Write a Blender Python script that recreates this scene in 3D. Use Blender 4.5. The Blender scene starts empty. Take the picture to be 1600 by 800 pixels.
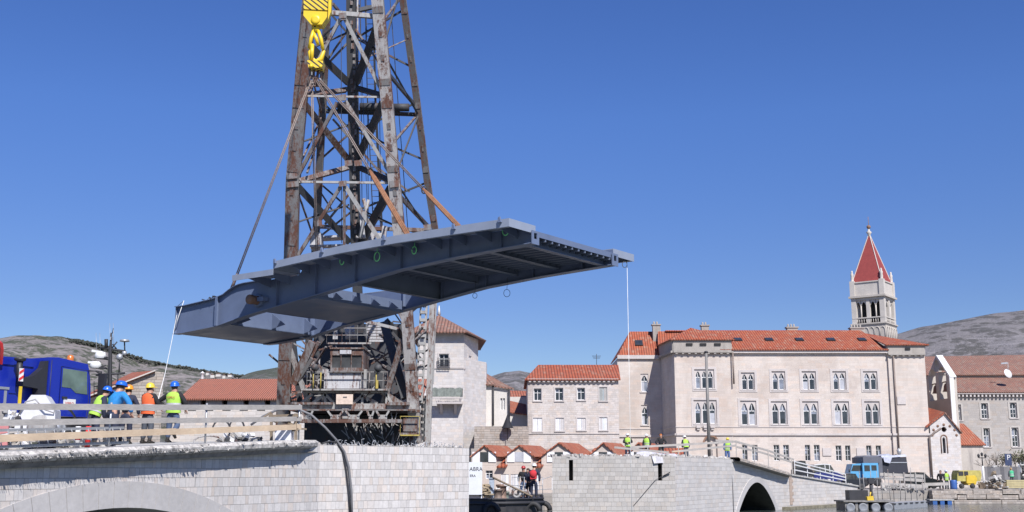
import bpy, bmesh, math, random
from mathutils import Vector, Matrix, noise
R = math.radians
S = bpy.context.scene
COL = S.collection
random.seed(7)
F = 1800.0; PITCH = math.atan(342/1800.0); CAMZ = 2.7
cd = bpy.data.cameras.new('camera'); cam = bpy.data.objects.new('camera', cd); COL.objects.link(cam)
cam.location = (0, 0, CAMZ); cam.rotation_euler = (math.pi/2 + PITCH, 0, 0)
cd.sensor_width = 36; cd.lens = 36*F/1600; cd.clip_start = .1; cd.clip_end = 20000
S.camera = cam
SUN_AZ, SUN_EL = R(159), R(46)          # clockwise from +Y : behind the camera, a little to its right
w = bpy.data.worlds.new('World'); S.world = w; w.use_nodes = True
nt = w.node_tree; bg = nt.nodes['Background']
sky = nt.nodes.new('ShaderNodeTexSky'); sky.sky_type = 'NISHITA'; sky.sun_disc = False
sky.sun_elevation = SUN_EL; sky.sun_rotation = SUN_AZ; sky.altitude = 1200; sky.air_density = 1.0; sky.dust_density = 0.1; sky.ozone_density = 4.0
hs = nt.nodes.new('ShaderNodeHueSaturation'); hs.inputs['Saturation'].default_value = 1.22; hs.inputs['Hue'].default_value = .522
nt.links.new(sky.outputs[0], hs.inputs['Color']); tc = nt.nodes.new('ShaderNodeTexCoord'); sx = nt.nodes.new('ShaderNodeSeparateXYZ'); cr_ = nt.nodes.new('ShaderNodeValToRGB'); mx = nt.nodes.new('ShaderNodeMix'); mx.data_type = 'RGBA'; mx.blend_type = 'MULTIPLY'; mx.inputs[0].default_value = 1
nt.links.new(tc.outputs['Generated'], sx.inputs[0]); nt.links.new(sx.outputs[2], cr_.inputs[0])      # clearer, deeper blue air near the horizon
cr_.color_ramp.elements[0].position = 0.0; cr_.color_ramp.elements[0].color = (.64, .63, .6, 1); cr_.color_ramp.elements[1].position = .3; cr_.color_ramp.elements[1].color = (1, 1.05, .95, 1)
e_ = cr_.color_ramp.elements.new(.145); e_.color = (.79, .77, .73, 1)
nt.links.new(hs.outputs[0], mx.inputs[6]); nt.links.new(cr_.outputs[0], mx.inputs[7]); nt.links.new(mx.outputs[2], bg.inputs[0]); bg.inputs[1].default_value = 0.1
ld = bpy.data.lights.new('sun', 'SUN'); sun = bpy.data.objects.new('sun', ld); COL.objects.link(sun)
ld.energy = 4.6; ld.angle = R(.53); ld.color = (1, .965, .93)
sd = Vector((math.sin(SUN_AZ)*math.cos(SUN_EL), math.cos(SUN_AZ)*math.cos(SUN_EL), math.sin(SUN_EL)))
sun.rotation_euler = sd.to_track_quat('Z', 'Y').to_euler(); sun.location = (0, 0, 60)
S.view_settings.view_transform = 'Standard'; S.view_settings.look = 'None'; S.view_settings.gamma = 1
S.view_settings.exposure = 0.5

def W(px, py, Y):
    dx, up = px-800.0, 400.0-py
    y = F*math.cos(PITCH)-up*math.sin(PITCH); z = F*math.sin(PITCH)+up*math.cos(PITCH)
    k = Y/y
    return Vector((dx*k, Y, CAMZ+z*k))

# ---------------------------------------------------------------- mesh builder
class MB:
    def __init__(s): s.v = []; s.f = []; s.mi = []; s.sm = []; s.m = 0; s.smooth = False
    def add(s, vs, fs, sm=None):
        o = len(s.v); s.v += [Vector(v) for v in vs]
        for f in fs: s.f.append([i+o for i in f]); s.mi.append(s.m); s.sm.append(s.smooth if sm is None else sm)
        return s
    def quad(s, *p): return s.add(p, [list(range(len(p)))])
    def box(s, a, b):
        x0, y0, z0 = a; x1, y1, z1 = b
        if x0 > x1: x0, x1 = x1, x0
        if y0 > y1: y0, y1 = y1, y0
        if z0 > z1: z0, z1 = z1, z0
        return s.add([(x0,y0,z0),(x1,y0,z0),(x1,y1,z0),(x0,y1,z0),(x0,y0,z1),(x1,y0,z1),(x1,y1,z1),(x0,y1,z1)],
                     [(0,3,2,1),(4,5,6,7),(0,1,5,4),(1,2,6,5),(2,3,7,6),(3,0,4,7)])
    def obox(s, c, sx, sy, sz, ax=(1,0,0), up=(0,0,1)):      # oriented box, c its centre
        X = Vector(ax).normalized(); Z = Vector(up); Z = (Z-X*Z.dot(X)).normalized(); Y = Z.cross(X); c = Vector(c)
        vs = [c+X*(i*sx/2)+Y*(j*sy/2)+Z*(k*sz/2) for k in (-1,1) for (i,j) in ((-1,-1),(1,-1),(1,1),(-1,1))]
        return s.add(vs, [(0,3,2,1),(4,5,6,7),(0,1,5,4),(1,2,6,5),(2,3,7,6),(3,0,4,7)])
    def beam(s, p, q, w, h=None, up=(0,0,1), w2=None):
        p, q = Vector(p), Vector(q); h = h or w; d = q-p
        if d.length < 1e-6: return s
        X = d.normalized(); Z = Vector(up)
        if abs(X.dot(Z)) > .97: Z = Vector((0,1,0))
        Z = (Z-X*Z.dot(X)).normalized(); Y = Z.cross(X); k2 = (w2 or w)/w
        vs = [c+Y*(j*w/2*k)+Z*(l*h/2*k) for (c,k) in ((p,1),(q,k2)) for (j,l) in ((-1,-1),(1,-1),(1,1),(-1,1))]
        return s.add(vs, [(0,3,2,1),(4,5,6,7),(0,1,5,4),(1,2,6,5),(2,3,7,6),(3,0,4,7)])
    def tube(s, pts, r, n=6, cap=True):
        pts = [Vector(p) for p in pts]; k = len(pts); rs = r if isinstance(r, (list, tuple)) else [r]*k
        vs = []; up = None
        for i, p in enumerate(pts):
            t = (pts[min(i+1,k-1)]-pts[max(i-1,0)])
            t = t.normalized() if t.length > 1e-9 else Vector((0,0,1))
            if up is None: up = Vector((0,0,1)) if abs(t.z) < .9 else Vector((1,0,0))
            a = (up-t*up.dot(t))
            a = a.normalized() if a.length > 1e-4 else Vector((0,1,0)); up = a; b = t.cross(a)
            vs += [p+a*(rs[i]*math.cos(2*math.pi*j/n))+b*(rs[i]*math.sin(2*math.pi*j/n)) for j in range(n)]
        fs = [(i*n+j, i*n+(j+1)%n, (i+1)*n+(j+1)%n, (i+1)*n+j) for i in range(k-1) for j in range(n)]
        s.add(vs, fs, True)
        if cap:
            o = len(s.v)-len(vs)
            for ring in ([o+j for j in range(n)][::-1], [o+(k-1)*n+j for j in range(n)]): s.f.append(ring); s.mi.append(s.m); s.sm.append(False)
        return s
    def lathe(s, c, prof, n=16, axis=(0,0,1), sq=(1,1)):
        A = Vector(axis).normalized(); u = Vector((1,0,0)) if abs(A.x) < .9 else Vector((0,1,0)); u = (u-A*u.dot(A)).normalized(); v = A.cross(u); c = Vector(c)
        vs = [c+A*h+u*(r*sq[0]*math.cos(2*math.pi*j/n))+v*(r*sq[1]*math.sin(2*math.pi*j/n)) for (r,h) in prof for j in range(n)]
        k = len(prof)
        return s.add(vs, [(i*n+j, i*n+(j+1)%n, (i+1)*n+(j+1)%n, (i+1)*n+j) for i in range(k-1) for j in range(n)], True)
    def ball(s, c, r, n=10, sc=(1,1,1)):
        c = Vector(c); vs = []; m = max(4, n//2+1)
        for i in range(m+1):
            a = math.pi*i/m
            for j in range(n): b = 2*math.pi*j/n; vs.append(c+Vector((r*sc[0]*math.sin(a)*math.cos(b), r*sc[1]*math.sin(a)*math.sin(b), -r*sc[2]*math.cos(a))))
        return s.add(vs, [(i*n+j, i*n+(j+1)%n, (i+1)*n+(j+1)%n, (i+1)*n+j) for i in range(m) for j in range(n)], True)
    def prism(s, poly, off):                               # 3D planar polygon extruded by vector off
        poly = [Vector(p) for p in poly]; off = Vector(off); n = len(poly)
        nn = sum(((poly[i]-poly[0]).cross(poly[(i+1)%n]-poly[0]) for i in range(n)), Vector())
        if nn.dot(off) > 0: poly = poly[::-1]
        vs = poly+[p+off for p in poly]
        return s.add(vs, [list(range(n)), [n+i for i in range(n)][::-1]]+[(i, i+n, (i+1)%n+n, (i+1)%n) for i in range(n)])
    def loft(s, rings, close=True):                        # rings of equal length
        n = len(rings[0]); vs = [p for r in rings for p in r]
        fs = [(i*n+j, i*n+(j+1)%n, (i+1)*n+(j+1)%n, (i+1)*n+j) for i in range(len(rings)-1) for j in range(n if close else n-1)]
        return s.add(vs, fs)
    def build(s, name, mats, parent=None, fix=False):
        if not isinstance(mats, (list, tuple)): mats = [mats]
        me = bpy.data.meshes.new(name)
        if parent is not None:
            top = parent
            off = Vector()
            while top is not None: off += top.location; top = top.parent
        else:
            xs = [v.x for v in s.v]; ys = [v.y for v in s.v]; zs = [v.z for v in s.v]
            off = Vector(((min(xs)+max(xs))/2, (min(ys)+max(ys))/2, min(zs)))
        me.from_pydata([v-off for v in s.v], [], s.f)
        for m in mats: me.materials.append(m)
        me.polygons.foreach_set('material_index', s.mi); me.polygons.foreach_set('use_smooth', s.sm)
        if fix:
            bm = bmesh.new(); bm.from_mesh(me); bmesh.ops.recalc_face_normals(bm, faces=bm.faces[:]); bm.to_mesh(me); bm.free()
        uv = me.uv_layers.new(name='UVMap')
        dat = [0.0]*(2*len(me.loops)); V = me.vertices; L = me.loops
        Zv = Vector((0,0,1))
        for p in me.polygons:
            nn = p.normal
            if abs(nn.z) > .97: t = Vector((1,0,0)); b = Vector((0,1,0))
            else: t = Zv.cross(nn).normalized(); b = nn.cross(t)
            for li in p.loop_indices:
                c = V[L[li].vertex_index].co+off
                dat[2*li] = c.dot(t); dat[2*li+1] = c.dot(b)
        uv.data.foreach_set('uv', dat)
        o = bpy.data.objects.new(name, me); COL.objects.link(o)
        if parent is not None: o.parent = parent
        else: o.location = off
        return o

def tag(o, label=None, cat=None, group=None, kind=None):
    if label: o['label'] = label
    if cat: o['category'] = cat
    if group: o['group'] = group
    if kind: o['kind'] = kind
    return o
def thing(name, loc, label, cat, group=None):
    o = bpy.data.objects.new(name, None); COL.objects.link(o); o.location = loc; o.empty_display_size = .3
    return tag(o, label, cat, group)
def copy_tree(o, parent=None):
    c = o.copy(); COL.objects.link(c); c.parent = parent
    for ch in o.children: copy_tree(ch, c)
    return c

# ---------------------------------------------------------------- materials
class G:
    def __init__(s, name):
        s.m = bpy.data.materials.new(name); s.m.use_nodes = True; s.t = s.m.node_tree; s.b = s.t.nodes['Principled BSDF']
    def n(s, ty, **kw):
        x = s.t.nodes.new(ty)
        for k, v in kw.items():
            if k == 'ins':
                for a, b in v.items(): s.set(x, a, b)
            else: setattr(x, k, v)
        return x
    def set(s, x, a, b):
        if hasattr(b, 'is_output') or isinstance(b, bpy.types.NodeSocket): s.t.links.new(b, x.inputs[a])
        else:
            if isinstance(b, tuple) and len(b) == 3 and x.inputs[a].type == 'RGBA': b = (*b, 1)
            x.inputs[a].default_value = b
    def math(s, op, a, b=0.0, c=None):
        x = s.n('ShaderNodeMath', operation=op); s.set(x, 0, a); s.set(x, 1, b)
        if c is not None: s.set(x, 2, c)
        return x.outputs[0]
    def vec(s, a, b, c=0.0):
        x = s.n('ShaderNodeCombineXYZ'); s.set(x, 0, a); s.set(x, 1, b); s.set(x, 2, c); return x.outputs[0]
    def noise(s, vec, scale=1.0, detail=4.0, rough=.55, dim='3D'):
        x = s.n('ShaderNodeTexNoise', noise_dimensions=dim); s.set(x, 'Vector', vec); s.set(x, 'Scale', scale); s.set(x, 'Detail', detail); s.set(x, 'Roughness', rough); return x.outputs[0]
    def mapr(s, v, a, b, c=0.0, d=1.0, smooth=False):
        x = s.n('ShaderNodeMapRange'); x.interpolation_type = 'SMOOTHSTEP' if smooth else 'LINEAR'; s.set(x, 0, v)
        for i, q in enumerate((a, b, c, d)): s.set(x, i+1, q)
        return x.outputs[0]
    def mix(s, f, a, b, mode='MIX'):
        x = s.n('ShaderNodeMix', data_type='RGBA', blend_type=mode); s.set(x, 0, f); s.set(x, 6, a); s.set(x, 7, b); return x.outputs[2]
    def scalev(s, v, sc):
        x = s.n('ShaderNodeVectorMath', operation='MULTIPLY'); s.set(x, 0, v); s.set(x, 1, sc); return x.outputs[0]
    def obj(s): return s.n('ShaderNodeTexCoord').outputs['Object']
    def geo(s): return s.n('ShaderNodeNewGeometry').outputs['Position']
    def uv(s):
        x = s.n('ShaderNodeSeparateXYZ'); s.set(x, 0, s.n('ShaderNodeUVMap').outputs[0]); return x.outputs[0], x.outputs[1]
    def bump(s, h, strength=.5, dist=.01):
        x = s.n('ShaderNodeBump'); s.set(x, 'Height', h); s.set(x, 'Strength', strength); s.set(x, 'Distance', dist); s.t.links.new(x.outputs[0], s.b.inputs['Normal'])
    def out(s, color=None, rough=None, metal=None):
        if color is not None: s.set(s.b, 'Base Color', color)
        if rough is not None: s.set(s.b, 'Roughness', rough)
        if metal is not None: s.set(s.b, 'Metallic', metal)
        return s.m
def sc3(c, k): return (min(1, c[0]*k), min(1, c[1]*k), min(1, c[2]*k))

def plain(name, c, rough=.6, metal=0.0, var=.12, scale=3.0):
    g = G(name); nz = g.noise(g.obj(), scale, 5, .6)
    f = g.mapr(nz, .3, .7, 1-var, 1+var)
    col = g.mix(1.0, (*c, 1), g.vec(f, f, f), 'MULTIPLY')
    g.bump(nz, .15, .01)
    return g.out(col, rough, metal)

def ashlar(name, c, bw=.45, bh=.26, jw=.012, joint=.55, cvar=.14, stain=.3, warm=(1.06, .98, .9), bump=.6, wvar=.5, scol=(.32, .29, .26), sscale=.35, patch=0.0):
    """courses of cut stone: irregular widths, a tone for each block, joints, rain stains"""
    g = G(name); u, v = g.uv()
    pos = g.geo()
    vv = g.math('DIVIDE', v, bh); row = g.math('FLOOR', vv); fv = g.math('FRACT', vv)
    rr = g.n('ShaderNodeTexWhiteNoise', noise_dimensions='1D'); g.set(rr, 'W', row)
    u1 = g.math('MULTIPLY_ADD', rr.outputs[0], 9.7, g.math('DIVIDE', u, bw))
    nz = g.noise(g.vec(u1, g.math('MULTIPLY', row, 7.31)), .9, 0, .5, '2D')
    u2 = g.math('MULTIPLY_ADD', nz, wvar*2, u1)
    cell = g.math('FLOOR', u2); fu = g.math('FRACT', u2)
    wn = g.n('ShaderNodeTexWhiteNoise', noise_dimensions='2D'); g.set(wn, 'Vector', g.vec(cell, row))
    eu = g.math('MULTIPLY', g.math('MINIMUM', fu, g.math('SUBTRACT', 1.0, fu)), bw)
    ev = g.math('MULTIPLY', g.math('MINIMUM', fv, g.math('SUBTRACT', 1.0, fv)), bh)
    e = g.math('MINIMUM', g.math('MULTIPLY', eu, 1.6), ev)
    jm = g.mapr(e, jw*.35, jw, 0.0, 1.0, True)
    tone = g.mapr(wn.outputs[0], 0, 1, 1-cvar, 1+cvar*.7)
    fine = g.mapr(g.noise(pos, 9, 6, .65), .3, .7, .9, 1.08)
    col = g.mix(1.0, (*c, 1), g.vec(g.math('MULTIPLY', tone, fine), g.math('MULTIPLY', tone, fine), g.math('MULTIPLY', tone, fine)), 'MULTIPLY')
    w2 = g.n('ShaderNodeSeparateColor'); g.set(w2, 0, wn.outputs[1])
    col = g.mix(g.mapr(w2.outputs[1], .55, 1.0, 0, .8), col, g.mix(1.0, col, (*warm, 1), 'MULTIPLY'))
    if patch:
        pm = g.mapr(g.noise(pos, .18, 3, .5), .5, .56, 0, patch)
        col = g.mix(pm, col, g.mix(1.0, col, (.78, .74, .72, 1), 'MULTIPLY'))
    st = g.noise(g.scalev(pos, (1.0, 1.0, .22)), sscale*2, 6, .65)
    sm = g.mapr(st, .5, .78, 0, stain)
    col = g.mix(sm, col, (*scol, 1))
    col = g.mix(jm, g.mix(1.0, col, (joint, joint, joint*.98, 1), 'MULTIPLY'), col)
    g.bump(g.math('MULTIPLY_ADD', fine, .25, jm), bump, .012)
    return g.out(col, .85)

def plaster(name, c, stain=.4, scol=(.3, .27, .24), c2=None):
    g = G(name); pos = g.geo()
    a = g.noise(pos, .5, 6, .6); b = g.noise(pos, 6, 6, .7)
    col = g.mix(g.mapr(a, .35, .65), (*c, 1), (*(c2 or sc3(c, .86)), 1))
    st = g.noise(g.scalev(pos, (1.3, 1.3, .15)), 1.1, 6, .7)
    col = g.mix(g.mapr(st, .52, .75, 0, stain), col, (*scol, 1))
    f = g.mapr(b, .3, .7, .9, 1.07); col = g.mix(1.0, col, g.vec(f, f, f), 'MULTIPLY')
    g.bump(b, .3, .02); return g.out(col, .9)

def tiles(name, c=(.42, .11, .05), c2=(.3, .09, .05), cw=.24, rh=.4, c3=(.5, .3, .2), lich=.2):
    g = G(name); u, v = g.uv(); pos = g.geo()
    uu = g.math('DIVIDE', u, cw); vv = g.math('DIVIDE', v, rh)
    cu = g.math('FLOOR', uu); cv = g.math('FLOOR', vv); fu = g.math('FRACT', uu); fv = g.math('FRACT', vv)
    wn = g.n('ShaderNodeTexWhiteNoise', noise_dimensions='2D'); g.set(wn, 'Vector', g.vec(cu, cv)); w2 = g.n('ShaderNodeSeparateColor'); g.set(w2, 0, wn.outputs[1])
    col = g.mix(wn.outputs[0], (*c, 1), (*c2, 1)); col = g.mix(g.mapr(w2.outputs[0], .8, 1, 0, .6), col, (*c3, 1))
    col = g.mix(g.mapr(g.noise(pos, .7, 5, .6), .5, .75, 0, lich), col, (.3, .22, .16, 1))
    h = g.math('SINE', g.math('MULTIPLY', fu, math.pi))
    gap = g.mapr(h, 0.0, .45, .25, 1.0); col = g.mix(1.0, col, g.vec(gap, gap, gap), 'MULTIPLY')
    g.bump(g.math('MULTIPLY_ADD', fv, -.25, h), 1.0, .07); return g.out(col, .8)

def rusty(name, c, rust=.45, rc=(.16, .06, .035), rc2=(.07, .035, .025), rough=.65, scale=1.0):
    g = G(name); p = g.geo()
    a = g.noise(g.scalev(p, (1.6, 1.6, .22)), 1.5*scale, 8, .72); b = g.noise(g.scalev(p, (1, 1, .5)), 9*scale, 6, .75); st = g.noise(g.scalev(p, (3, 3, .2)), 2.0*scale, 6, .7)
    m = g.math('ADD', g.math('MULTIPLY', a, .6), g.math('MULTIPLY', b, .4)); t = .66-.28*rust
    col = g.mix(g.mapr(st, .45, .7, 0, .45), (*c, 1), (*sc3(c, .6), 1))
    rr = g.mix(b, (*rc, 1), (*rc2, 1))
    col = g.mix(g.mapr(m, t-.02, t+.07), col, rr)
    g.bump(m, .4, .02); return g.out(col, rough)

def glass(name, c=(.03, .035, .045), rough=.08):
    g = G(name); nz = g.noise(g.obj(), 1.2, 3)
    f = g.mapr(nz, .3, .7, .6, 1.5); g.set(g.b, 'Specular IOR Level', .6)
    return g.out(g.mix(1.0, (*c, 1), g.vec(f, f, f), 'MULTIPLY'), rough)

def wood(name, c, c2, sc=6):
    g = G(name); p = g.obj(); a = g.noise(g.scalev(p, (1, 1, 8)), sc, 6, .65); b = g.noise(p, 1.5, 4)
    col = g.mix(g.mapr(a, .35, .65), (*c, 1), (*c2, 1)); f = g.mapr(b, .3, .7, .85, 1.15); g.bump(a, .3, .005)
    return g.out(g.mix(1.0, col, g.vec(f, f, f), 'MULTIPLY'), .75)

M = {}
M['stone_near'] = ashlar('near_stone', (.53, .505, .49), .2, .262, .008, .48, .11, .25, scol=(.36, .29, .22), warm=(1.05, .96, .88))
M['stone_ring'] = plaster('arch_stone', (.47, .45, .44), .15, (.4, .37, .34))
M['stone_far'] = ashlar('far_stone', (.42, .4, .38), .34, .262, .011, .45, .12, .3, warm=(1.03, .98, .93), wvar=.3)
M['stone_far_light'] = ashlar('far_light_stone', (.52, .495, .475), .6, .27, .012, .68, .1, .2, warm=(1.04, .98, .92))
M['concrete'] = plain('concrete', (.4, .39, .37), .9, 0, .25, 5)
M['concrete_dark_shade'] = plain('dark_concrete_shade', (.2, .19, .18), .9, 0, .35, 4)  # dark concrete; also the painted shade under the near deck slab
M['rubble'] = plain('rubble', (.4, .38, .36), .95, 0, .55, 7)
M['asphalt'] = plain('asphalt', (.07, .07, .07), .9, 0, .3, 2)
M['palazzo'] = ashlar('palazzo_stone', (.54, .48, .435), .75, .3, .012, .88, .06, .55, warm=(1.04, .97, .92), bump=.25, scol=(.36, .31, .27), patch=.5)
M['palazzo_trim'] = plaster('palazzo_trim', (.53, .485, .465), .35, (.3, .27, .24))
M['attic'] = plaster('grey_attic_stone', (.36, .33, .3), .65, (.16, .14, .12))
M['house'] = ashlar('house_stone', (.51, .465, .44), .42, .22, .016, .82, .12, .6, bump=.6, wvar=.55, scol=(.33, .29, .26), sscale=.6, patch=.7)
M['tower_house'] = ashlar('tower_house_stone', (.54, .51, .495), .45, .25, .012, .84, .1, .4, bump=.5, scol=(.33, .3, .27))
M['rough_wall'] = ashlar('rough_wall_stone', (.37, .33, .295), .4, .2, .02, .6, .22, .5, bump=1.0, wvar=.55)
M['fort'] = ashlar('fort_stone', (.55, .515, .49), .5, .25, .014, .75, .1, .25, bump=.5)
M['convent'] = ashlar('convent_stone', (.36, .335, .315), .6, .3, .012, .8, .1, .35, bump=.4)
M['convent_light'] = plaster('window_surround', (.46, .43, .4), .2)
M['plaster_pink'] = plaster('pink_plaster', (.52, .45, .4), .35)
M['plaster_white'] = plaster('white_plaster', (.6, .57, .53), .3)
M['tile_new'] = tiles('new_roof_tiles', (.38, .1, .045), (.29, .07, .038), .3, .45, (.42, .24, .16), .3)
M['tile_orange'] = tiles('orange_roof_tiles', (.38, .12, .065), (.3, .095, .055), .3, .45, (.4, .2, .13), .25)
M['tile_flat'] = tiles('salmon_roof_tiles', (.43, .16, .1), (.38, .14, .09), .16, .35, (.34, .15, .1), .1)
M['tile_old'] = tiles('old_roof_tiles', (.29, .145, .105), (.2, .11, .085), .3, .45, (.33, .25, .2), .4)
M['spire'] = plain('spire_slates', (.26, .045, .04), .7, 0, .12, 2)
M['white_frame'] = plain('white_window_paint', (.64, .64, .64), .5, 0, .06)
M['shutter'] = plain('white_shutter', (.68, .68, .7), .6, 0, .08)
M['pane'] = glass('window_glass')
M['pane_curtain'] = plain('curtained_glass', (.2, .22, .27), .2, 0, .35, 1.5)
M['pane_light'] = plain('white_blind', (.4, .41, .45), .3, 0, .15, 1.5)
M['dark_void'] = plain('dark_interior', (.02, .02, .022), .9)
M['iron'] = plain('dark_iron', (.04, .04, .045), .6, .3)
M['steel_grey'] = plain('galvanised_steel', (.42, .43, .45), .45, .5, .12)
M['leaf_blue'] = None
M['rail_wood'] = wood('weathered_plank', (.42, .39, .36), (.32, .3, .28))
M['rail_new'] = wood('new_plank', (.6, .47, .33), (.52, .39, .27))
M['white_rope'] = plain('white_rope', (.7, .7, .68), .8)
M['wire'] = plain('steel_wire', (.12, .105, .1), .6, .4)
M['black_rubber'] = plain('black_rubber', (.025, .025, .027), .7)
def PR(p):               # where a point falls in the 1600x800 frame
    y, z = p[1], p[2]-CAMZ; f = y*math.cos(PITCH)+z*math.sin(PITCH); return 800+p[0]/f*F, 400-(z*math.cos(PITCH)-y*math.sin(PITCH))/f*F
def solve(fn, px, a, b):  # parameter in a..b where fn(t) is seen in column px
    fa = PR(fn(a))[0]-px
    for _ in range(50):
        m = (a+b)/2; fm = PR(fn(m))[0]-px
        if (fm > 0) == (fa > 0): a = m
        else: b = m
    return (a+b)/2
# ================================================================ SETTING
def hill(name, pts, Y0, Y1, zb, mat, rough=10.0, nx=110, ny=46, seed=0, bumpy=1.0):
    """terrain whose crest, seen from the quay, runs through pts; slopes down towards the town and away behind"""
    mb = MB(); mb.smooth = True
    x0, x1 = pts[0][0], pts[-1][0]
    def sk(px):
        for (a, b) in zip(pts, pts[1:]):
            if a[0] <= px <= b[0]: t = (px-a[0])/(b[0]-a[0]); return a[1]+(b[1]-a[1])*t
        return pts[-1][1]
    vs = []
    for j in range(ny+1):
        t = j/ny
        for i in range(nx+1):
            px = x0+(x1-x0)*i/nx
            top = W(px, sk(px), Y1)
            if t <= .7:
                k = t/.7; Y = Y0+(Y1-Y0)*k; h = zb+(top.z-zb)*(k**1.15)
            else:
                k = (t-.7)/.3; Y = Y1+(Y1-Y0)*.8*k; h = top.z+(zb-top.z)*k*k
            x = top.x*(.55+.45*Y/Y1)
            ff = math.sin(min(1, t/.7)*math.pi)
            nz = noise.fractal(Vector((x*.006+seed, Y*.006, seed)), 1.0, 2.0, 5)
            gl = abs(noise.noise(Vector((x*.012+seed*3, Y*.003, 3))))
            vs.append((x, Y, max(zb-5, h+rough*(nz*ff*1.6-gl*ff*1.6*bumpy)+ (rough*.1*noise.noise(Vector((x*.04, Y*.04, seed)))))))
    n = nx+1
    mb.add(vs, [(j*n+i, j*n+i+1, (j+1)*n+i+1, (j+1)*n+i) for j in range(ny) for i in range(nx)])
    return tag(mb.build(name, mat), kind='structure')
def hillmat(name, rock, scrub, dens, sc=.02):
    g = G(name); p = g.geo()
    a = g.noise(p, sc, 8, .62); b = g.noise(p, sc*9, 8, .75)
    vo = g.n('ShaderNodeTexVoronoi'); g.set(vo, 'Vector', p); g.set(vo, 'Scale', .09)
    spots = g.mapr(vo.outputs[0], .42, .55, 1, 0)
    m = g.math('MAXIMUM', g.mapr(g.math('ADD', g.math('MULTIPLY', a, .6), g.math('MULTIPLY', b, .4)), dens, dens+.05), g.math('MULTIPLY', spots, g.mapr(a, .4, .5)))
    rk = g.mix(g.mapr(b, .3, .7), (*rock, 1), (*sc3(rock, .6), 1))
    sz = g.n('ShaderNodeSeparateXYZ'); g.set(sz, 0, p)
    lay = g.noise(g.vec(g.math('MULTIPLY', sz.outputs[0], .004), g.math('MULTIPLY', sz.outputs[2], .11)), 1.0, 4, .6)
    rk = g.mix(g.mapr(lay, .52, .6, 0, .5), rk, (*sc3(rock, 1.25), 1))
    col = g.mix(m, rk, (*scrub, 1)); g.bump(b, .8, 6.0)
    return g.out(col, .95)
M['hill_rock'] = hillmat('dry_hillside', (.28, .25, .24), (.07, .078, .052), .51)
M['hill_green'] = hillmat('scrub_hillside', (.17, .165, .15), (.08, .09, .065), .48)
M['hill_right'] = hillmat('stony_hillside', (.31, .29, .295), (.12, .115, .11), .51, .04)
hill('hills', [(-500,560),(-150,538),(0,528),(25,524),(60,523),(100,526),(125,530),(150,535),(175,544),(200,552),(225,560),(250,566),(280,570),(310,576),(345,581),(380,586),(410,600),(440,630)], 700, 2000, -10, M['hill_rock'], 22, seed=1)
hill('hills', [(355,600),(385,584),(410,577),(440,571),(480,566),(540,572),(600,582),(640,610)], 500, 1300, -10, M['hill_green'], 12, nx=60, seed=5)
hill('hills', [(745,610),(765,588),(788,580),(812,578),(835,583),(870,592),(900,615)], 500, 1200, -10, M['hill_right'], 10, nx=60, seed=9)
hill('hills', [(1290,560),(1350,540),(1405,521),(1440,511),(1480,504),(1530,494),(1570,488),(1600,484),(1700,474),(2000,470)], 450, 1100, -10, M['hill_right'], 14, nx=130, ny=60, seed=12)

# small wood line on the crest of the left hill
def foliage_mat(name, c, c2):
    g = G(name); p = g.geo(); wn = g.noise(p, .8, 3); col = g.mix(g.mapr(wn, .35, .65), (*c, 1), (*c2, 1))
    return g.out(col, .8)
M['scrub'] = foliage_mat('scrub_leaves', (.055, .06, .045), (.03, .035, .028))
M['leaf_pale'] = foliage_mat('pale_new_leaves', (.2, .2, .1), (.12, .13, .06))
M['bark'] = plain('bark', (.12, .1, .085), .9, 0, .3, 8)
mb = MB(); rs = random.Random(3)
crest = [(105,528.0),(125,531.5),(150,536.5),(175,545),(200,553),(225,561),(250,567),(280,571),(310,577),(345,582),(380,587)]
for k in range(620):
    px = rs.choice([rs.uniform(115, 200), rs.uniform(115, 390), rs.uniform(105, 395)])
    for (a, b) in zip(crest, crest[1:]):
        if a[0] <= px <= b[0]: py = a[1]+(b[1]-a[1])*(px-a[0])/(b[0]-a[0]); break
    else: continue
    p = W(px, py+rs.uniform(0, 4), 1960+rs.uniform(-30, 25)); r = rs.uniform(.9, 2.6)
    for q in range(3): mb.ball(p+Vector((rs.uniform(-4,4), rs.uniform(-4,4), rs.uniform(-2,1.0))), r*rs.uniform(.6,1), 6, (1.2, 1, .9))
tag(mb.build('hill_scrub', M['scrub']), 'dark line of scrub and low trees along the hill crest', 'scrub', kind='stuff')

# water : one sheet to the horizon
g = G('canal_water'); p = g.geo()
a = g.noise(g.scalev(p, (.6, 1.6, 1)), 1.4, 5, .6); b = g.noise(g.scalev(p, (.25, .6, 1)), .6, 3, .5)
g.bump(g.math('ADD', a, g.math('MULTIPLY', b, 1.5)), .55, .12); g.set(g.b, 'Specular IOR Level', .6)
M['water'] = g.out((.05, .065, .06, 1), .09)
mb = MB(); mb.quad((-6000,-200,0),(6000,-200,0),(6000,9000,0),(-6000,9000,0)); tag(mb.build('water', M['water']), kind='structure')

# the town's island: quay ground behind the canal
quay = [(-160,52),(-30,90),(9,92),(22,106),(31.8,108.6),(40,113),(60,112.5),(140,112),(400,112),(400,480),(-400,480),(-400,52)]
mb = MB(); mb.add([(x, y, 1.25) for x, y in quay], [list(range(len(quay)))])
n = len(quay)
for i in range(8): a, b = quay[i], quay[i+1]; mb.quad((a[0],a[1],-1),(b[0],b[1],-1),(b[0],b[1],1.25),(a[0],a[1],1.25))
M['paving'] = ashlar('quay_paving', (.3, .28, .26), .8, .5, .02, .6, .12, .4)
tag(mb.build('ground', M['paving']), kind='structure')
# left shore, behind the near bridge
mb = MB(); mb.prism([(-60,58,-1),(-22,60,-1),(-22,75,-1),(-60,100,-1)], (0,0,3.6)); tag(mb.build('ground', M['paving']), kind='structure')
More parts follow.
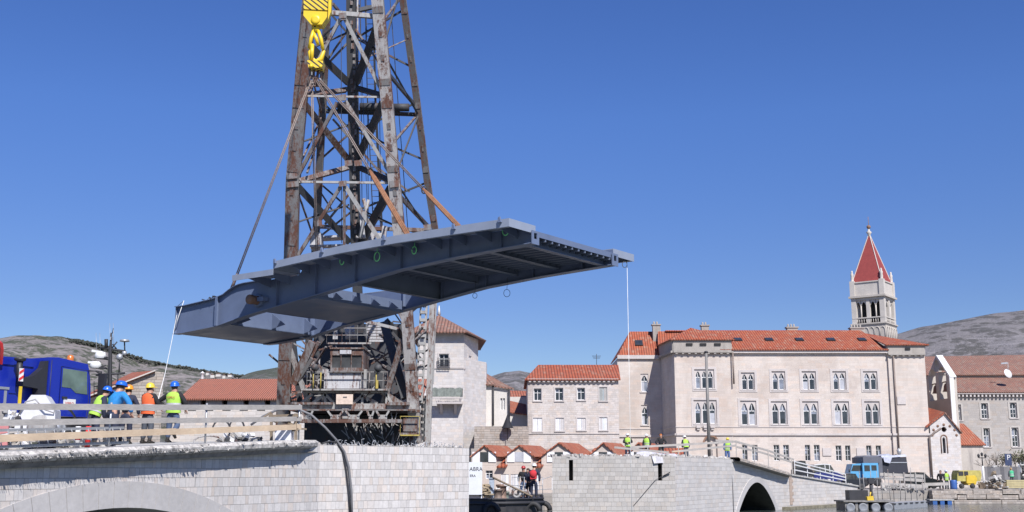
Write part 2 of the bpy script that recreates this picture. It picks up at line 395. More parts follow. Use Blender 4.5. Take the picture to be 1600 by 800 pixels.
# broken quay edge: rough blocks with weed at the waterline
M['weed'] = plain('green_weed', (.05, .06, .025), .9, 0, .4, 4)
q = thing('quay_wall', (60, 112.3, 0), 'low weathered stone quay edge with green weed at the waterline', 'quay wall')
mb = MB(); rs = random.Random(5)
for row, (z0, z1, out) in enumerate([(-.5, .42, .75), (.42, .85, .4), (.85, 1.3, .15)]):
    x = 40.0
    while x < 120:
        L = rs.uniform(.9, 2.4); dz = rs.uniform(-.05, .05); y = 112.4-out+rs.uniform(-.12, .12)
        mb.obox((x+L/2, y+.8, (z0+z1)/2+dz), L-.05, 1.9, z1-z0-.03, (1, rs.uniform(-.02, .02), rs.uniform(-.01, .01))); x += L
mb.build('coping_blocks', M['rough_wall'], q)
mb = MB(); mb.smooth = True
for k in range(260):
    x = rs.uniform(52, 100); mb.ball((x, 111.55+rs.uniform(-.15,.1), rs.uniform(.02,.3)), rs.uniform(.08,.26), 6, (1.8, .6, .7))
mb.build('weed', M['weed'], q)['kind'] = 'stuff'

# ================================================================ NEAR BRIDGE
A1 = Vector((-12.0, 27.0)); B1 = Vector((.438, .899)).normalized(); N1 = Vector((.899, -.438)).normalized()
def wp(t, z, o=0.0): return Vector((A1.x+B1.x*t+N1.x*o, A1.y+B1.y*t+N1.y*o, z))
def tpx(px):             # parameter along the wall line where the sight column px meets it
    k = (px-800)/F*1.0
    k = k/ (math.cos(PITCH)-((400-700)/F)*math.sin(PITCH))
    return (k*A1.y-A1.x)/(B1.x-k*B1.y)
TD = tpx(500)
def deckz(t): return 3.165+.0505*t if t < 11 else 3.165+.0505*11+.03*(t-11)
nb = thing('stone_bridge', (wp(4, 0).x, wp(4, 0).y, 0), 'pale stone arch bridge with a broken concrete deck edge, cut off near the crane', 'bridge')
TC, RE, RI, ZC = 4.1, 11.75, 11.08, 2.53-11.75
def arcz(t, r):
    d = r*r-(t-TC)**2
    return ZC+math.sqrt(d) if d > 0 else -9
mb = MB(); T0 = -16.0; N = 190; NX = -8.6
for i in range(N):
    ta, tb = T0+(TD-T0)*i/N, T0+(TD-T0)*(i+1)/N
    za, zb = max(-1, arcz(ta, RE)), max(-1, arcz(tb, RE)); ya, yb = deckz(ta)-.02, deckz(tb)-.02
    mb.quad(wp(ta,za), wp(tb,zb), wp(tb,yb), wp(ta,ya))
mb.build('spandrel_wall', M['stone_near'], nb); mb = MB()
for i in range(N):
    ta, tb = T0+(TD-T0)*i/N, T0+(TD-T0)*(i+1)/N; mb.quad(wp(tb,max(-1, arcz(tb, RE)),NX), wp(ta,max(-1, arcz(ta, RE)),NX), wp(ta,deckz(ta)-.02,NX), wp(tb,deckz(tb)-.02,NX))
mb.build('rear_wall', M['stone_near'], nb)
mb = MB(); mb.smooth = False
a0 = math.asin(-6.4/RI); a1 = math.asin(6.4/RI); n = 27
for i in range(n):
    p, q = a0+(a1-a0)*i/n+.0008, a0+(a1-a0)*(i+1)/n-.0008
    rr = [(TC+RI*math.sin(p), ZC+RI*math.cos(p)), (TC+RI*math.sin(q), ZC+RI*math.cos(q)), (TC+(RE+.01)*math.sin(q), ZC+(RE+.01)*math.cos(q)), (TC+(RE+.01)*math.sin(p), ZC+(RE+.01)*math.cos(p))]
    mb.prism([wp(a, z, .02) for a, z in rr], Vector((-N1.x*8.6, -N1.y*8.6, 0)))
mb.build('arch_ring', M['stone_ring'], nb)
# pier : corners D -> E then round the back
D = wp(TD, 0); E = W(733, 720, 43.2); E.z = 0; back = Vector((-N1.x*8.6, -N1.y*8.6, 0)); Zp = 3.68
pc = [D, E, E+Vector((-7.4, 3.9, 0)), D+back]
mb = MB()
for a, b in zip(pc, pc[1:]+pc[:1]): mb.quad((a.x,a.y,-1),(b.x,b.y,-1),(b.x,b.y,Zp),(a.x,a.y,Zp))
mb.build('pier', M['stone_near'], nb)
mb = MB(); mb.quad(*[(p.x,p.y,Zp-.03) for p in pc]); mb.build('pier_top', M['rubble'], nb)
# ragged crumbs along the broken pier top
mb = MB(); rs = random.Random(11)
for a, b in ((pc[0], pc[1]), (pc[1], pc[2])):
    for k in range(150):
        t = rs.random(); p = a.lerp(b, t)+Vector((-.1-rs.random()*.35, rs.random()*.35, 0)); s = rs.uniform(.02, .075)
        mb.obox((p.x, p.y, Zp+s*.2), s*1.6, s*1.2, s, (rs.uniform(-1,1), rs.uniform(-1,1), rs.uniform(-.4,.4)))
mb.build('broken_concrete', M['rubble'], nb)['kind'] = 'stuff'
# reinforcing bars bent up along the pier edge
mb = MB()
for k in range(70):
    t = k/70+rs.uniform(-.004,.004); p = pc[0].lerp(pc[1], t)+Vector((-.15, .15, Zp)); h = rs.uniform(.05, .22)
    q = p+Vector((rs.uniform(-.1,.1), rs.uniform(-.1,.1), h)); mb.tube([p-Vector((0,0,.1)), p.lerp(q,.6), q, q+Vector((rs.uniform(-.12,.12), 0, rs.uniform(-.08,.02)))], .011, 4)
mb.build('reinforcing_bars', M['steel_grey'], nb)['kind'] = 'stuff'
# deck slab with ragged edge
mb = MB(); segs = 150; TE = TD-.1; OV = .42
prev = None; rs = random.Random(21)
def ragged(t, k): return .014*noise.noise(Vector((t*2.5, k, 0)))+.018*noise.noise(Vector((t*9, k, 5)))
for i in range(segs+1):
    t = T0+(TE-T0)*i/segs; z = deckz(t); ov = OV*min(1, (TE-t)/1.4+.02)
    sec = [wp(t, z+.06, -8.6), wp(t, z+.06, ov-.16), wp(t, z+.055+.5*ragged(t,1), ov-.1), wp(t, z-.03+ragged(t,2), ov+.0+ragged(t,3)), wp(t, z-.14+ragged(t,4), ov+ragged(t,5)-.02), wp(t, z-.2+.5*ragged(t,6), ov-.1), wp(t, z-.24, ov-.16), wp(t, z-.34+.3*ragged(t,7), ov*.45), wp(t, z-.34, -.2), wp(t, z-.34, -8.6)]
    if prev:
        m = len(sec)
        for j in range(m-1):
            mb.m = 1 if j in (2,3,4) else (2 if j >= 5 else 0); mb.quad(prev[j], prev[j+1], sec[j+1], sec[j]) if False else mb.quad(prev[j+1], sec[j+1], sec[j], prev[j])  # underside faces coloured dark to thicken the shadow band below the slab
    prev = sec
mb.build('deck_slab', [M['concrete'], M['rubble'], M['concrete_dark_shade']], nb, fix=True)
mb = MB()
for k in range(170):
    t = rs.uniform(T0, TE-.9); z = deckz(t); s = rs.uniform(.02, .05)
    mb.obox(wp(t, z-rs.uniform(-.04,.17), OV+rs.uniform(-.04,.03)), s*1.7, s*1.2, s*.9, (rs.uniform(-1,1), rs.uniform(-1,1), rs.uniform(-.6,.6)))
mb.build('broken_edge', M['rubble'], nb)['kind'] = 'stuff'
mb = MB()
for k in range(240):
    t = T0*.5+(TE-.6-T0*.5)*k/330+rs.uniform(-.02,.02); z = deckz(t)-.06
    p = wp(t, z, OV-.02); q = wp(t+rs.uniform(.0,.06), z-rs.uniform(.04,.18), OV+rs.uniform(.02,.07)); mb.tube([p, q], .006, 3)
mb.build('reinforcing_bars', M['iron'], nb)['kind'] = 'stuff'

# ================================================================ FAR BRIDGE
P0 = Vector((2.51, 73.0)); P1 = Vector((10.15, 73.0)); P2 = Vector((15.9, 84.0)); P3 = Vector((22.3, 94.5)); P4 = Vector((31.8, 108.0))
fb = thing('stone_bridge', (12, 80, 0), 'far stone bridge head with narrow slots, dark pointed arch and ramp to the quay', 'bridge')
def v3(p, z): return Vector((p.x, p.y, z))
ZF = 3.84; bk = P2-P1
mb = MB()
# front pier with two vertical slots
def xw(px, Y=73.0): return W(px, 730, Y).x
slots = [(xw(889), 2.35, xw(895.5), 3.62), (xw(1028), 2.35, xw(1034.5), 3.62)]
us = sorted({P0.x, P1.x}|{s[0] for s in slots}|{s[2] for s in slots}); zs = [-1, 2.35, 3.62, ZF]
for i in range(len(us)-1):
    for j in range(3):
        u, z = (us[i]+us[i+1])/2, (zs[j]+zs[j+1])/2
        if any(s[0] < u < s[2] and s[1] < z < s[3] for s in slots): continue
        mb.quad((us[i],73,zs[j]),(us[i+1],73,zs[j]),(us[i+1],73,zs[j+1]),(us[i],73,zs[j+1]))
for s in slots:
    a, z0, b, z1 = s
    mb.quad((a,73,z0),(a,73.7,z0),(a,73.7,z1),(a,73,z1)); mb.quad((b,73.7,z0),(b,73,z0),(b,73,z1),(b,73.7,z1)); mb.quad((a,73,z0),(b,73,z0),(b,73.7,z0),(a,73.7,z0)); mb.quad((a,73.7,z1),(b,73.7,z1),(b,73,z1),(a,73,z1))
q0 = P0+bk; mb.quad(v3(q0,-1), v3(P0,-1), v3(P0,ZF), v3(q0,ZF))
mb.build('pier', M['stone_far'], fb)
mb = MB()
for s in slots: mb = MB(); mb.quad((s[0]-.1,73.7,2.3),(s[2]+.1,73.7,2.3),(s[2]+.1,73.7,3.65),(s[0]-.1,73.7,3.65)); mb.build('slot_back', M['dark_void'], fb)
# side walls, arch between P2 and P3
L23 = (P3-P2).length; d23 = (P3-P2)/L23; n23 = Vector((d23.y, -d23.x))
def pw(t, z, o=0.0): p = P2+d23*t+(n23*o if o > -5 else Vector((-7.64, 0))); return Vector((p.x, p.y, z))
def top23(t): return 3.8-1.15*(t/L23)
def archf(t):            # pointed arch
    c = (t-TA)/HA
    return ZA*(1-abs(c)**1.9) if abs(c) < 1 else -1
t_l = .55; t_r = 8.7; TA = (t_l+t_r)/2; HA = (t_r-t_l)/2; ZA = 2.15
mb = MB(); mb.quad(v3(P1,-1), v3(P2,-1), v3(P2,3.8), v3(P1,ZF))
N = 90
for i in range(N):
    a, b = L23*i/N, L23*(i+1)/N
    mb.quad(pw(a, archf(a)), pw(b, archf(b)), pw(b, top23(b)), pw(a, top23(a)))
    mb.quad(pw(b, archf(b), -8.5), pw(a, archf(a), -8.5), pw(a, top23(a), -8.5), pw(b, top23(b), -8.5))
mb.quad(v3(P3,-1), v3(P4,-1), v3(P4,1.6), v3(P3,2.65))
b3, b4 = P3+Vector((-7.64,0)), P4+Vector((-7.64,0)); mb.quad(v3(b4,-1), v3(b3,-1), v3(b3,2.65), v3(b4,1.6))
mb.quad(v3(q0,-1), v3(q0,ZF), v3(P2+Vector((-7.64,0)), 3.8), v3(P2+Vector((-7.64,0)),-1))
mb.build('side_wall', M['stone_far_light'], fb)
mb = MB(); n = 40; ring = []
for i in range(n+1):
    c = -1+2*i/n; t = TA+HA*c; z = ZA*(1-abs(c)**1.9)
    k = 1+.16; t2 = TA+HA*c*k; z2 = (ZA+.42)*(1-abs(c)**2.1)
    ring.append((t, z-.3 if abs(c) == 1 else z, t2, z2-.3 if abs(c) == 1 else z2))
for (a, b) in zip(ring, ring[1:]):
    mb.quad(pw(a[0],a[1],.05), pw(b[0],b[1],.05), pw(b[2],b[3],.05), pw(a[2],a[3],.05)); mb.quad(pw(a[2],a[3],.05), pw(b[2],b[3],.05), pw(b[2],b[3],0), pw(a[2],a[3],0))
mb.build('arch_ring', M['stone_ring'], fb)
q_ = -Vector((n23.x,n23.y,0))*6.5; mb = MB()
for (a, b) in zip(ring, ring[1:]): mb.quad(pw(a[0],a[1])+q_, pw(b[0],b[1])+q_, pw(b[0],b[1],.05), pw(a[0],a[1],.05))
mb.build('vault', plain('shaded_vault_stone', (.035,.035,.03), .6, 0, .4, 2), fb)  # tunnel shade put into the stone colour, nearly black
mb = MB(); mb.quad(*[pw(t,z)+q_ for t,z in ((t_l-.3,-1),(t_r+.3,-1),(t_r+.3,2.5),(t_l-.3,2.5))]); mb.build('arch_blackout', M['dark_void'], fb)  # added wall closing the vault so the arch stays black
mb = MB(); u3 = (P4-P3).normalized(); n3 = Vector((u3.y,-u3.x))
for k in range(9): a_ = P3+n3*.02; w_ = .5+.25*(k%2); mb.prism([v3(a_,.35+k*.25), v3(a_+u3*w_,.35+k*.25), v3(a_+u3*w_,.59+k*.25), v3(a_,.59+k*.25)], (n3.x*.03,n3.y*.03,0))
mb.build('quoins', plaster('brown_quoin_stone', (.42,.33,.27), .4), fb)
# deck: pier top, slab over the arch, ramp
mb = MB()
mb.add([v3(P0,ZF-.02), v3(P1,ZF-.02), v3(P2,3.8), v3(q0,3.8)], [(0,1,2,3)])
mb.build('pier_top', M['rubble'], fb)
mb = MB(); prev = None
for i in range(41):
    t = -.1+(L23+.1)*i/40; z = top23(max(0,t))+.04; ov = .55*min(1, (L23-t)/1.2+.05); r1, r2 = .05*noise.noise(Vector((t*3,1,7))), .05*noise.noise(Vector((t*5,9,7)))
    sec = [pw(t,z+.1,-8.5), pw(t,z+.1+r1,ov-.12), pw(t,z+r2,ov+r1), pw(t,z-.16,ov+r2), pw(t,z-.2,ov-.1), pw(t,z-.2,-8.5)]
    if prev:
        for j in range(5): mb.m = 1 if j in (1,2) else 0; mb.quad(prev[j+1], sec[j+1], sec[j], prev[j])
    prev = sec
mb.build('deck_slab', [M['concrete_dark_shade'], M['rough_wall']], fb, fix=True)
mb = MB()
for a, b, za, zb in ((P3, P4, 2.68, 1.63),):
    d = (b-a).normalized(); nn = Vector((d.y,-d.x))
    mb.prism([v3(a+nn*.12,za), v3(b+nn*.12,zb), v3(b+Vector((-7.64,0)),zb), v3(a+Vector((-7.64,0)),za)], (0,0,.12))
mb.build('ramp', M['concrete'], fb)
mb = MB(); rs = random.Random(31)
for (a, b, za, zb, k) in ((P0, P1, ZF, ZF, 60), (P1, P2, ZF, 3.8, 50), (P3, P4, 2.75, 1.7, 30)):
    for i in range(k):
        t = rs.random(); p = a.lerp(b, t); s = rs.uniform(.08,.28); mb.obox((p.x-.25, p.y+.35*rs.random()+.1, za+(zb-za)*t+s*.15), s*1.5, s, s*.7, (rs.uniform(-1,1), rs.uniform(-1,1), rs.uniform(-.3,.3)))
mb.build('broken_concrete', M['rubble'], fb)['kind'] = 'stuff'
mb = MB(); mb.prism([v3(P3-d23*2,-.5)+Vector((.6,-.4,0)), v3(P4,-.5)+Vector((.7,-.4,0)), v3(P4,-.5)+Vector((0,0,0)), v3(P3-d23*2,-.5)], (0,0,.72)); mb.build('footing', plain('wet_footing', (.2,.18,.13), .8, 0, .4, 3), fb)
# ================================================================ BUILDINGS
def wallgrid(mb, A, B, z0, z1, ops, depth=.28):
    """wall from A to B (left to right seen from outside) with openings (u0,z0,u1,z1) and their reveals"""
    A, B = Vector(A), Vector(B); L = (B-A).length; d = (B-A)/L; n = Vector((d.y, -d.x))
    P = lambda u, z, o=0.0: Vector((A.x+d.x*u+n.x*o, A.y+d.y*u+n.y*o, z))
    us = sorted({0.0, L}|{u for o in ops for u in (o[0], o[2])}); zs = sorted({z0, z1}|{z for o in ops for z in (o[1], o[3])})
    for i in range(len(us)-1):
        for j in range(len(zs)-1):
            u, z = (us[i]+us[i+1])/2, (zs[j]+zs[j+1])/2
            if any(o[0] < u < o[2] and o[1] < z < o[3] for o in ops): continue
            mb.quad(P(us[i],zs[j]), P(us[i+1],zs[j]), P(us[i+1],zs[j+1]), P(us[i],zs[j+1]))
    for (a, b, c, e) in ops:
        mb.quad(P(a,b),P(a,b,-depth),P(a,e,-depth),P(a,e)); mb.quad(P(c,b,-depth),P(c,b),P(c,e),P(c,e,-depth)); mb.quad(P(a,b),P(c,b),P(c,b,-depth),P(a,b,-depth)); mb.quad(P(a,e,-depth),P(c,e,-depth),P(c,e),P(a,e))
    return P
def fr_box(mb, P, u0, z0, u1, z1, o0, o1):
    mb.prism([P(u0,z0,o0),P(u1,z0,o0),P(u1,z1,o0),P(u0,z1,o0)], P(0,0,o1)-P(0,0,o0))
wr = random.Random(77)
def window(P, o, parent, style='sash', depth=.28, frame=None, sill=True):
    """o = opening; frame as the window's mesh, pane as its child"""
    a, b, c, e = o; w, h = c-a, e-b; mb = MB(); f = .07 if w > .6 else .05
    o0, o1 = -depth+.03, -depth+.1
    mats = [frame or M['white_frame'], M['palazzo_trim']]
    if style in ('sash', 'plain', 'shut', 'open'):
        if style == 'shut':
            for (x0, x1) in ((a, (a+c)/2-.01), ((a+c)/2+.01, c)):
                fr_box(mb, P, x0+.01, b+.01, x1-.01, e-.01, -.12, -.05)
                if wr.random() < .45: mb.m = 1
                for k in range(int(h/.09)): fr_box(mb, P, x0+.07, b+.06+k*.09, x1-.07, b+.11+k*.09, -.05, -.035)
                mb.m = 0
        else:
            for (x0,z0,x1,z1) in ((a,b,a+f,e),(c-f,b,c,e),(a+f,b,c-f,b+f),(a+f,e-f,c-f,e),((a+c)/2-f*.4,b+f,(a+c)/2+f*.4,e-f)): fr_box(mb, P, x0,z0,x1,z1,o0,o1)
            for t in ((.62,) if h < 1.6 else (.35, .68)): fr_box(mb, P, a+f, b+h*t, c-f, b+h*t+f*.7, o0, o1-.01)
    elif style in ('bifora', 'trifora', 'mono', 'arch'):
        nb_ = {'bifora':2, 'trifora':3, 'mono':1, 'arch':1}[style]; mb.m = 1
        m_ = .065*w if nb_ > 1 else .07*w; cw = (w-m_*(nb_+1))/nb_; seg = 12; zs_ = b+h*(.6 if style != 'arch' else .99-cw/2/h*1.0); t0, t1 = -.22, -.1
        def top(u, c0):
            x = abs((u-c0)/(cw/2))
            if style == 'arch': return zs_+cw/2*math.sqrt(max(0, 1-x*x))-.02
            return zs_+(e-b)*.3*max(0, 1-x**1.6)
        for i in range(nb_):
            x0 = a+m_+i*(cw+m_)
            for k in range(seg):
                u, v = x0+cw*k/seg, x0+cw*(k+1)/seg; c0 = x0+cw/2
                za, zb = top(u, c0), top(v, c0)
                mb.quad(P(u,za,t1),P(v,zb,t1),P(v,e,t1),P(u,e,t1)); mb.quad(P(u,za,t0),P(v,zb,t0),P(v,zb,t1),P(u,za,t1))
        for i in range(nb_+1):
            x0 = a+i*(cw+m_); fr_box(mb, P, x0, b, x0+m_, zs_, t0, t1); mb.quad(P(x0,zs_,t1),P(x0+m_,zs_,t1),P(x0+m_,e,t1),P(x0,e,t1))
        mb.m = 0
        for i in range(nb_):
            x0 = a+m_+i*(cw+m_); g_ = .075
            for (q0,z0,q1,z1) in ((x0,b,x0+g_,zs_+.1),(x0+cw-g_,b,x0+cw,zs_+.1),(x0,b,x0+cw,b+g_),(x0+g_,b+h*.56,x0+cw-g_,b+h*.56+.1),(x0+cw/2-.035,b+h*.56,x0+cw/2+.025,e-.15)): fr_box(mb, P, q0,z0,q1,z1,-.27,-.23)
            if style == 'arch': fr_box(mb, P, x0, b+h*.27, x0+cw, b+h*.27+.04, -.27,-.23); fr_box(mb, P, x0+cw/2-.025, b, x0+cw/2+.025, b+h*.6, -.27,-.23)
    if sill:
        mb.m = 1; fr_box(mb, P, a-.12, b-.12, c+.12, b-.002, -depth+.05, .1)
        if style in ('sash','shut','plain','open'):
            for (x0,z0,x1,z1) in ((a-.13,b,a-.003,e+.13),(c+.003,b,c+.13,e+.13),(a-.003,e+.003,c+.003,e+.13)): fr_box(mb, P, x0,z0,x1,z1,-.01,.045)
        mb.m = 0
    wobj = mb.build('window', mats, parent)
    if style != 'shut':
        pb = MB(); nseg = {'bifora':2,'trifora':3}.get(style, 2)
        for i in range(nseg):
            pb.m = wr.choice([0, 0, 1, 2]) if style in ('bifora','trifora','mono') else wr.choice([0, 0, 0, 1])
            if style == 'open': pb.m = 0
            u0, u1 = a+w*i/nseg, a+w*(i+1)/nseg; dd = -depth+.005 if style not in ('bifora','trifora','mono','arch') else -.275
            zm = b+h*wr.choice([.45,.55,.65]); pb.quad(P(u0,b,dd),P(u1,b,dd),P(u1,zm,dd),P(u0,zm,dd)); pb.m = 0 if pb.m else wr.choice([0,0,1]); pb.quad(P(u0,zm,dd),P(u1,zm,dd),P(u1,e,dd),P(u0,e,dd))
        pb.build('pane', [M['pane'], M['pane_curtain'], M['pane_light']], wobj)
    return wobj
def opx(A, Y, x0, y0, x1, y1):          # opening on a frontal facade at depth Y, from two corners
    a = W(x0, y1, Y); b = W(x1, y0, Y); w = (W(x1, (y0+y1)/2, Y).x-W(x0, (y0+y1)/2, Y).x); m = (W(x1, (y0+y1)/2, Y).x+W(x0, (y0+y1)/2, Y).x)/2
    return (m-w/2-A[0], a.z, m+w/2-A[0], b.z)
def slope(mb, pts, th=.12):             # a roof plane given by its corners, with thickness
    pts = [Vector(p) for p in pts]; n = (pts[1]-pts[0]).cross(pts[2]-pts[0]).normalized()
    if n.z < 0: n = -n
    mb.prism(pts, -n*th)
def cornice(mb, A, B, z0, z1, out, n_out=0.0, dent=None):
    A, B = Vector(A), Vector(B); d = (B-A).normalized(); n = Vector((d.y,-d.x))
    mb.prism([(A.x+n.x*.002, A.y+n.y*.002, z0),(B.x+n.x*.002,B.y+n.y*.002,z0),(B.x+n.x*.002,B.y+n.y*.002,z1),(A.x+n.x*.002,A.y+n.y*.002,z1)], (n.x*out, n.y*out, 0))
    if dent:
        sp, w_, h_ = dent; L = (B-A).length; k = int(L/sp)
        for i in range(k):
            p = A+d*(sp*(i+.5)); mb.prism([(p.x-d.x*w_/2+n.x*.002,p.y-d.y*w_/2+n.y*.002,z0-h_),(p.x+d.x*w_/2+n.x*.002,p.y+d.y*w_/2+n.y*.002,z0-h_),(p.x+d.x*w_/2+n.x*.002,p.y+d.y*w_/2+n.y*.002,z0),(p.x-d.x*w_/2+n.x*.002,p.y-d.y*w_/2+n.y*.002,z0)], (n.x*out*.8,n.y*out*.8,0))
GZ = 1.25
# ---- palazzo
YP = 135.0
b = thing('palazzo', (35, 140, GZ), 'large three-storey pale stone palace with red tiled roof and pairs of pointed windows', 'palace')
X = lambda px, py, Y=YP: W(px, py, Y).x
Zq = lambda py, Y=YP: W(800, py, Y).z
xl, xb, xm, xr = X(1055,620), X(1143,620), X(1390,600), X(1449,620)
xre, xri = X(966,650,141), X(1033,600,141)
zc, zbelt = Zq(551), Zq(680); zt = Zq(531)
# openings
def ops(A, Y, lst): return [opx(A, Y, *q) for q in lst]
tA = (xl, YP); mA = (xb, YP+.3); rA = (xm, YP); lA = (xre, 141.0)
o_t = ops(tA, YP, [(1085,577,1116,607),(1084,625,1120,662)])
o_m1 = ops(mA, YP+.3, [(1158,582,1179,609),(1206,580,1227,609),(1253,580,1275,609),(1301,580,1322,609),(1349,580,1371,609)])
o_m2 = ops(mA, YP+.3, [(1157,626,1182,664),(1205,627,1230,663),(1254,627,1279,663),(1303,627,1327,663),(1351,627,1375,663)])
o_g = ops(mA, YP+.3, [(1160,695,1168,720),(1175,695,1184,720),(1209,695,1218,720),(1224,695,1233,720),(1258,695,1266,720),(1272,695,1281,720),(1306,696,1315,720),(1321,696,1329,720),(1354,696,1362,720),(1369,696,1377,720)])
o_l = ops(lA, 141, [(1001,584,1013,612),(1002,633,1013,664)])
o_d = [(opx(tA, YP, 1101, 682, 1121, 716))]
mb = MB()
Pt = wallgrid(mb, tA, (xb, YP), GZ, zt, o_t+o_d)
Pm = wallgrid(mb, mA, (xm, YP+.3), GZ, zc, o_m1+o_m2+o_g)
Pr = wallgrid(mb, rA, (xr, YP), GZ, zc, [])
Pl = wallgrid(mb, lA, (xri, 141), GZ, zc-.1, o_l)
wallgrid(mb, (xri, 141), (xl, YP), GZ, zt, [])
wallgrid(mb, (xre, 153), lA, GZ, zc-.1, []); wallgrid(mb, (xb, YP), (xb, YP+.3), GZ, zc, []); wallgrid(mb, (xm, YP+.3), (xm, YP), GZ, zc, []); wallgrid(mb, (xr, YP), (xr, 153), GZ, zc, []); wallgrid(mb, (xr, 153), (xre, 153), GZ, zc, [])
mb.build('wall', M['palazzo'], b)
mb = MB(); mb.m = 0
za0, za1 = Zq(548), Zq(530.5)
for (p, q) in (((xri-.1,141.1),(xl-.12,YP-.12)),((xl-.12,YP-.12),(xb+.12,YP-.12)),((xb+.12,YP-.12),(xb+.12,YP+3))): cornice(mb, p, q, za0, za1, .1); cornice(mb, p, q, za0-.25, za0, .28, dent=(.75,.26,.16))
mb.build('attic_band', M['attic'], b); mb = MB()
for (p, q) in (((xm,YP-.02),(xr,YP-.02)),): cornice(mb, p, q, Zq(553), Zq(539), .1); cornice(mb, p, q, Zq(555), Zq(553), .3, dent=(.7,.24,.14))
mb.prism([(xm,YP,Zq(553)),(xm,YP+8,Zq(553)),(xm,YP+8,Zq(539)),(xm,YP,Zq(539))], (-.15,0,0))
mb.prism([(xr+.1,YP,Zq(553)),(xr+.1,YP+8,Zq(553)),(xr+.1,YP+8,Zq(539)),(xr+.1,YP,Zq(539))], (-.15,0,0))
mb.build('attic_band', M['attic'], b)
mb = MB()
for px in (1077, 1098.5, 1121): p = W(px, 538, YP-.24); mb.box((p.x-.38, YP-.35, p.z-.13), (p.x+.38, YP-.222, p.z+.13))
p = W(1418, 545, YP-.14); mb.box((p.x-.3, YP-.24, p.z-.12), (p.x+.3, YP-.122, p.z+.12))
mb.build('attic_slot', M['dark_void'], b)
mb = MB()
cornice(mb, mA, (xm, YP+.3), Zq(551.5), Zq(546.5), .35); cornice(mb, lA, (xri,141), zc-.15, zc+.3, .3)
for (p, q) in ((tA,(xb,YP)),(mA,(xm,YP+.3)),(rA,(xr+.1,YP)),(lA,(xri,141)),((xri,141),tA)): cornice(mb, p, q, zbelt-.02, zbelt+.22, .16); cornice(mb, p, q, zbelt+.9, zbelt+1.0, .06)
for (o, P) in [(o, Pt) for o in o_t]+[(o, Pm) for o in o_m1+o_m2]:
    a_, b_, c_, e_ = o
    for (x0,z0,x1,z1) in ((a_-.28,b_-.3,a_-.003,e_+.28),(c_+.003,b_-.3,c_+.28,e_+.28),(a_-.003,e_+.003,c_+.003,e_+.28),(a_-.003,b_-.3,c_+.003,b_-.123)): fr_box(mb, P, x0,z0,x1,z1,0.002,.05)
# balcony remains under the lower three-light window
for k in range(3):
    p = W(1091+k*11, 667, YP); mb.box((p.x-.25, YP-.3, p.z-.12), (p.x+.25, YP-.003, p.z+.12)); mb.box((p.x-.15, YP-.2, p.z-.35), (p.x+.15, YP-.003, p.z-.12))
for px in (1292, 1345, 1407): p = W(px, 706 if px < 1400 else 626, YP+.3); mb.box((p.x-.5, YP+.2-(.3 if px > 1400 else 0), p.z-.45), (p.x+.5, YP+.297-(.3 if px > 1400 else 0), p.z+.45))
mb.build('stone_trim', M['palazzo_trim'], b)
mb = MB(); d_ = o_d[0]      # arched door surround
for i in range(14):
    p0, p1 = math.pi*i/14, math.pi*(i+1)/14; cx = (d_[0]+d_[2])/2; rx = (d_[2]-d_[0])/2; zs_ = d_[3]-rx
    mb.prism([Pt(cx+rx*math.cos(p0)*k, zs_+rx*math.sin(p0)*k, .003) for k in (1.0, 1.25)]+[Pt(cx+rx*math.cos(p1)*k, zs_+rx*math.sin(p1)*k, .003) for k in (1.25, 1.0)], Vector((0,-.12,0)))
M['brown_stone'] = plain('brown_stone', (.22, .13, .09), .85, 0, .25, 3)
dr = mb.build('door', M['brown_stone'], b)
mb = MB()
n = 14; arc = [Pt((d_[0]+d_[2])/2+(d_[2]-d_[0])/2*math.cos(math.pi*i/n), d_[3]-(d_[2]-d_[0])/2+(d_[2]-d_[0])/2*math.sin(math.pi*i/n), .002) for i in range(n+1)]
c0, c1 = Pt(d_[2], d_[3], .002), Pt(d_[0], d_[3], .002)
for i in range(n): mb.quad(arc[i], c0 if i < n//2 else c1, arc[i+1]) if True else None
mb.quad(arc[n//2], c0, c1); mb.build('door_spandrel', M['palazzo'], dr)
mb = MB(); mb.quad(Pt(d_[0],d_[1],-.27),Pt(d_[2],d_[1],-.27),Pt(d_[2],d_[3],-.27),Pt(d_[0],d_[3],-.27)); mb.build('door_leaf', M['plaster_pink'], dr)
for o in o_t: window(Pt, o, b, 'trifora')
for o in o_m1+o_m2: window(Pm, o, b, 'bifora')
for o in o_g: window(Pm, o, b, 'sash', sill=False)
for o in o_l: window(Pl, o, b, 'mono')
# roofs
mb = MB(); ze = Zq(546.5); zr = Zq(516, 142); e = .45
rl = X(1010,516,142)
slope(mb, [(xb-1.2,YP-.25,ze+.02),(xm+.1,YP-.25,ze+.02),(X(1345,520,142),142,zr),(xb-4,142,zr)])
slope(mb, [(xr+.2,149,ze),(xre+4,149,ze),(X(1040,516,142),142,zr),(X(1345,520,142),142,zr)])
slope(mb, [(X(1028,552,140.6),140.6,zc+.25),(xb-1,140.6,ze+.8),(xb-1,142.3,zr),(X(1028,519,142.3),142.3,zr-.1)])
mb.build('main_roof', M['tile_new'], b)
mb = MB(); zt2 = Zq(531); ap = W(1079, 512, YP+4)
cs = [(xl-.5,YP-.5,zt2),(xb+.6,YP-.5,zt2),(xb+.6,YP+7.5,zt2+.3),(xri-.5,141.3,zt2)]
for i in range(4): slope(mb, [cs[i], cs[(i+1)%4], ap], .1)
mb.build('bay_roof', M['tile_new'], b)
mb = MB(); z0 = Zq(539)+.02
cs = [(xm-.35,YP-.4,z0),(xr+.5,YP-.4,z0),(xr+.5,YP+9,z0),(X(1345,520,142),142.2,Zq(519,142))]
slope(mb, [cs[0], cs[1], cs[3]], .1); slope(mb, [cs[1], cs[2], cs[3]], .1)
mb.build('corner_roof', M['tile_new'], b)
mb = MB()       # left wing roof
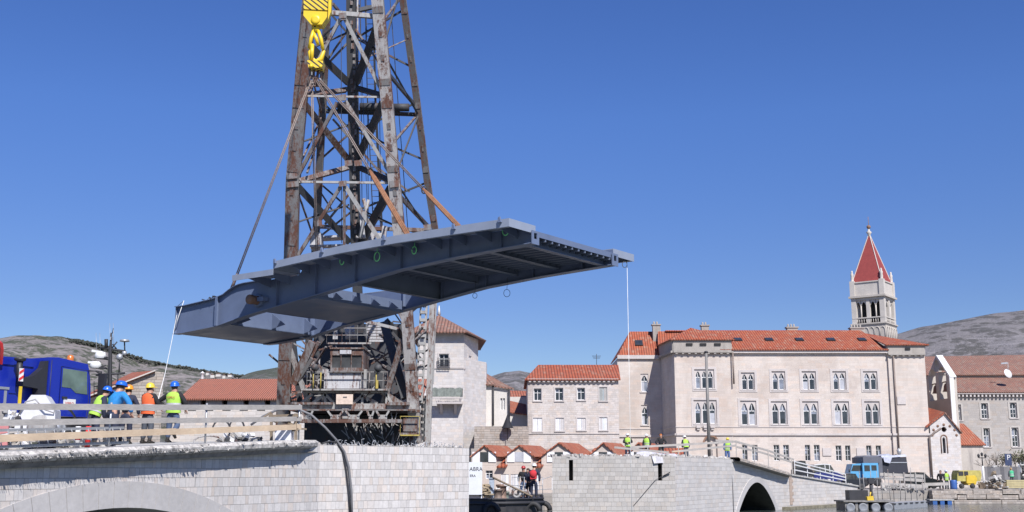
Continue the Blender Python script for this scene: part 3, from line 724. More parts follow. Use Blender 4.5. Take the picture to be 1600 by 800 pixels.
zl = zc+.3; slope(mb, [(xre+.1,140.7,zl),(xri+.1,140.7,zl),(X(1026,518,144),144,Zq(518,144)),(X(984,518,144),144,Zq(518,144))])
slope(mb, [(xre+.1,152,zl),(xre+.1,140.7,zl),(X(984,518,144),144,Zq(518,144))])
mb.build('wing_roof', M['tile_new'], b)
mb = MB(); xg = X(1030,530,141.5)
mb.prism([(xg,140.8,zc),(xg,143,Zq(508,143)),(xg,149,zc)], (.35,0,0)); mb.build('parapet_gable', M['attic'], b)
for (px, py, Y) in ((1153,532,138.2),(1201.5,533,138.2),(1249,534,138.2),(1298,534,138.2),(1347,535,138.2),(998,534,142.3)):
    mb = MB(); Y2 = Y; zz = (ze+(zr-ze)*(Y2-134.75)/(142-134.75)) if px > 1100 else zl+(Zq(518,144)-zl)*(Y2-140.7)/3.3
    p = W(px, py, Y2); x = p.x; sl = (zr-ze)/7.25 if px > 1100 else (Zq(518,144)-zl)/3.3; d = Vector((0,1,sl)).normalized()
    nn = Vector((0,-sl,1)).normalized()
    mb.obox(Vector((x,Y2,zz))+nn*.08, .95, 1.0, .16, (1,0,0), nn); mb.m = 1; mb.obox(Vector((x,Y2,zz))+nn*.17, .75, .8, .02, (1,0,0), nn)
    mb.build('skylight', [M['iron'], M['pane']], b)
for (px, py, Y, w_) in ((1025,507,143,.9),(1101,508,143,.9),(1237,511,142.5,1.3),(1338,512,142.5,1.6)):
    mb = MB(); p = W(px, py, Y); mb.box((p.x-w_/2,Y-.4,p.z-2.2),(p.x+w_/2,Y+.4,p.z-.15)); mb.box((p.x-w_/2-.12,Y-.5,p.z-.15),(p.x+w_/2+.12,Y+.5,p.z))
    for k in range(int(w_/.35)): mb.lathe((p.x-w_/2+.2+k*.36,Y,p.z), [(.11,0),(.12,.3),(.05,.38),(0,.38)], 8)
    mb.build('chimney', M['attic'], b)
mb = MB()
for (px, y0, y1) in ((1395.5,553,718),(1145,551,600)):
    a_, c_ = W(px, y0, YP-.15), W(px, y1, YP-.15); c_.x = a_.x; mb.tube([a_,c_], .1, 8)
a_ = W(1460, 676, YP-.2); mb.tube([a_+Vector((.8,0,.5)), a_, a_+Vector((-.6,0,-.5)), a_+Vector((-.6,0,-4.8))], .12, 8)
mb.build('drainpipe', plain('rusted_pipe', (.2,.16,.14), .6, .2), b)

# ---- bell tower
bt = thing('bell_tower', (W(1372,500,200).x, 200, GZ), 'tall slender stone bell tower with a dark red pyramid spire', 'bell tower')
Yt = 200.0; near = W(1383.5, 500, Yt-2.4); ph = R(36); S5 = 5.9
ex = Vector((-math.cos(ph), math.sin(ph), 0))   # along left face, going left/back
ey = Vector((math.sin(ph), math.cos(ph), 0))    # along right face, going right/back
NC = Vector((near.x, near.y, 0)); ctr = NC+(ex+ey)*S5/2
def T(a, c, z): return ctr+ex*a+ey*c+Vector((0,0,z))      # near corner = (-S/2,-S/2)
Zt = lambda py: W(1381, py, Yt-2.4).z
def tbox(mb, h, z0, z1, h2=None): h2 = h2 or h; mb.loft([[T(-h,-h,z0),T(-h,h,z0),T(h,h,z0),T(h,-h,z0)],[T(-h2,-h2,z1),T(-h2,h2,z1),T(h2,h2,z1),T(h2,-h2,z1)]]); mb.quad(T(-h2,-h2,z1),T(-h2,h2,z1),T(h2,h2,z1),T(h2,-h2,z1)); mb.quad(T(-h,-h,z0),T(h,-h,z0),T(h,h,z0),T(-h,h,z0))
h = S5/2
M['tower_stone'] = plaster('tower_stone', (.5, .455, .405), .35, (.25, .23, .21)); M['tower_light'] = plaster('light_tower_stone', (.55, .51, .465), .2)
mb = MB(); tbox(mb, h, GZ, Zt(506)); tbox(mb, h+.22, Zt(504.5), Zt(502.5)); tbox(mb, h+.3, Zt(462), Zt(459)); tbox(mb, h+.1, Zt(506), Zt(504.5))
mb.build('shaft', M['tower_stone'], bt, fix=True)
mb = MB()                        # belfry: corner piers, mid columns, arches, balustrade
z0, z1 = Zt(502.5), Zt(462)
for (a_, c_) in ((-1,-1),(-1,1),(1,1),(1,-1)):
    p = T(a_*(h-.45), c_*(h-.45), 0); mb.prism([p+ex*i*.42+ey*j*.42+Vector((0,0,z0)) for i,j in ((-1,-1),(1,-1),(1,1),(-1,1))], (0,0,z1-z0))
def face(i): return [(lambda s,o,z: T(s, -h+o, z)), (lambda s,o,z: T(-h+o, s, z)), (lambda s,o,z: T(s, h-o, z)), (lambda s,o,z: T(h-o, s, z))][i]
for i in range(4):
    Fp = face(i)
    for s in (-.25, .25): pass
    c0 = Fp(0,.4,0); mb.prism([Fp(-.3,.1,z0),Fp(.3,.1,z0),Fp(.3,.7,z0),Fp(-.3,.7,z0)], (0,0,z1-z0))
    for cx in (-1.3, 1.3):
        mb.tube([Fp(cx,.4,z0), Fp(cx,.4,z1-1.4)], .12, 6)
        for q in (-.5, .5):    # pointed lights
            for k in range(6):
                u0, u1 = cx+q-.45+.9*k/6, cx+q-.45+.9*(k+1)/6
                f_ = lambda u: z1-1.5+.75*(1-abs((u-cx-q)/.45)**1.7)
                mb.prism([Fp(u0,.3,f_(u0)),Fp(u1,.3,f_(u1)),Fp(u1,.3,z1-.35),Fp(u0,.3,z1-.35)], Fp(0,.5,0)-Fp(0,.3,0))
    mb.prism([Fp(-h+.1,.12,z1-.45),Fp(h-.1,.12,z1-.45),Fp(h-.1,.12,z1-.02),Fp(-h+.1,.12,z1-.02)], Fp(0,.6,0)-Fp(0,.12,0))
    mb.prism([Fp(-h+.1,.0,z0+.85),Fp(h-.1,.0,z0+.85),Fp(h-.1,.0,z0+1.05),Fp(-h+.1,.0,z0+1.05)], Fp(0,.3,0)-Fp(0,0,0))
    for k in range(13): u = -h+.5+k*(2*h-1)/12; mb.tube([Fp(u,.15,z0), Fp(u,.15,z0+.85)], .07, 5)
mb.build('belfry', M['tower_light'], bt, fix=True)
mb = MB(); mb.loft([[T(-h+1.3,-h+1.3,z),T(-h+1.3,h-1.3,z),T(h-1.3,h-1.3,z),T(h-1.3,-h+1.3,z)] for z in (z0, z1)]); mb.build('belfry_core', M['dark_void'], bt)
mb = MB(); z2, z3 = Zt(459), Zt(437.5); tbox(mb, h-.15, z2, z3-.1); tbox(mb, h, z3-.1, z3+.1)
for (a_, c_) in ((-1,-1),(-1,1),(1,1),(1,-1)): p = T(a_*(h-.35), c_*(h-.35), 0); mb.prism([p+ex*i*.42+ey*j*.42+Vector((0,0,z2)) for i,j in ((-1,-1),(1,-1),(1,1),(-1,1))], (0,0,z3-z2+.3))
mb.build('attic', M['tower_light'], bt, fix=True)
for (a_, c_) in ((-1,-1),(-1,1),(1,1),(1,-1)):
    mb = MB(); p = T(a_*(h-.35), c_*(h-.35), z3+.3); mb.lathe(p, [(.34,0),(.25,.2),(.3,.5),(.24,.9),(.3,1.25),(.16,1.5),(.18,1.7),(.12,1.9),(0,1.95)], 8); mb.build('corner_statue', M['tower_light'], bt)
mb = MB(); hs = h-.3; zt_ = Zt(361); za = z3+.1
base = [T(-hs,-hs,za),T(-hs,hs,za),T(hs,hs,za),T(hs,-hs,za)]; apx = T(0,0,W(1370,361,Yt).z)
for i in range(4): mb.quad(base[i], base[(i+1)%4], apx)
mb.build('spire', M['spire'], bt, fix=True)
mb = MB()
for p in base: mb.beam(p, apx, .12, .12)
mb.lathe(apx-Vector((0,0,.5)), [(.25,0),(.3,.3),(.5,.6),(.2,.9),(.12,1.3)], 10); mb.build('spire_ridge', M['tower_light'], bt)
mb = MB(); mb.ball(apx+Vector((0,0,1.1)), .38, 10); mb.tube([apx, apx+Vector((0,0,3.0))], .05, 5); mb.build('finial', M['brown_stone'], bt)
mb = MB()                        # blind arcade on the shaft
zA = Zt(506)
for i in (0, 1):
    Fp = face(i)
    for k in range(6):
        cx = -h+.55+k*(2*h-1.1)/5; r = .42
        pts = [Fp(cx+r*math.cos(t), -.05, zA-1.0+r*1.5*math.sin(t)) for t in [math.pi*q/8 for q in range(9)]]
        mb.tube([Fp(cx+r,-.05,zA-2.2)]+pts+[Fp(cx-r,-.05,zA-2.2)], .07, 5)
mb.build('blind_arcade', M['tower_light'], bt)

# ---- convent, bell gable, chapel
cv = thing('convent', (W(1540,700,150).x, 152, GZ), 'long grey stone convent with brown tiled roofs and round-arched windows', 'convent')
Yc = 150.0; cA = (X(1478,650,Yc), Yc); xe = cA[0]+45
oc = ops(cA, Yc, [(1491,632,1502,657),(1533,630,1544,654),(1578,629,1589,653),(1537,669,1547,698),(1581,668,1592,698),(1625,629,1636,653),(1626,668,1637,698),(1590,715,1603,742)])
mb = MB(); Pc = wallgrid(mb, cA, (xe, Yc), GZ, Zq(616,Yc), oc); wallgrid(mb, (cA[0],165), cA, GZ, Zq(616,Yc), [])
wallgrid(mb, (cA[0]-8,155.5), (xe,155.5), GZ, Zq(585,155.5), []); mb.build('wall', M['convent'], cv)
for o in oc: window(Pc, o, cv, 'arch', sill=True)
mb = MB(); cornice(mb, cA, (xe,Yc), Zq(616,Yc), Zq(613,Yc), .5, dent=(.5,.22,.35)); mb.build('eaves', M['palazzo_trim'], cv)
mb = MB()
for o in oc:
    a_,b_,c_,e_ = o
    for (x0,z0_,x1,z1_) in ((a_-.22,b_-.1,a_-.003,e_+.1),(c_+.003,b_-.1,c_+.22,e_+.1),(a_-.003,e_+.003,c_+.003,e_+.18)): fr_box(mb, Pc, x0,z0_,x1,z1_,.002,.06)
mb.build('window_surround', M['convent_light'], cv)['kind'] = 'stuff'
mb = MB(); slope(mb, [(cA[0]-.3,Yc-.6,Zq(612.5,Yc-.6)),(xe,Yc-.6,Zq(612.5,Yc-.6)),(xe,155.4,Zq(590,155.4)),(cA[0]-.3,155.4,Zq(590,155.4))]); mb.build('lower_roof', M['tile_old'], cv)
mb = MB(); slope(mb, [(cA[0]-8,155.1,Zq(586,155.1)),(xe,155.1,Zq(584,155.1)),(xe,163,W(1600,549,163).z),(cA[0]-8,163,Zq(559,163))]); slope(mb, [(cA[0]-8,171,Zq(586,155.1)),(xe,171,Zq(584,155.1)),(xe,163,W(1600,549,163).z),(cA[0]-8,163,Zq(559,163))]); mb.build('upper_roof', M['tile_old'], cv)
d_ = thing('satellite_dish', W(1575,590,151), 'white satellite dish on the lower roof of the grey convent', 'satellite dish')
mb = MB(); mb.lathe(W(1576,583,151), [(0,.15),(.3,.1),(.55,-.05),(.62,-.1)], 14, (.4,-1,.35)); mb.build('dish', M['white_frame'], d_)
mb = MB(); mb.tube([W(1575,592,151.6), W(1575,584,151.2)], .05, 5); mb.beam(W(1564,568,151.3), W(1574,567,151.3), .08, .2); mb.tube([W(1575,584,151), W(1575,566,151)], .03, 5); mb.build('mount', M['steel_grey'], d_)

bgb = thing('bell_gable', (53, 142, GZ), 'shaded stone bell gable with arched bell openings and a sunlit white right edge', 'bell gable')
n0 = W(1483, 600, 139.5); f0 = W(1447.5, 600, 146.5); dG = Vector((f0.x-n0.x, f0.y-n0.y, 0)); LG = dG.length; dG.normalize(); nG = Vector((-abs(dG.y), dG.x*(-1 if dG.y > 0 else 1), 0)).normalized()
if nG.x > 0: nG = -nG
def GP(s, z, o=0.0): return Vector((n0.x, n0.y, z))+dG*s+nG*o          # s from the near edge back
zE = W(1483,588,139.5).z; zTop = W(1461,557,143).z; ZS = W(1465,600,143).z
mb = MB(); N = 60
def gtop(s): return zE+(zTop-zE)*(1-abs(s/LG*2-1))
opn = [(LG*.27, LG*.16, zE-2.6, zE+.2), (LG*.73, LG*.16, zE-2.6, zE+.2), (LG*.5, LG*.1, zE+.75, zE+1.6)]
def holes(s):
    r = []
    for (c0, hw, za_, zb_) in opn:
        if abs(s-c0) < hw: r.append((za_, zb_+hw*math.sqrt(1-((s-c0)/hw)**2)*1.0))
    return sorted(r)
for i in range(N):
    s0, s1 = LG*i/N, LG*(i+1)/N; sm_ = (s0+s1)/2; hs_ = holes(sm_); z_ = GZ
    cuts = []
    for (q0, q1) in hs_: cuts.append((z_, q0)); z_ = q1
    cuts.append((z_, None))
    for (q0, q1) in cuts:
        ta, tb_ = (gtop(s0) if q1 is None else q1), (gtop(s1) if q1 is None else q1)
        mb.prism([GP(s0,q0),GP(s1,q0),GP(s1,tb_),GP(s0,ta)], -nG*.9)
mb.build('wall', M['tower_stone'], bgb)
mb = MB(); mb.beam(GP(-.25,zE-.12,-.45), GP(LG/2,zTop+.12,-.45), .8, .12); mb.beam(GP(LG+.25,zE-.12,-.45), GP(LG/2,zTop+.12,-.45), .8, .12); mb.box((n0.x-.0,n0.y-.25,GZ+3),(n0.x+.5,n0.y-.002,zE)); mb.build('sunlit_coping', M['white_frame'], bgb)  # sunlit stone edge of the gable put into the colour as white
for (c0, hw, za_, zb_) in opn[:2]:
    mb = MB(); mb.lathe(GP(c0,za_+.9,-.45), [(.55,0),(.42,.2),(.34,.7),(.22,.95),(0,1.0)], 10); mb.tube([GP(c0-hw,za_+2.1,-.45), GP(c0+hw,za_+2.1,-.45)], .08, 5); mb.tube([GP(c0,za_+1.8,-.45),GP(c0,za_+2.1,-.45)], .1, 5); mb.build('bell', M['brown_stone'], bgb)

ch = thing('chapel', (W(1478,700,136).x, 136, GZ), 'small pale stone chapel with gable front, round window and narrow lancet', 'chapel')
Yh = 134.8; xa, xc = X(1455,700,Yh), X(1501,700,Yh); ax = X(1476,650,Yh); zap, zeh = Zq(645.5,Yh), Zq(676,Yh)
mb = MB(); N = 40; lw = (X(1472.5,690,Yh), X(1477.5,690,Yh), Zq(708,Yh), Zq(686,Yh)); rw = (X(1475,671,Yh), Zq(671,Yh), .3)
def ctop(x): return zap+(zeh-zap)*(x-ax)/(xc-ax) if x > ax else zap-(zap-Zq(664,Yh))*(ax-x)/(ax-xa)
for i in range(N):
    x0, x1 = xa+(xc-xa)*i/N, xa+(xc-xa)*(i+1)/N; xm_ = (x0+x1)/2; cuts = []; z_ = GZ
    if lw[0] < xm_ < lw[1]: cuts.append((z_, lw[2])); z_ = lw[3]+.25*(1-abs((xm_-(lw[0]+lw[1])/2)/((lw[1]-lw[0])/2)))
    if abs(xm_-rw[0]) < rw[2]: hh = math.sqrt(rw[2]**2-(xm_-rw[0])**2); cuts.append((z_, rw[1]-hh)); z_ = rw[1]+hh
    cuts.append((z_, None))
    for (q0, q1) in cuts: mb.prism([(x0,Yh,q0),(x1,Yh,q0),(x1,Yh,q1 or ctop(x1)),(x0,Yh,q1 or ctop(x0))], (0,.35,0))
mb.quad((xa,Yh+12,GZ),(xa,Yh,GZ),(xa,Yh,Zq(664,Yh)),(xa,Yh+12,Zq(664,Yh))); mb.quad((xc,Yh,GZ),(xc,Yh+12,GZ),(xc,Yh+12,zeh),(xc,Yh,zeh))
mb.build('wall', M['tower_house'], ch)
mb = MB(); mb.quad((xa+.1,Yh+.36,GZ),(xc-.1,Yh+.36,GZ),(xc-.1,Yh+.36,zeh),(xa+.1,Yh+.36,zeh)); mb.build('dark_glazing', M['pane'], ch)
mb = MB(); slope(mb, [(ax,Yh-.25,zap+.12),(xc+.3,Yh-.25,zeh-.05),(xc+.3,Yh+12,zeh-.05),(ax,Yh+12,zap+.12)]); mb.build('roof', M['tile_old'], ch)
mb = MB(); slope(mb, [(ax-.01,Yh-.2,zap+.1),(xa-.5,Yh-.2,Zq(667,Yh)),(xa-.5,Yh+12,Zq(655,Yh)),(ax-.01,Yh+12,zap+2.0)]); mb.build('roof', M['tile_new'], ch)
mb = MB()
for k in range(7): a_ = math.pi*k/6; p = Vector((rw[0]+1.4*math.cos(a_), Yh-.03, rw[1]-.35+1.2*math.sin(a_)-.3)); mb.lathe(p, [(.16,0),(.1,.05),(0,.05)], 8, (0,-1,0))
mb.build('stone_boss', M['brown_stone'], ch)
mb = MB(); cx_ = (lw[0]+lw[1])/2; hw2 = (lw[1]-lw[0])/2; pts = [Vector((cx_-hw2*1.9,Yh-.02,lw[2]))]+[Vector((cx_-hw2*1.9*math.cos(t),Yh-.02,lw[3]+.1+hw2*2*math.sin(t))) for t in [math.pi*k/8 for k in range(9)]]+[Vector((cx_+hw2*1.9,Yh-.02,lw[2]))]
mb.tube(pts, .07, 5); mb.build('lancet_surround', M['brown_stone'], ch)
an = thing('side_house', (W(1518,700,141).x, 141, GZ), 'low house with orange roof and streaked wall behind the chapel', 'house')
Ys = 141.0; x0, x1 = X(1494,700,Ys), X(1536,700,Ys); mb = MB(); wallgrid(mb, (x0,Ys), (x1,Ys), GZ, Zq(695,Ys), []); wallgrid(mb, (x1,Ys), (x1,Ys+6), GZ, Zq(695,Ys), []); mb.build('wall', plaster('streaked_wall', (.47,.43,.39), .9, (.22,.2,.19)), an)
mb = MB(); slope(mb, [(x0,Ys-.3,Zq(695,Ys)),(x1+.3,Ys-.3,Zq(695,Ys)),(X(1506,665,Ys+4),Ys+4,Zq(662,Ys+4)),(x0,Ys+4,Zq(658,Ys+4))]); mb.build('roof', M['tile_orange'], an)

# ---- house with eight windows
hb = thing('stone_house', (W(895,650,122).x, 124, GZ), 'two-storey stone house with red roof, four dark windows over four white shuttered ones', 'house')
Yb = 120.0; hA = (X(824.5,640,Yb), Yb); xR = X(967,640,Yb)
ou = ops(hA, Yb, [(834,607,846,626),(867.5,606,880,626),(902,606,914,625),(936.5,605,948.5,626)]); ol = ops(hA, Yb, [(833,653,847,674),(868,653,881,673),(902,653,915,672),(936.5,652,949,672)])
mb = MB(); Pb = wallgrid(mb, hA, (xR,Yb), GZ, Zq(594,Yb), ou+ol); wallgrid(mb, (hA[0],Yb+12), hA, GZ, Zq(594,Yb), []); wallgrid(mb, (xR,Yb), (xR,Yb+12), GZ, Zq(594,Yb), []); mb.build('wall', M['house'], hb)
for o in ou[:3]: window(Pb, o, hb, 'sash')
window(Pb, ou[3], hb, 'shut', frame=plain('grey_shutter', (.33,.34,.33), .6))
for o in ol: window(Pb, o, hb, 'shut', frame=M['shutter'])
mb = MB(); cornice(mb, hA, (xR,Yb), Zq(594,Yb), Zq(592,Yb), .35, dent=(.48,.24,.22)); mb.build('eaves', M['palazzo_trim'], hb); mb = MB(); cornice(mb, hA, (xR,Yb), Zq(678,Yb), Zq(677,Yb), .08); mb.build('string_course', M['palazzo_trim'], hb)
mb = MB(); r0, r1 = W(841,570,126), W(966,569,126)
slope(mb, [(hA[0]-.3,Yb-.4,Zq(593,Yb)),(xR+.2,Yb-.4,Zq(593,Yb)),(r1.x,126,r0.z),(r0.x,126,r0.z)]); slope(mb, [(hA[0]-.3,Yb+12.4,Zq(593,Yb)),(hA[0]-.3,Yb-.4,Zq(593,Yb)),r0]); slope(mb, [(xR+.2,Yb+12.4,Zq(593,Yb)),(hA[0]-.3,Yb+12.4,Zq(593,Yb)),r0,(r1.x,126,r0.z)])
mb.build('roof', M['tile_new'], hb)
mb = MB(); p = W(932,556,126); mb.tube([p-Vector((0,0,1.4)), p+Vector((0,0,.2))], .03, 5)
for k in range(4): mb.tube([p+Vector((-.5+.05*k,0,-.1*k)), p+Vector((.5-.05*k,0,-.1*k))], .015, 4)
tag(mb.build('antenna', M['iron']), 'thin television antenna on the red roof of the stone house', 'antenna')

# ---- tower house
th = thing('tower_house', (W(700,600,107).x, 108, GZ), 'tall pale stone tower house with brown hipped roof and a small balcony', 'house')
Ya = 105.0; a0_, a1_ = X(652,600,Ya), X(724.5,600,Ya); c1_ = (X(747,560,109.5), 109.5)
ov = [opx((a0_,Ya), Ya, 686,553,701,574), opx((a0_,Ya), Ya, 689,606,709,620)]
mb = MB(); Pa = wallgrid(mb, (a0_,Ya), (a1_,Ya), GZ, Zq(518,Ya), ov)
side = []; Lr = (Vector(c1_)-Vector((a1_,Ya))).length
so = [(Lr*.3,Zq(566,Ya),Lr*.5,Zq(553,Ya)),(Lr*.35,Zq(618,Ya),Lr*.5,Zq(600,Ya)),(Lr*.35,Zq(664,Ya),Lr*.5,Zq(645,Ya))]
Pas = wallgrid(mb, (a1_,Ya), c1_, GZ, Zq(522,Ya), so); wallgrid(mb, c1_, (c1_[0]-1,118), GZ, Zq(522,Ya), []); wallgrid(mb, (a0_,118), (a0_,Ya), GZ, Zq(518,Ya), [])
mb.prism([(a1_,Ya+.002,GZ),(c1_[0]+.8,c1_[1]-.8,GZ),(c1_[0]+.8,c1_[1]+2,GZ)], (0,0,Zq(560,Ya)-GZ)); mb.build('wall', M['tower_house'], th)
window(Pa, ov[0], th, 'sash'); window(Pa, ov[1], th, 'open')
for o in so: window(Pas, o, th, 'shut', frame=M['shutter'])
mb = MB(); apx = W(686,492,110); z_ = Zq(518,Ya-1); C4 = [(a0_-1,Ya-.8,z_),(a1_+.3,Ya-.8,z_),(c1_[0]+.8,c1_[1]-.6,z_-.25),(c1_[0],119,z_),(a0_-1,119,z_)]
for i in range(5): slope(mb, [C4[i], C4[(i+1)%5], apx], .12)
mb.build('roof', M['tile_old'], th); mb = MB(); mb.tube([apx, apx+Vector((0,0,.9))], [.18,.03], 6); mb.build('finial', M['white_frame'], th)
mb = MB(); cornice(mb, (a0_,Ya), (a1_,Ya), Zq(574,Ya)-.12, Zq(573,Ya), .08); cornice(mb, (a1_,Ya), c1_, Zq(575,Ya)-.12, Zq(574,Ya), .08); mb.build('string_course', M['palazzo_trim'], th)
bx0, bx1 = X(677,620,Ya), X(723,620,Ya); zb0 = Zq(632,Ya)
mb = MB(); mb.box((bx0,Ya-1.1,zb0-.0),(bx1,Ya-.003,zb0+.16)); mb.box((bx0,Ya-1.1,Zq(622,Ya)-.12),(bx1,Ya-.98,Zq(622,Ya)+.02))
for k in range(14): u = bx0+.1+(bx1-bx0-.2)*k/13; mb.box((u-.05,Ya-1.08,zb0+.16),(u+.05,Ya-.99,Zq(622,Ya)-.12))
for px in (690, 712): x = X(px,636,Ya); mb.prism([(x-.12,Ya-.003,zb0),(x-.12,Ya-.95,zb0),(x-.12,Ya-.003,zb0-.9)], (.24,0,0))
bal = mb.build('balcony', M['palazzo_trim'], th)
mb = MB()
for k in range(12):
    u0, u1 = bx0+(bx1-bx0)*k/12, bx0+(bx1-bx0)*(k+1)/12; s0, s1 = .06*math.sin(k*1.9), .06*math.sin((k+1)*1.9)
    mb.quad((u0,Ya-1.0+s0,Zq(621,Ya)),(u1,Ya-1.0+s1,Zq(621,Ya)),(u1,Ya-1.0,Zq(607.5,Ya)+s1),(u0,Ya-1.0,Zq(607.5,Ya)+s0)); mb.quad((bx1,Ya-1.0,Zq(621,Ya)),(bx1,Ya-.1,Zq(621,Ya)),(bx1,Ya-.1,Zq(607.5,Ya)),(bx1,Ya-1,Zq(607.5,Ya)))
mb.build('balcony_net', plain('green_net', (.18,.2,.18), .8, 0, .3, 4), bal)
mb = MB()
for k in range(9): u = X(684,570,Ya)+k*(X(703,570,Ya)-X(684,570,Ya))/8; mb.box((u-.02,Ya-.3,Zq(575.5,Ya)),(u+.02,Ya-.27,Zq(560,Ya)))
for z in (575.5, 571, 567, 563, 560): mb.box((X(683.5,570,Ya),Ya-.31,Zq(z,Ya)-.02),(X(703.5,570,Ya),Ya-.26,Zq(z,Ya)+.02))
mb.build('window_railing', M['iron'], th)

# annex with two brown roofs right of the tower house
ac = thing('stone_house', (W(775,640,110).x, 112, GZ), 'plain plastered house with brown roof and drainpipe beside the tower house', 'house')
Y2 = 109.0; x0, x1, x2 = X(748,640,Y2), X(771,640,Y2), X(797,640,Y2)
mb = MB(); o1 = [opx((x0,Y2), Y2, 751,620,754,638)]; wallgrid(mb, (x0,Y2), (x1,Y2), GZ, Zq(602,Y2), o1); o2 = [opx((x1,Y2+.3), Y2+.3, 782,622,785,640), opx((x1,Y2+.3), Y2+.3, 786,622,789,640)]
P2_ = wallgrid(mb, (x1,Y2+.3), (x2,Y2+.3), GZ, Zq(607,Y2), o2); wallgrid(mb, (x2,Y2+.3), (x2-1.5,Y2+8), GZ, Zq(607,Y2), []); mb.build('wall', M['plaster_white'], ac)
for o in o2: window(P2_, o, ac, 'plain', sill=False)
mb = MB(); slope(mb, [(x0-1,Y2-.4,Zq(601,Y2)),(x1+.2,Y2-.4,Zq(601,Y2)),W(752,578,Y2+4),W(745,572,Y2+4)]); slope(mb, [(x1-.2,Y2,Zq(602,Y2)),(x2+.4,Y2,Zq(607,Y2)),(x2-.5,Y2+5,Zq(600,Y2+5)),W(754,580,Y2+4.5)]); mb.build('roof', M['tile_old'], ac)
mb = MB(); mb.tube([W(770.5,603,Y2-.15), W(770.5,665,Y2-.15)], .09, 6); mb.tube([W(795.5,608,Y2), W(795.5,660,Y2)], .09, 6); mb.build('drainpipe', M['iron'], ac)
um = thing('parasol', W(793,668,101), 'folded dark pointed canopy on the terrace wall below the annex', 'parasol')
mb = MB(); p = W(793,667,101); mb.lathe(p, [(.52,-.1),(.38,.15),(.2,.6),(.03,1.05),(0,1.1)], 8); mb.build('canopy', plain('dark_canvas', (.015,.015,.02), .8), um); mb = MB(); mb.tube([p-Vector((0,0,1.2)), p+Vector((0,0,1.0))], .03, 5); mb.build('pole', M['iron'], um)
# roofs glimpsed behind
rb = thing('small_house', (W(810,640,128).x, 130, GZ), 'small houses with bright orange roofs in the gap before the stone house', 'house')
mb = MB(); Y3 = 126.0; wallgrid(mb, (X(792,650,Y3),Y3), (X(828,650,Y3),Y3), GZ, Zq(647,Y3), []); wallgrid(mb, (X(792,650,Y3),Y3+6), (X(828,650,Y3),Y3+6), GZ, Zq(620,Y3+6), []); mb.build('wall', M['plaster_white'], rb)
mb = MB(); slope(mb, [W(792,643,Y3-.3),W(828,648,Y3-.3),W(828,633,Y3+5),W(792,625,Y3+5)]); slope(mb, [W(790,621,Y3+6),W(828,621,Y3+6),W(828,611,Y3+10),W(790,610,Y3+10)]); mb.build('roof', M['tile_orange'], rb)
# terrace wall
tw = MB(); Yw = 101.5; wallgrid(tw, (X(741,690,Yw),Yw), (X(826,690,Yw),Yw), GZ, Zq(668,Yw), []); tw.prism([(X(741,690,Yw),Yw,Zq(668,Yw)),(X(826,690,Yw),Yw,Zq(668,Yw)),(X(826,690,Yw),Yw+8,Zq(668,Yw)),(X(741,690,Yw),Yw+8,Zq(668,Yw))], (0,0,.1))
tw = tag(tw.build('terrace_wall', M['rough_wall']), 'rough stone terrace wall above the orange market roofs', 'wall')
# ---- market row with five dormer gables
mk = thing('market_hall', (W(870,740,98).x, 99, GZ), 'low market building with a row of small gables and orange tiled roofs', 'market hall')
Ym = 97.0; gab = [756.5, 811, 873, 942, 997]; hw_ = [19, 21, 27, 22, 18]; xL, xRr = X(733,740,Ym), X(1052,740,Ym)
zev = Zq(727,Ym); o_all = []
mb = MB()
om = [opx((xL,Ym), Ym, *q) for q in ((759,735,770,748),(783,741,795,766),(798,741,811,766),(830,742,842,766),(862,745,870,766),(905,745,915,766))]
Pk = wallgrid(mb, (xL,Ym), (xRr,Ym), GZ, zev, om)
for gx, hw in zip(gab, hw_):
    a_, c_ = X(gx-hw,715,Ym), X(gx+hw,715,Ym); zz0, zz1 = Zq(712,Ym), Zq(696 if gx < 850 else 692,Ym); m_ = (a_+c_)/2
    mb.quad((a_,Ym-.01,zev),(c_,Ym-.01,zev),(c_,Ym-.01,zz0),(a_,Ym-.01,zz0)); mb.quad((a_,Ym-.01,zz0),(c_,Ym-.01,zz0),(m_,Ym-.01,zz1)); mb.quad((c_,Ym-.01,zev),(c_+1.9,Ym+4,zev),(c_+1.9,Ym+4,zz0),(c_,Ym-.01,zz0)); mb.quad((a_+1.9,Ym+4,zev),(a_,Ym-.01,zev),(a_,Ym-.01,zz0),(a_+1.9,Ym+4,zz0))
mb.build('wall', M['plaster_pink'], mk)
zR = Zq(700,Ym+4)
edges = [xL]+[X(g_+s_*h_,715,Ym) for g_, h_ in zip(gab, hw_) for s_ in (-1,1)]+[xRr]
for i in range(0, len(edges), 2):
    if edges[i+1]-edges[i] > .1: mb = MB(); slope(mb, [(edges[i]+.02,Ym-.5,zev-.1),(edges[i+1]-.02,Ym-.5,zev-.1),(edges[i+1]+1.8,Ym+4,zR),(edges[i]+1.8,Ym+4,zR)]); mb.build('main_roof', M['tile_new'], mk)
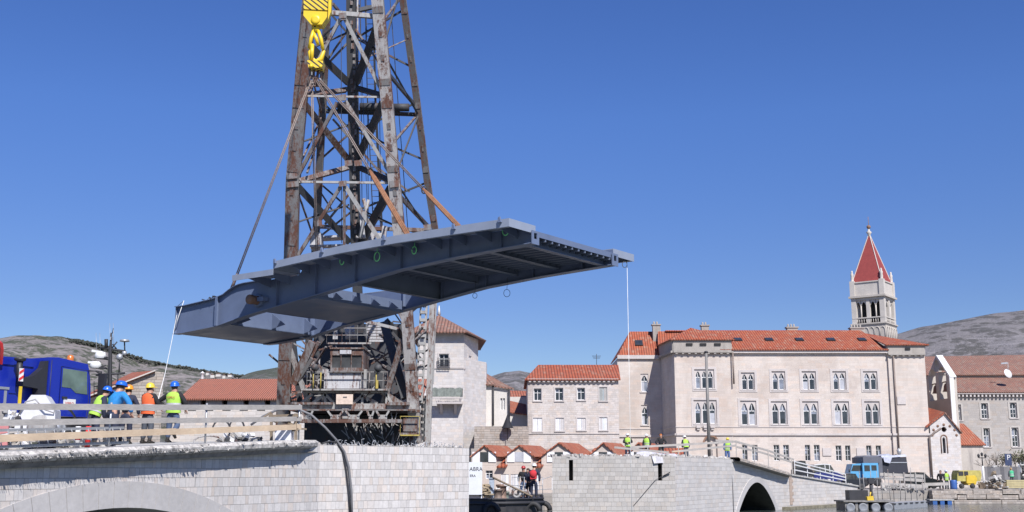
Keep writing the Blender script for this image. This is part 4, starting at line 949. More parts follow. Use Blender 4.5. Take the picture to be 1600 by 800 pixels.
for gx, hw in zip(gab, hw_):
    d2 = MB(); a_, c_ = X(gx-hw,715,Ym), X(gx+hw,715,Ym); zz0, zz1 = Zq(712,Ym), Zq(696 if gx < 850 else 692,Ym)+.06; m_ = (a_+c_)/2
    slope(d2, [(m_,Ym-.25,zz1),(c_+.2,Ym-.25,zz0-.08),(c_+2.1,Ym+4,zz0-.08),(m_+1.9,Ym+4,zz1)], .08); slope(d2, [(m_,Ym-.25,zz1),(a_-.2,Ym-.25,zz0-.08),(a_+1.7,Ym+4,zz0-.08),(m_+1.9,Ym+4,zz1)], .08)
    dd = d2.build('dormer_roof', M['tile_orange'], mk)
    wb = MB(); zc_ = Zq(714,Ym); wb.box((m_-.33,Ym-.05,zc_-.4),(m_+.33,Ym-.015,zc_+.4)); wb.m = 1
    for s_ in (-1,1): wb.box((m_+s_*.36,Ym-.09,zc_-.42),(m_+s_*.98,Ym-.014,zc_+.42))
    wb.build('window', [M['pane_light'] if gx == 811 else M['pane'], M['shutter']], mk)
for i, o in enumerate(om): window(Pk, o, mk, 'sash' if i == 0 else 'shut', frame=M['shutter'], sill=False)
mb = MB(); mb.box((xL,Ym+4,GZ),(xRr,Ym+9,zR-.05)); mb.build('back_range', M['attic'], mk)
# arched fort wall with salmon roof, left
fh = thing('fort_hall', (W(360,640,85).x, 87, 0), 'long battlemented stone hall with a plain salmon tiled hip roof', 'hall')
Yf = 85.0; fx0, fx1 = X(262,650,Yf), X(660,650,Yf); zf = Zq(624,Yf)
mb = MB(); wallgrid(mb, (fx0,Yf), (fx1,Yf), 0, Zq(634,Yf), [])
for k in range(12):
    u0 = X(290+k*33.5-2,630,Yf); u1 = X(290+k*33.5+24,630,Yf); mb.prism([(u0,Yf,Zq(634,Yf)),(u1,Yf,Zq(634,Yf)),(u1-.1,Yf,zf),(u0+.02,Yf,zf)], (0,.6,0))
wallgrid(mb, (fx0,95), (fx0,Yf), 0, Zq(634,Yf), []); mb.build('wall', M['fort'], fh)
mb = MB(); mb.quad((fx0,Yf+.62,Zq(634,Yf)-.1),(fx1,Yf+.62,Zq(634,Yf)-.1),(fx1,Yf+.62,zf+.05),(fx0,Yf+.62,zf+.05))
for k in range(8): u = X(300+k*27,640,Yf); mb.box((u-.3,Yf-.02,Zq(641.5,Yf)),(u+.3,Yf-.003,Zq(639,Yf)))
mb.build('wall_opening', M['dark_void'], fh)
mb = MB(); zf2 = zf+.03; slope(mb, [(X(283,624,Yf),Yf-.4,zf2),(fx1,Yf-.4,zf2),(fx1,90.5,Zq(592,90.5)),(X(315,592,90.5),90.5,Zq(592,90.5))]); slope(mb, [(X(283,624,Yf),Yf+12,zf2),(X(283,624,Yf),Yf-.4,zf2),(X(315,592,90.5),90.5,Zq(592,90.5))]); mb.build('roof', M['tile_flat'], fh)
mb = MB(); p = W(316,590,90.5); mb.lathe(p, [(.12,-.1),(.12,.3),(.2,.35),(0,.5)], 8); mb.build('finial', M['white_frame'], fh)
# house with lean gable, left
gh = thing('gable_house', (W(210,620,80).x, 82, 0), 'stone gable house with a worn orange roof behind the workers', 'house')
Yg = 78.0; p0, p1, p2 = W(197,606,Yg), W(256,581,Yg), W(256,700,Yg)
mb = MB(); mb.prism([(W(150,700,Yg).x,Yg,-1),(p1.x,Yg,-1),(p1.x,Yg,W(256,581.5,Yg).z),(p1.x-.6,Yg,W(249,580.5,Yg).z),(W(150,620,Yg).x,Yg,W(150,619,Yg).z)], (-4,7,0)); mb.build('wall', M['rough_wall'], gh)
mb = MB(); zz = W(249,580.5,Yg).z+.05; lx, lz = W(150,620,Yg).x, W(150,619,Yg).z+.05
slope(mb, [(p1.x-.55,Yg-.2,zz),(lx-.3,Yg-.2,lz),(lx-4,Yg+7.5,lz+.3),(p1.x-4.6,Yg+7.5,zz+.55)], .12); mb.build('roof', M['tile_orange'], gh)
mb = MB(); mb.beam((lx-.3,Yg-.24,lz-.02),(p1.x-.5,Yg-.24,zz+.0),.1,.08); mb.build('verge', M['tower_light'], gh)
# small pale houses on the far hillside
for k,(px,py,c) in enumerate(((324,580,'stepped'),(332,584,'tallest'),(341,582,'middle'),(350,585,'low'),(359,583,'outermost'))):
    h_ = MB(); p = W(px,py,1400); s = 1.3+.5*(k%3); h_.box((p.x-s*1.3,1400,p.z-5),(p.x+s*1.3,1410,p.z-1.6+.6*(k%2))); h_.m = 1; zz = p.z-1.6+.6*(k%2)
    h_.prism([(p.x-s*1.3-.3,1399.5,zz),(p.x+s*1.3+.3,1399.5,zz),(p.x,1399.5,zz+.9)], (0,11,0))
    tag(h_.build('hillside_house', [M['plaster_white'], M['tile_old']]), '%s of the small white houses grouped on the distant hillside' % c, 'house', 'white houses on the far hill')
# ================================================================ LIFTED BRIDGE LEAF
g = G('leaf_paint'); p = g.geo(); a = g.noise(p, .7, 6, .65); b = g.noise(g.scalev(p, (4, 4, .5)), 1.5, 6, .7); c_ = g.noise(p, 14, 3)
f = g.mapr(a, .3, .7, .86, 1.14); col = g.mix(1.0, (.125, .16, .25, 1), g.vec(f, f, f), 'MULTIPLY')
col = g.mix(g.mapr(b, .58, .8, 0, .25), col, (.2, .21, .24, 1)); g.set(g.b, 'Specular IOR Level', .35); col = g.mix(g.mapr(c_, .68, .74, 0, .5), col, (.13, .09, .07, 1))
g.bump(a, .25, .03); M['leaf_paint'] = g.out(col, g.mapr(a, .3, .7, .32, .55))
M['edge_blue'] = plain('pale_edge_blue', (.25, .285, .36), .45, 0, .08, 1.5)  # paler blue-grey for the footways and their fascia
M['leaf_shaded'] = plain('leaf_shaded', (.12, .145, .205), .5, 0, .2, .5)  # copy of the leaf paint, darkened for the shaded ribs and cross beams
O = W(795, 341, 40.0); far = W(988, 399, 46.8); U = Vector((far.x-O.x, far.y-O.y, 0)); WID = U.length; U.normalize(); Av = Vector((-U.y, U.x, 0))
def Lp(s, u, h): return O+Av*s+U*u+Vector((0,0,h))
def interp(tb, s):
    for (a, b) in zip(tb, tb[1:]):
        if s <= b[0]: t = max(0, (s-a[0])/(b[0]-a[0])); return a[1]+(b[1]-a[1])*t
    return tb[-1][1]
def topz(s): return interp([(0,0),(1.6,.02),(5.2,.05),(8.5,.0),(12.3,-.2)], s)
BOT = [(0,-.66),(3.5,-.78),(6.5,-.96),(8.5,-1.2),(10,-1.4),(11.9,-1.63),(15.2,-2.0),(17.5,-2.37),(19.9,-2.5)]
def botz(s): return interp(BOT, s)
def gtopz(s): return interp([(0,-.035),(1.6,-.015),(5.2,.015),(8.5,-.035),(12.25,-.235),(12.3,-.56),(16.0,-.6),(16.6,-.72),(17.2,-1.0),(17.9,-1.12),(19.9,-1.25)], s)
lf = thing('bridge_span', Lp(10, WID/2, -2.0), 'blue-grey steel bridge span hanging level in the air from crane slings', 'bridge span')
UN, UF = 1.5, WID-1.5; SE = solve(lambda t: Lp(t, UN, -1.8), 276, 10, 30)
for k, uu in enumerate((UN, UF)):
    mb = MB(); ss = [SE*i/60 for i in range(61)]
    for a, b in zip(ss, ss[1:]):
        mb.prism([Lp(a,uu-.015,botz(a)),Lp(b,uu-.015,botz(b)),Lp(b,uu-.015,gtopz(b)),Lp(a,uu-.015,gtopz(a))], U*.03)
        mb.prism([Lp(a,uu-.2,botz(a)-.03),Lp(b,uu-.2,botz(b)-.03),Lp(b,uu+.2,botz(b)-.03),Lp(a,uu+.2,botz(a)-.03)], (0,0,.03))
        if a > 14.5: mb.prism([Lp(a,uu-.17,gtopz(a)),Lp(b,uu-.17,gtopz(b)),Lp(b,uu+.17,gtopz(b)),Lp(a,uu+.17,gtopz(a))], (0,0,.03))
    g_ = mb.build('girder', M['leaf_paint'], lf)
    for s in (1.4, 3.9, 6.4, 8.9, 11.2, 13.6, 17.6):
        mb = MB()
        for sg in (-1, 1):
            mb.prism([Lp(s-.012,uu+sg*.016,botz(s)+.002),Lp(s-.012,uu+sg*.17,botz(s)+.002),Lp(s-.012,uu+sg*.17,gtopz(s)-.05),Lp(s-.012,uu+sg*.016,gtopz(s)-.05)], Av*.024)
        if s > 17 and k == 0: mb.prism([Lp(s-.15,uu-.2,botz(s)+.01),Lp(s+.0,uu-.2,botz(s)+.01),Lp(s+.0,uu-.2,gtopz(s)),Lp(s-.15,uu-.2,gtopz(s))], -U*.02)
        mb.build('stiffener', M['leaf_paint'], g_)
mb = MB()           # end plates of the girders at the tip
for uu in (UN, UF):
    for (w0, w1, h0, h1) in ((-.22,-.1,-.72,-.22),(.1,.22,-.72,-.22),(-.1,.1,-.72,-.52),(-.1,.1,-.3,-.22)):
        mb.prism([Lp(-.06,uu+w0,h0),Lp(-.06,uu+w1,h0),Lp(-.06,uu+w1,h1),Lp(-.06,uu+w0,h1)], -Av*.04)
mb.build('end_plate', M['leaf_paint'], lf)
# side walks with fascia
for (u0, u1, uo) in ((0, UN, 0), (UF, WID, WID)):
    mb = MB(); ss = [12.3*i/30 for i in range(31)]
    for a, b in zip(ss, ss[1:]):
        mb.prism([Lp(a,u0,topz(a)-.03),Lp(b,u0,topz(b)-.03),Lp(b,u1,topz(b)-.03),Lp(a,u1,topz(a)-.03)], (0,0,.03))
        o_ = -.02 if uo == 0 else 0
        mb.prism([Lp(a,uo+o_,topz(a)-.3),Lp(b,uo+o_,topz(b)-.3),Lp(b,uo+o_,topz(b)-.0),Lp(a,uo+o_,topz(a)-.0)], U*.02)
        mb.prism([Lp(a,uo-.01+(.0 if uo==0 else -.1),topz(a)-.31),Lp(b,uo-.01+(.0 if uo==0 else -.1),topz(b)-.31),Lp(b,uo+.1+(.0 if uo==0 else -.1),topz(b)-.31),Lp(a,uo+.1+(.0 if uo==0 else -.1),topz(a)-.31)], (0,0,.015))
    o_ = -.02 if uo == 0 else 0
    mb.prism([Lp(12.3,uo+o_,-.77),Lp(14.9,uo+o_,-.77),Lp(14.9,uo+o_,-.52),Lp(12.3,uo+o_,-.52)], U*.02)
    mb.prism([Lp(12.3,u0,-.55),Lp(14.9,u0,-.55),Lp(14.9,u1,-.55),Lp(12.3,u1,-.55)], (0,0,.03)); mb.prism([Lp(12.3,u0,-.54),Lp(12.3,u1,-.54),Lp(12.3,u1,-.2),Lp(12.3,u0,-.2)], Av*.02)
    mb.prism([Lp(-.0,u0-.02,-.3),Lp(-.0,u1+.1,-.3),Lp(-.0,u1+.1,.0),Lp(-.0,u0-.02,.0)], -Av*.02)
    sw = mb.build('footway', M['edge_blue'], lf)
    mb = MB()
    for s in [.7+1.22*i for i in range(12)]:
        tz = topz(s) if s < 12.3 else -.52
        gi = u1 if uo == 0 else u0; ge = uo
        mb.prism([Lp(s,gi,tz-.03),Lp(s,ge+(.1 if uo == 0 else -.1),tz-.03),Lp(s,ge+(.1 if uo == 0 else -.1),tz-.16),Lp(s,gi,tz-.42)], Av*.02)
    mb.build('bracket', M['leaf_paint'], sw)['kind'] = 'stuff'
mb = MB()           # posts' feet on the near fascia
for px in (783, 711, 602, 505, 411):
    s = solve(lambda t: Lp(t,0,topz(t)), px, 0, 14); s = min(s, 12.15); mb.prism([Lp(s-.07,-.03,topz(s)-.12),Lp(s+.07,-.03,topz(s)-.12),Lp(s+.07,-.03,topz(s)+.05),Lp(s-.0,-.03,topz(s)+.09)], -U*.08)
mb.build('post_foot', M['leaf_paint'], lf)
# roadway plate with ribs, cross beams
SD = 10.3
mb = MB(); ss = [SD*i/16 for i in range(17)]
for a, b in zip(ss, ss[1:]): mb.prism([Lp(a,UN,topz(a)-.24),Lp(b,UN,topz(b)-.24),Lp(b,UF,topz(b)-.24),Lp(a,UF,topz(a)-.24)], (0,0,.03))
mb.prism([Lp(-.0,UN+.1,-.4),Lp(-.0,UF-.1,-.4),Lp(-.0,UF-.1,-.19),Lp(-.0,UN+.1,-.19)], -Av*.02)
mb.build('road_plate', M['leaf_paint'], lf)
mb = MB()
for i in range(12):
    u = UN+.3+(UF-UN-.6)*i/11
    for a, b in zip(ss, ss[1:]): mb.prism([Lp(a,u-.006,topz(a)-.241),Lp(b,u-.006,topz(b)-.241),Lp(b,u-.006,topz(b)-.5),Lp(a,u-.006,topz(a)-.5)], U*.07)
mb.build('deck_ribs', M['leaf_shaded'], lf)
for s in (.45, 2.6, 4.75, 6.9, 9.1):
    mb = MB(); b_, t_ = min(botz(s)+.22, topz(s)-.62) if 1 < s < 9 else botz(s)+.002, topz(s)-.24
    mb.prism([Lp(s,UN+.02,b_),Lp(s,UF-.02,b_),Lp(s,UF-.02,t_),Lp(s,UN+.02,t_)], Av*.016)
    mb.prism([Lp(s-.12,UN+.2,b_-.0),Lp(s-.12,UF-.2,b_-.0),Lp(s+.14,UF-.2,b_-.0),Lp(s+.14,UN+.2,b_-.0)], (0,0,.02))
    mb.build('cross_beam', M['leaf_shaded'] if s > 1 else M['leaf_paint'], lf)
# box cross girder and open counterweight bay
mb = MB(); s0, s1 = 11.3, 12.2
mb.prism([Lp(s0,UN+.02,-1.66),Lp(s1,UN+.02,-1.70),Lp(s1,UN+.02,-1.12),Lp(s0,UN+.02,-1.12)], U*(UF-UN-.04)); mb.build('box_girder', M['leaf_paint'], lf)
for s in (14.6,):
    mb = MB(); mb.prism([Lp(s,UN+.02,botz(s)+.01),Lp(s,UF-.02,botz(s)+.01),Lp(s,UF-.02,-1.3),Lp(s,UN+.02,-1.3)], Av*.03); mb.prism([Lp(s-.15,UN+.02,-1.3),Lp(s-.15,UF-.02,-1.3),Lp(s+.15,UF-.02,-1.3),Lp(s+.15,UN+.02,-1.3)], (0,0,.03)); mb.build('cross_beam', M['leaf_paint'], lf)
mb = MB(); sT = 17.1
mb.prism([Lp(sT,UN+.02,botz(sT)),Lp(sT,UF-.02,botz(sT)),Lp(sT,UF-.02,-1.5),Lp(sT,UN+.02,-1.5)], Av*.03)
mb.prism([Lp(SE-.05,UN-.1,botz(SE)),Lp(SE-.05,UF+.1,botz(SE)),Lp(SE-.05,UF+.1,gtopz(SE)),Lp(SE-.05,UN-.1,gtopz(SE))], Av*.04)
mb.prism([Lp(sT,UN+.1,botz(sT)-.002),Lp(SE,UN+.1,botz(SE)-.002),Lp(SE,UF-.1,botz(SE)-.002),Lp(sT,UF-.1,botz(sT)-.002)], (0,0,.03))
for a, b in ((14.9,15.5),(17.0,17.9),(17.9,SE)): mb.prism([Lp(a,UN+.05,gtopz(a)-.1),Lp(b,UN+.05,gtopz(b)-.1),Lp(b,UF-.05,gtopz(b)-.1),Lp(a,UF-.05,gtopz(a)-.1)], (0,0,.03))  # top covers added to put parts of the tail bay in shade
mb.build('counterweight_box', M['leaf_paint'], lf)
mb = MB()
for i in (0,2,4): u = UN+.7+i*(UF-UN-1.4)/4; mb.prism([Lp(sT-.002,u,-1.52),Lp(sT-.9,u,botz(sT-.9)+.05),Lp(sT-.002,u,botz(sT)+.05)], U*.03)
for i in range(4): u = UN+1+i*(UF-UN-2)/3; mb.prism([Lp(s0-.002,u,-1.2),Lp(s0-.6,u,-1.62),Lp(s0-.002,u,-1.62)], U*.03)
mb.build('bracket', M['leaf_paint'], lf)['kind'] = 'stuff'
mb = MB()
for a, b in ((12.2,13.4),(13.4,14.6)): mb.prism([Lp(a,UN+.1,botz(a)+.01),Lp(b,UN+.1,botz(b)+.01),Lp(b,UF-.1,botz(b)+.01),Lp(a,UF-.1,botz(a)+.01)], (0,0,.03))
mb.build('bottom_plate', M['leaf_paint'], lf)
mb = MB(); p = Lp(14.85, UN, -1.45); mb.lathe(p-U*.62, [(0,0),(.19,0),(.21,.04),(.21,.2),(.19,.24),(.19,.5),(0.17,.62)], 18, U); mb.build('trunnion', M['brown_stone'], lf)
mb = MB(); mb.lathe(p-U*.1, [(.2,-.02),(.3,-.02),(.3,.1)], 18, U); mb.prism([Lp(14.2,UN-.35,-1.36),Lp(14.6,UN-.35,-1.36),Lp(14.6,UN-.35,-1.54),Lp(14.2,UN-.35,-1.54)], U*.3); mb.build('bearing', M['leaf_paint'], lf)
mb = MB(); rs = random.Random(4)  # odds and ends left on the tail
for k in range(26): s = rs.uniform(17.6,19.2); u = UN+rs.uniform(-.1,.3); p = Lp(s,u,gtopz(s)+.03); mb.beam(p, p+Vector((rs.uniform(-.3,.3),rs.uniform(-.2,.2),rs.uniform(.02,.16))), .03, .04)
mb.build('bolts', M['iron'], lf)['kind'] = 'stuff'
M['green_strap'] = plain('green_sling', (.2, .75, .3), .6)
for i, (px, py, r) in enumerate(((534,408,.12),(589,401,.15),(647,391,.12),(790,360,.15))):
    s = solve(lambda t: Lp(t,1.15,-.5), px, 0, 14); c = Lp(s, 1.15, 0); c.z = W(px,py,c.y).z
    mb = MB(); mb.tube([c+Av*(-r*math.sin(t))+Vector((0,0,r*math.cos(t)*1.25)) for t in [i*.52 for i in range(13)]], .022, 5); mb.tube([c+Vector((0,0,r*1.25)), c+Vector((0,0,r*1.25+.16))-Av*.03], .012, 4)
    tag(mb.build('sling_loop', M['green_strap']), ['green loop nearest the trunnion under the span edge','large green loop, second from the trunnion, under the span edge','green loop between the large loop and the tip end under the span edge','green loop beside the tip end plate of the span'][i], 'sling loop', 'green loops along the span')
for i, (px, py, r) in enumerate(((742,462,.09),(792,458,.13))):
    Y_ = 46.6; c = W(px,py,Y_); mb = MB(); mb.tube([c+Vector((r*math.sin(t),0,r*math.cos(t)*1.2)) for t in [i*.52 for i in range(13)]], .011, 5); mb.tube([c+Vector((0,0,r*1.2)), c+Vector((.03,0,r*1.2+.5))], .008, 4)
    tag(mb.build('wire_loop', M['iron']), ['small dark wire loop hanging under the far girder','larger dark wire loop hanging under the far girder near the tip'][i], 'wire loop')

# ================================================================ FLOATING CRANE
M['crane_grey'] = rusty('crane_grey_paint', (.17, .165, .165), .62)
M['crane_light'] = rusty('crane_light_paint', (.32, .315, .31), .5)
M['crane_rust'] = rusty('crane_rusty_paint', (.22, .21, .21), .72, (.13, .06, .04))
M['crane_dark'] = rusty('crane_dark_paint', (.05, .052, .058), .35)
M['crane_white'] = rusty('crane_white_panel', (.44, .44, .46), .5, scale=2.2)
M['crane_yellow'] = rusty('yellow_paint', (.42, .33, .08), .35)
M['hook_yellow'] = plain('hook_yellow', (.72, .5, .02), .4, 0, .06)
cr = thing('floating_crane', (-8, 65, 1.45), 'rusty grey floating crane with a lattice tower rising behind the hanging span', 'crane')
def Yf(py): return 63-(640-py)/640*6
def CP(px, py, lay='F'):
    Y = Yf(py)
    if lay == 'B': Y += 7*(1-.4*(640-py)/640)
    elif lay == 'C': Y += 2.6
    elif isinstance(lay, (int, float)): Y = lay
    return W(px, py, Y)
def leg(pts, lay, w, mat, h=None):
    mb = MB(); P = [CP(x, y, lay) for x, y in pts]
    for i in range(len(P)-1): mb.beam(P[i], P[i+1], w, h or w, up=(0,1,0))
    return mb, mat
def mast_leg(pts, lay, w, mat):
    mb, m_ = leg(pts, lay, w, mat); o = mb.build('tower_leg', m_, cr)
    pl = MB(); P = [CP(x, y, lay) for x, y in pts]      # edge strips and joint plates
    for i in range(len(P)-1):
        d = P[i+1]-P[i]; n_ = max(1, int(d.length/1.1))
        for k in range(n_): c = P[i]+d*((k+.5)/n_); pl.obox(c+Vector((0,-w/2-.02,0)), .34, .05, w*.9 if k%3 == 0 else w*.3, d, (1,0,0))
        pl.beam(P[i]+Vector((w*.5,-w*.35,0)), P[i+1]+Vector((w*.5,-w*.35,0)), .05, .12)
    pl.build('joint_plate', M['crane_grey'], o)['kind'] = 'stuff'
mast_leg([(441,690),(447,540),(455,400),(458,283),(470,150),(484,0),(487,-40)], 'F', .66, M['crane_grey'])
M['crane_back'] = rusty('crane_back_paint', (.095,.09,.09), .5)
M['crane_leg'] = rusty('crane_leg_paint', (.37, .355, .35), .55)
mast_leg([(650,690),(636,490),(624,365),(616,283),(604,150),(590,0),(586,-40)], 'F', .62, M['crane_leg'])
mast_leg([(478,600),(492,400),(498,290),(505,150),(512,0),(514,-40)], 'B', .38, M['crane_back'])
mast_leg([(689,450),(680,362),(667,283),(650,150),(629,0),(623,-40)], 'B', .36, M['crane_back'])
mb = MB(); P = [CP(x,y,'C') for x,y in ((549,-40),(549,60),(552,200),(556,400),(562,520))]
for a_, b_ in zip(P, P[1:]): mb.beam(a_, b_, .5, .5, up=(0,1,0))
col = mb.build('boom_column', M['crane_dark'], cr)
mb = MB(); rs = random.Random(8)
for k in range(46):
    py = -20+k*9.2; x = 549+7*(max(0,py)/400); p = CP(x+rs.uniform(-1,4), py+rs.uniform(-4,4), 'C'); mb.box((p.x-.07,p.y-.32,p.z-.12*rs.uniform(.4,2)),(p.x+.07,p.y-.26,p.z+.1))
mb.build('column_plates', M['crane_grey'], col)['kind'] = 'stuff'
mb = MB(); mb.tube([CP(558.5,-20,'C'),CP(559,150,'C'),CP(563,380,'C')], .05, 5); mb.build('cable_duct', M['crane_light'], col)
D_, L_, G_, R_ = 'crane_dark','crane_light','crane_grey','crane_rust'
braces = [ # x0,y0,layer0,x1,y1,layer1,width,material
(516,20,'F',590,26,'F',.24,L_),(470,150,'F',606,152,'F',.1,L_),(460,284,'F',616,286,'F',.12,L_),(463,150,'F',540,141,'C',.24,G_),
(531,30,'F',476,136,'F',.17,L_),(539,30,'F',599,146,'F',.2,L_),(478,66,'F',545,130,'C',.34,D_),(592,36,'F',556,130,'C',.36,D_),
(527,160,'F',466,274,'F',.18,G_),(540,158,'F',610,272,'F',.19,L_),(474,160,'F',546,252,'C',.34,R_),(599,160,'F',560,246,'C',.36,D_),
(547,261,'C',467,283,'F',.26,R_),(559,261,'C',609,282,'F',.28,D_),(547,138,'C',497,148,'B',.2,G_),(555,137,'C',596,149,'F',.26,D_),
(532,292,'F',464,402,'F',.18,R_),(540,292,'F',594,376,'F',.22,L_),(538,290,'F',538,386,'F',.14,G_),(464,290,'F',545,378,'C',.36,D_),(612,292,'F',564,378,'C',.4,D_),
(601,30,'F',623,0,'B',.12,G_),(604,112,'F',648,164,'B',.17,D_),(618,219,'F',650,182,'B',.12,G_),(622,304,'F',669,354,'B',.2,G_),
(520,6,'F',548,40,'C',.14,G_),(556,46,'C',592,98,'F',.1,G_),(520,186,'B',600,276,'B',.12,G_),(505,172,'B',650,178,'B',.14,D_),(510,176,'B',652,181,'B',.08,D_),
(498,354,'B',672,360,'B',.22,R_),(508,350,'B',548,300,'B',.12,G_),(494,120,'B',544,46,'B',.1,G_),(508,110,'B',474,66,'F',.1,D_),
(590,262,'B',640,300,'B',.1,G_),(498,296,'B',520,330,'B',.1,G_),(503,200,'B',480,270,'F',.1,G_),(560,96,'C',640,60,'B',.06,G_),
(486,120,'B',476,20,'F',.08,G_),(500,60,'B',562,8,'C',.08,D_),(543,20,'C',596,8,'B',.22,D_),
# lower works
(489,534,'F',458,600,'F',.42,R_),(498,534,'F',468,596,'F',.2,G_),(451,540,'F',482,630,'F',.26,L_),(462,600,'F',488,560,62,.2,G_),(447,620,'F',490,604,'F',.14,G_),
(600,504,64,634,622,63,.46,D_),(610,504,66,640,590,66,.3,D_),(629,530,'F',603,620,'F',.28,R_),(603,616,'F',598,634,'F',.3,G_),(563,500,62,622,514,62,.16,L_),(596,612,'F',634,636,'F',.3,R_),
(452,480,64,470,640,65,.3,D_),(520,505,66,480,560,66,.4,D_),(540,545,66,488,594,64,.34,D_),(560,520,67,610,580,66,.35,D_),(574,560,66,560,608,66,.25,D_),
(620,480,64,640,520,64,.2,R_),(604,500,64,655,560,66,.25,D_),(640,486,'F',684,450,'B',.26,G_),(622,512,'F',648,556,64,.14,G_)]
fine = []       # secondary lacing between the front and back legs and across the faces
def edge(pts, py):
    for (a, b) in zip(pts, pts[1:]):
        if min(a[1],b[1]) <= py <= max(a[1],b[1]): return a[0]+(b[0]-a[0])*(py-a[1])/(b[1]-a[1])
    return pts[-1][0]
FLp = [(441,690),(447,540),(455,400),(458,283),(470,150),(484,0),(487,-40)]; FRp = [(650,690),(636,490),(624,365),(616,283),(604,150),(590,0),(586,-40)]; BLp = [(478,600),(492,400),(498,290),(505,150),(512,0),(514,-40)]; BRp = [(689,450),(680,362),(667,283),(650,150),(629,0),(623,-40)]
for k, y_ in enumerate(range(-20, 380, 100)):
    y2 = y_+100
    a_, b_ = (y_, y2) if k%2 else (y2, y_)
    fine += [(edge(FLp,a_),a_,'F',edge(BLp,b_),b_,'B',.09,R_),(edge(FRp,a_),a_,'F',edge(BRp,b_),b_,'B',.09,D_)]
for k, y_ in enumerate((60, 205, 330)): fine += [(edge(BLp,y_-45),y_-45,'B',550,y_,'B',.1,D_),(edge(BRp,y_-45),y_-45,'B',556,y_,'B',.1,D_),(550,y_,'B',edge(BLp,y_+45),y_+45,'B',.1,R_),(556,y_,'B',edge(BRp,y_+45),y_+45,'B',.1,D_),(edge(FLp,y_+20),y_+20,'F',545,y_-10,'C',.08,G_),(edge(FRp,y_+25),y_+25,'F',558,y_-5,'C',.08,G_)]
braces = braces[:100-len(fine)] if False else braces
mb = MB()
for (x0,y0,l0,x1,y1,l1,w_,m_) in fine: mb.m = 0 if m_ == R_ else 1; mb.beam(CP(x0,y0,l0), CP(x1,y1,l1), w_, w_, up=(0,1,0))
mb.build('lacing', [M['crane_rust'], M['crane_dark']], cr)
for (x0,y0,l0,x1,y1,l1,w_,m_) in braces:
    mb = MB(); a_, b_ = CP(x0,y0,l0), CP(x1,y1,l1); mb.beam(a_, b_, w_, w_*.85, up=(0,1,0)); mb.build('brace', M[m_], cr)
for (px, py, s_) in ((536,26,.5),(535,154,.55),(536,288,.5),(537,30,.35),(459,288,.8),(617,290,.6),(458,276,.7),(545,256,.5),(560,256,.5),(498,350,.5),(668,356,.5)):
    mb = MB(); p = CP(px,py,'F'); mb.obox(p+Vector((0,-.35 if s_ > .55 else -.14,0)), s_*.8, .06, s_*.6, (1,0,.1)); mb.build('gusset_plate', M['crane_grey'], cr)
mb = MB()           # ladders
for (pts, lay, w_) in (([(570,-20),(574,150),(584,370)], 'B', .42), ([(582,-20),(586,150),(597,370)], 'B', .05)):
    P = [CP(x,y,lay) for x,y in pts]
    for a_, b_ in zip(P, P[1:]):
        mb.beam(a_, b_, .05); mb.beam(a_+Vector((w_,0,0)), b_+Vector((w_,0,0)), .05)
        n_ = int((b_-a_).length/.33)
        for k in range(n_):
            c = a_.lerp(b_, k/n_); mb.beam(c, c+Vector((w_,0,0)), .03)
mb.build('ladder', M['crane_dark'], cr)
for (px, py, l) in ((541,166,1.0),(580,167,1.3),(627,168,.9)):
    mb = MB(); p = CP(px,py,'B'); mb.tube([p-Vector((l/2,0,0)), p+Vector((l/2,0,0))], .24, 10); mb.build('cable_roller', M['crane_dark'], cr)
mb = MB()
for (x0,y0,x1,y1,lay,r) in ((533,30,534,380,'F',.018),(563,-20,566,370,'B',.022),(572,-20,576,370,'B',.018),(608,-20,638,368,'B',.022),(590,-20,596,360,'B',.02),(560,-20,575,350,60,.015)):
    mb.tube([CP(x0,y0,lay), CP(x1,y1,lay)], r, 4)
mb.build('running_cables', M['iron'], cr)
# winch platform seen above the span
mb = MB()
for (px,py,Y_,w_,d_,h_) in ((495,378,64,.6,1,.9),(520,372,65,1.6,1,.12),(512,385,63,1.9,.6,.1),(526,358,66,1.2,.3,.08),(575,368,64,.8,.6,.6),(596,376,64,.5,.5,.8),(600,366,63,.25,.3,.9),(566,350,62,.2,.2,1.6)):
    mb = MB(); p = W(px,py,Y_); mb.obox(p, w_, d_, h_, (1,0,rs.uniform(-.12,.12))); mb.build('winch_housing', M['crane_white'], cr)
for (pts,) in ((((568,310),(572,330),(563,372),(556,370)),),(((576,312),(568,345),(562,372)),)):
    mb = MB(); mb.tube([CP(x,y,'F') for x,y in pts], .09, 6); mb.build('bracket_arm', M['crane_light'], cr)
# lower house: dark backing box, cab, platforms
def pbox(mb, x0, y0, x1, y1, Y, d=.3):
    a_, b_ = W(x0,y1,Y), W(x1,y0,Y); mb.box((a_.x, Y, a_.z), (b_.x, Y+d, b_.z))
mb = MB(); pbox(mb, 486,506,628,640,69,4); mb.build('dark_backing', M['crane_dark'], cr)  # dark box added behind to make the inside of the crane dark
mb = MB()           # slatted pale plating, side patches
for k in range(7): pbox(mb, 572+k*.4, 503+k*4.6, 594+k*.8, 506.4+k*4.6, 66.5, .1)
for (a,b,c,d) in ((520,512,528,530),(548,500,560,528),(484,560,500,600),(470,556,482,590),(608,540,618,560),(602,590,612,606),(636,556,642,600),(462,566,470,584)): pbox(mb, a,b,c,d,65.5+rs.random(),.1)
mb.build('wall_plating', M['crane_white'], cr)
mb = MB(); mb.tube([W(549,508,65.6)+Vector((.0,0,.0)), W(549,530,65.6)], [.42,.34], 12); mb.build('ventilator', M['crane_white'], cr)
cab = MB(); Yc_ = 62.2
for (a,b,c,d) in ((516,545.5,568,555),(516,574.5,568,580),(516,555,519,574.5),(565,555,568,574.5),(532,555,533.4,574.5),(548,555,549.6,574.5)): pbox(cab, a,b,c,d,Yc_,.12)
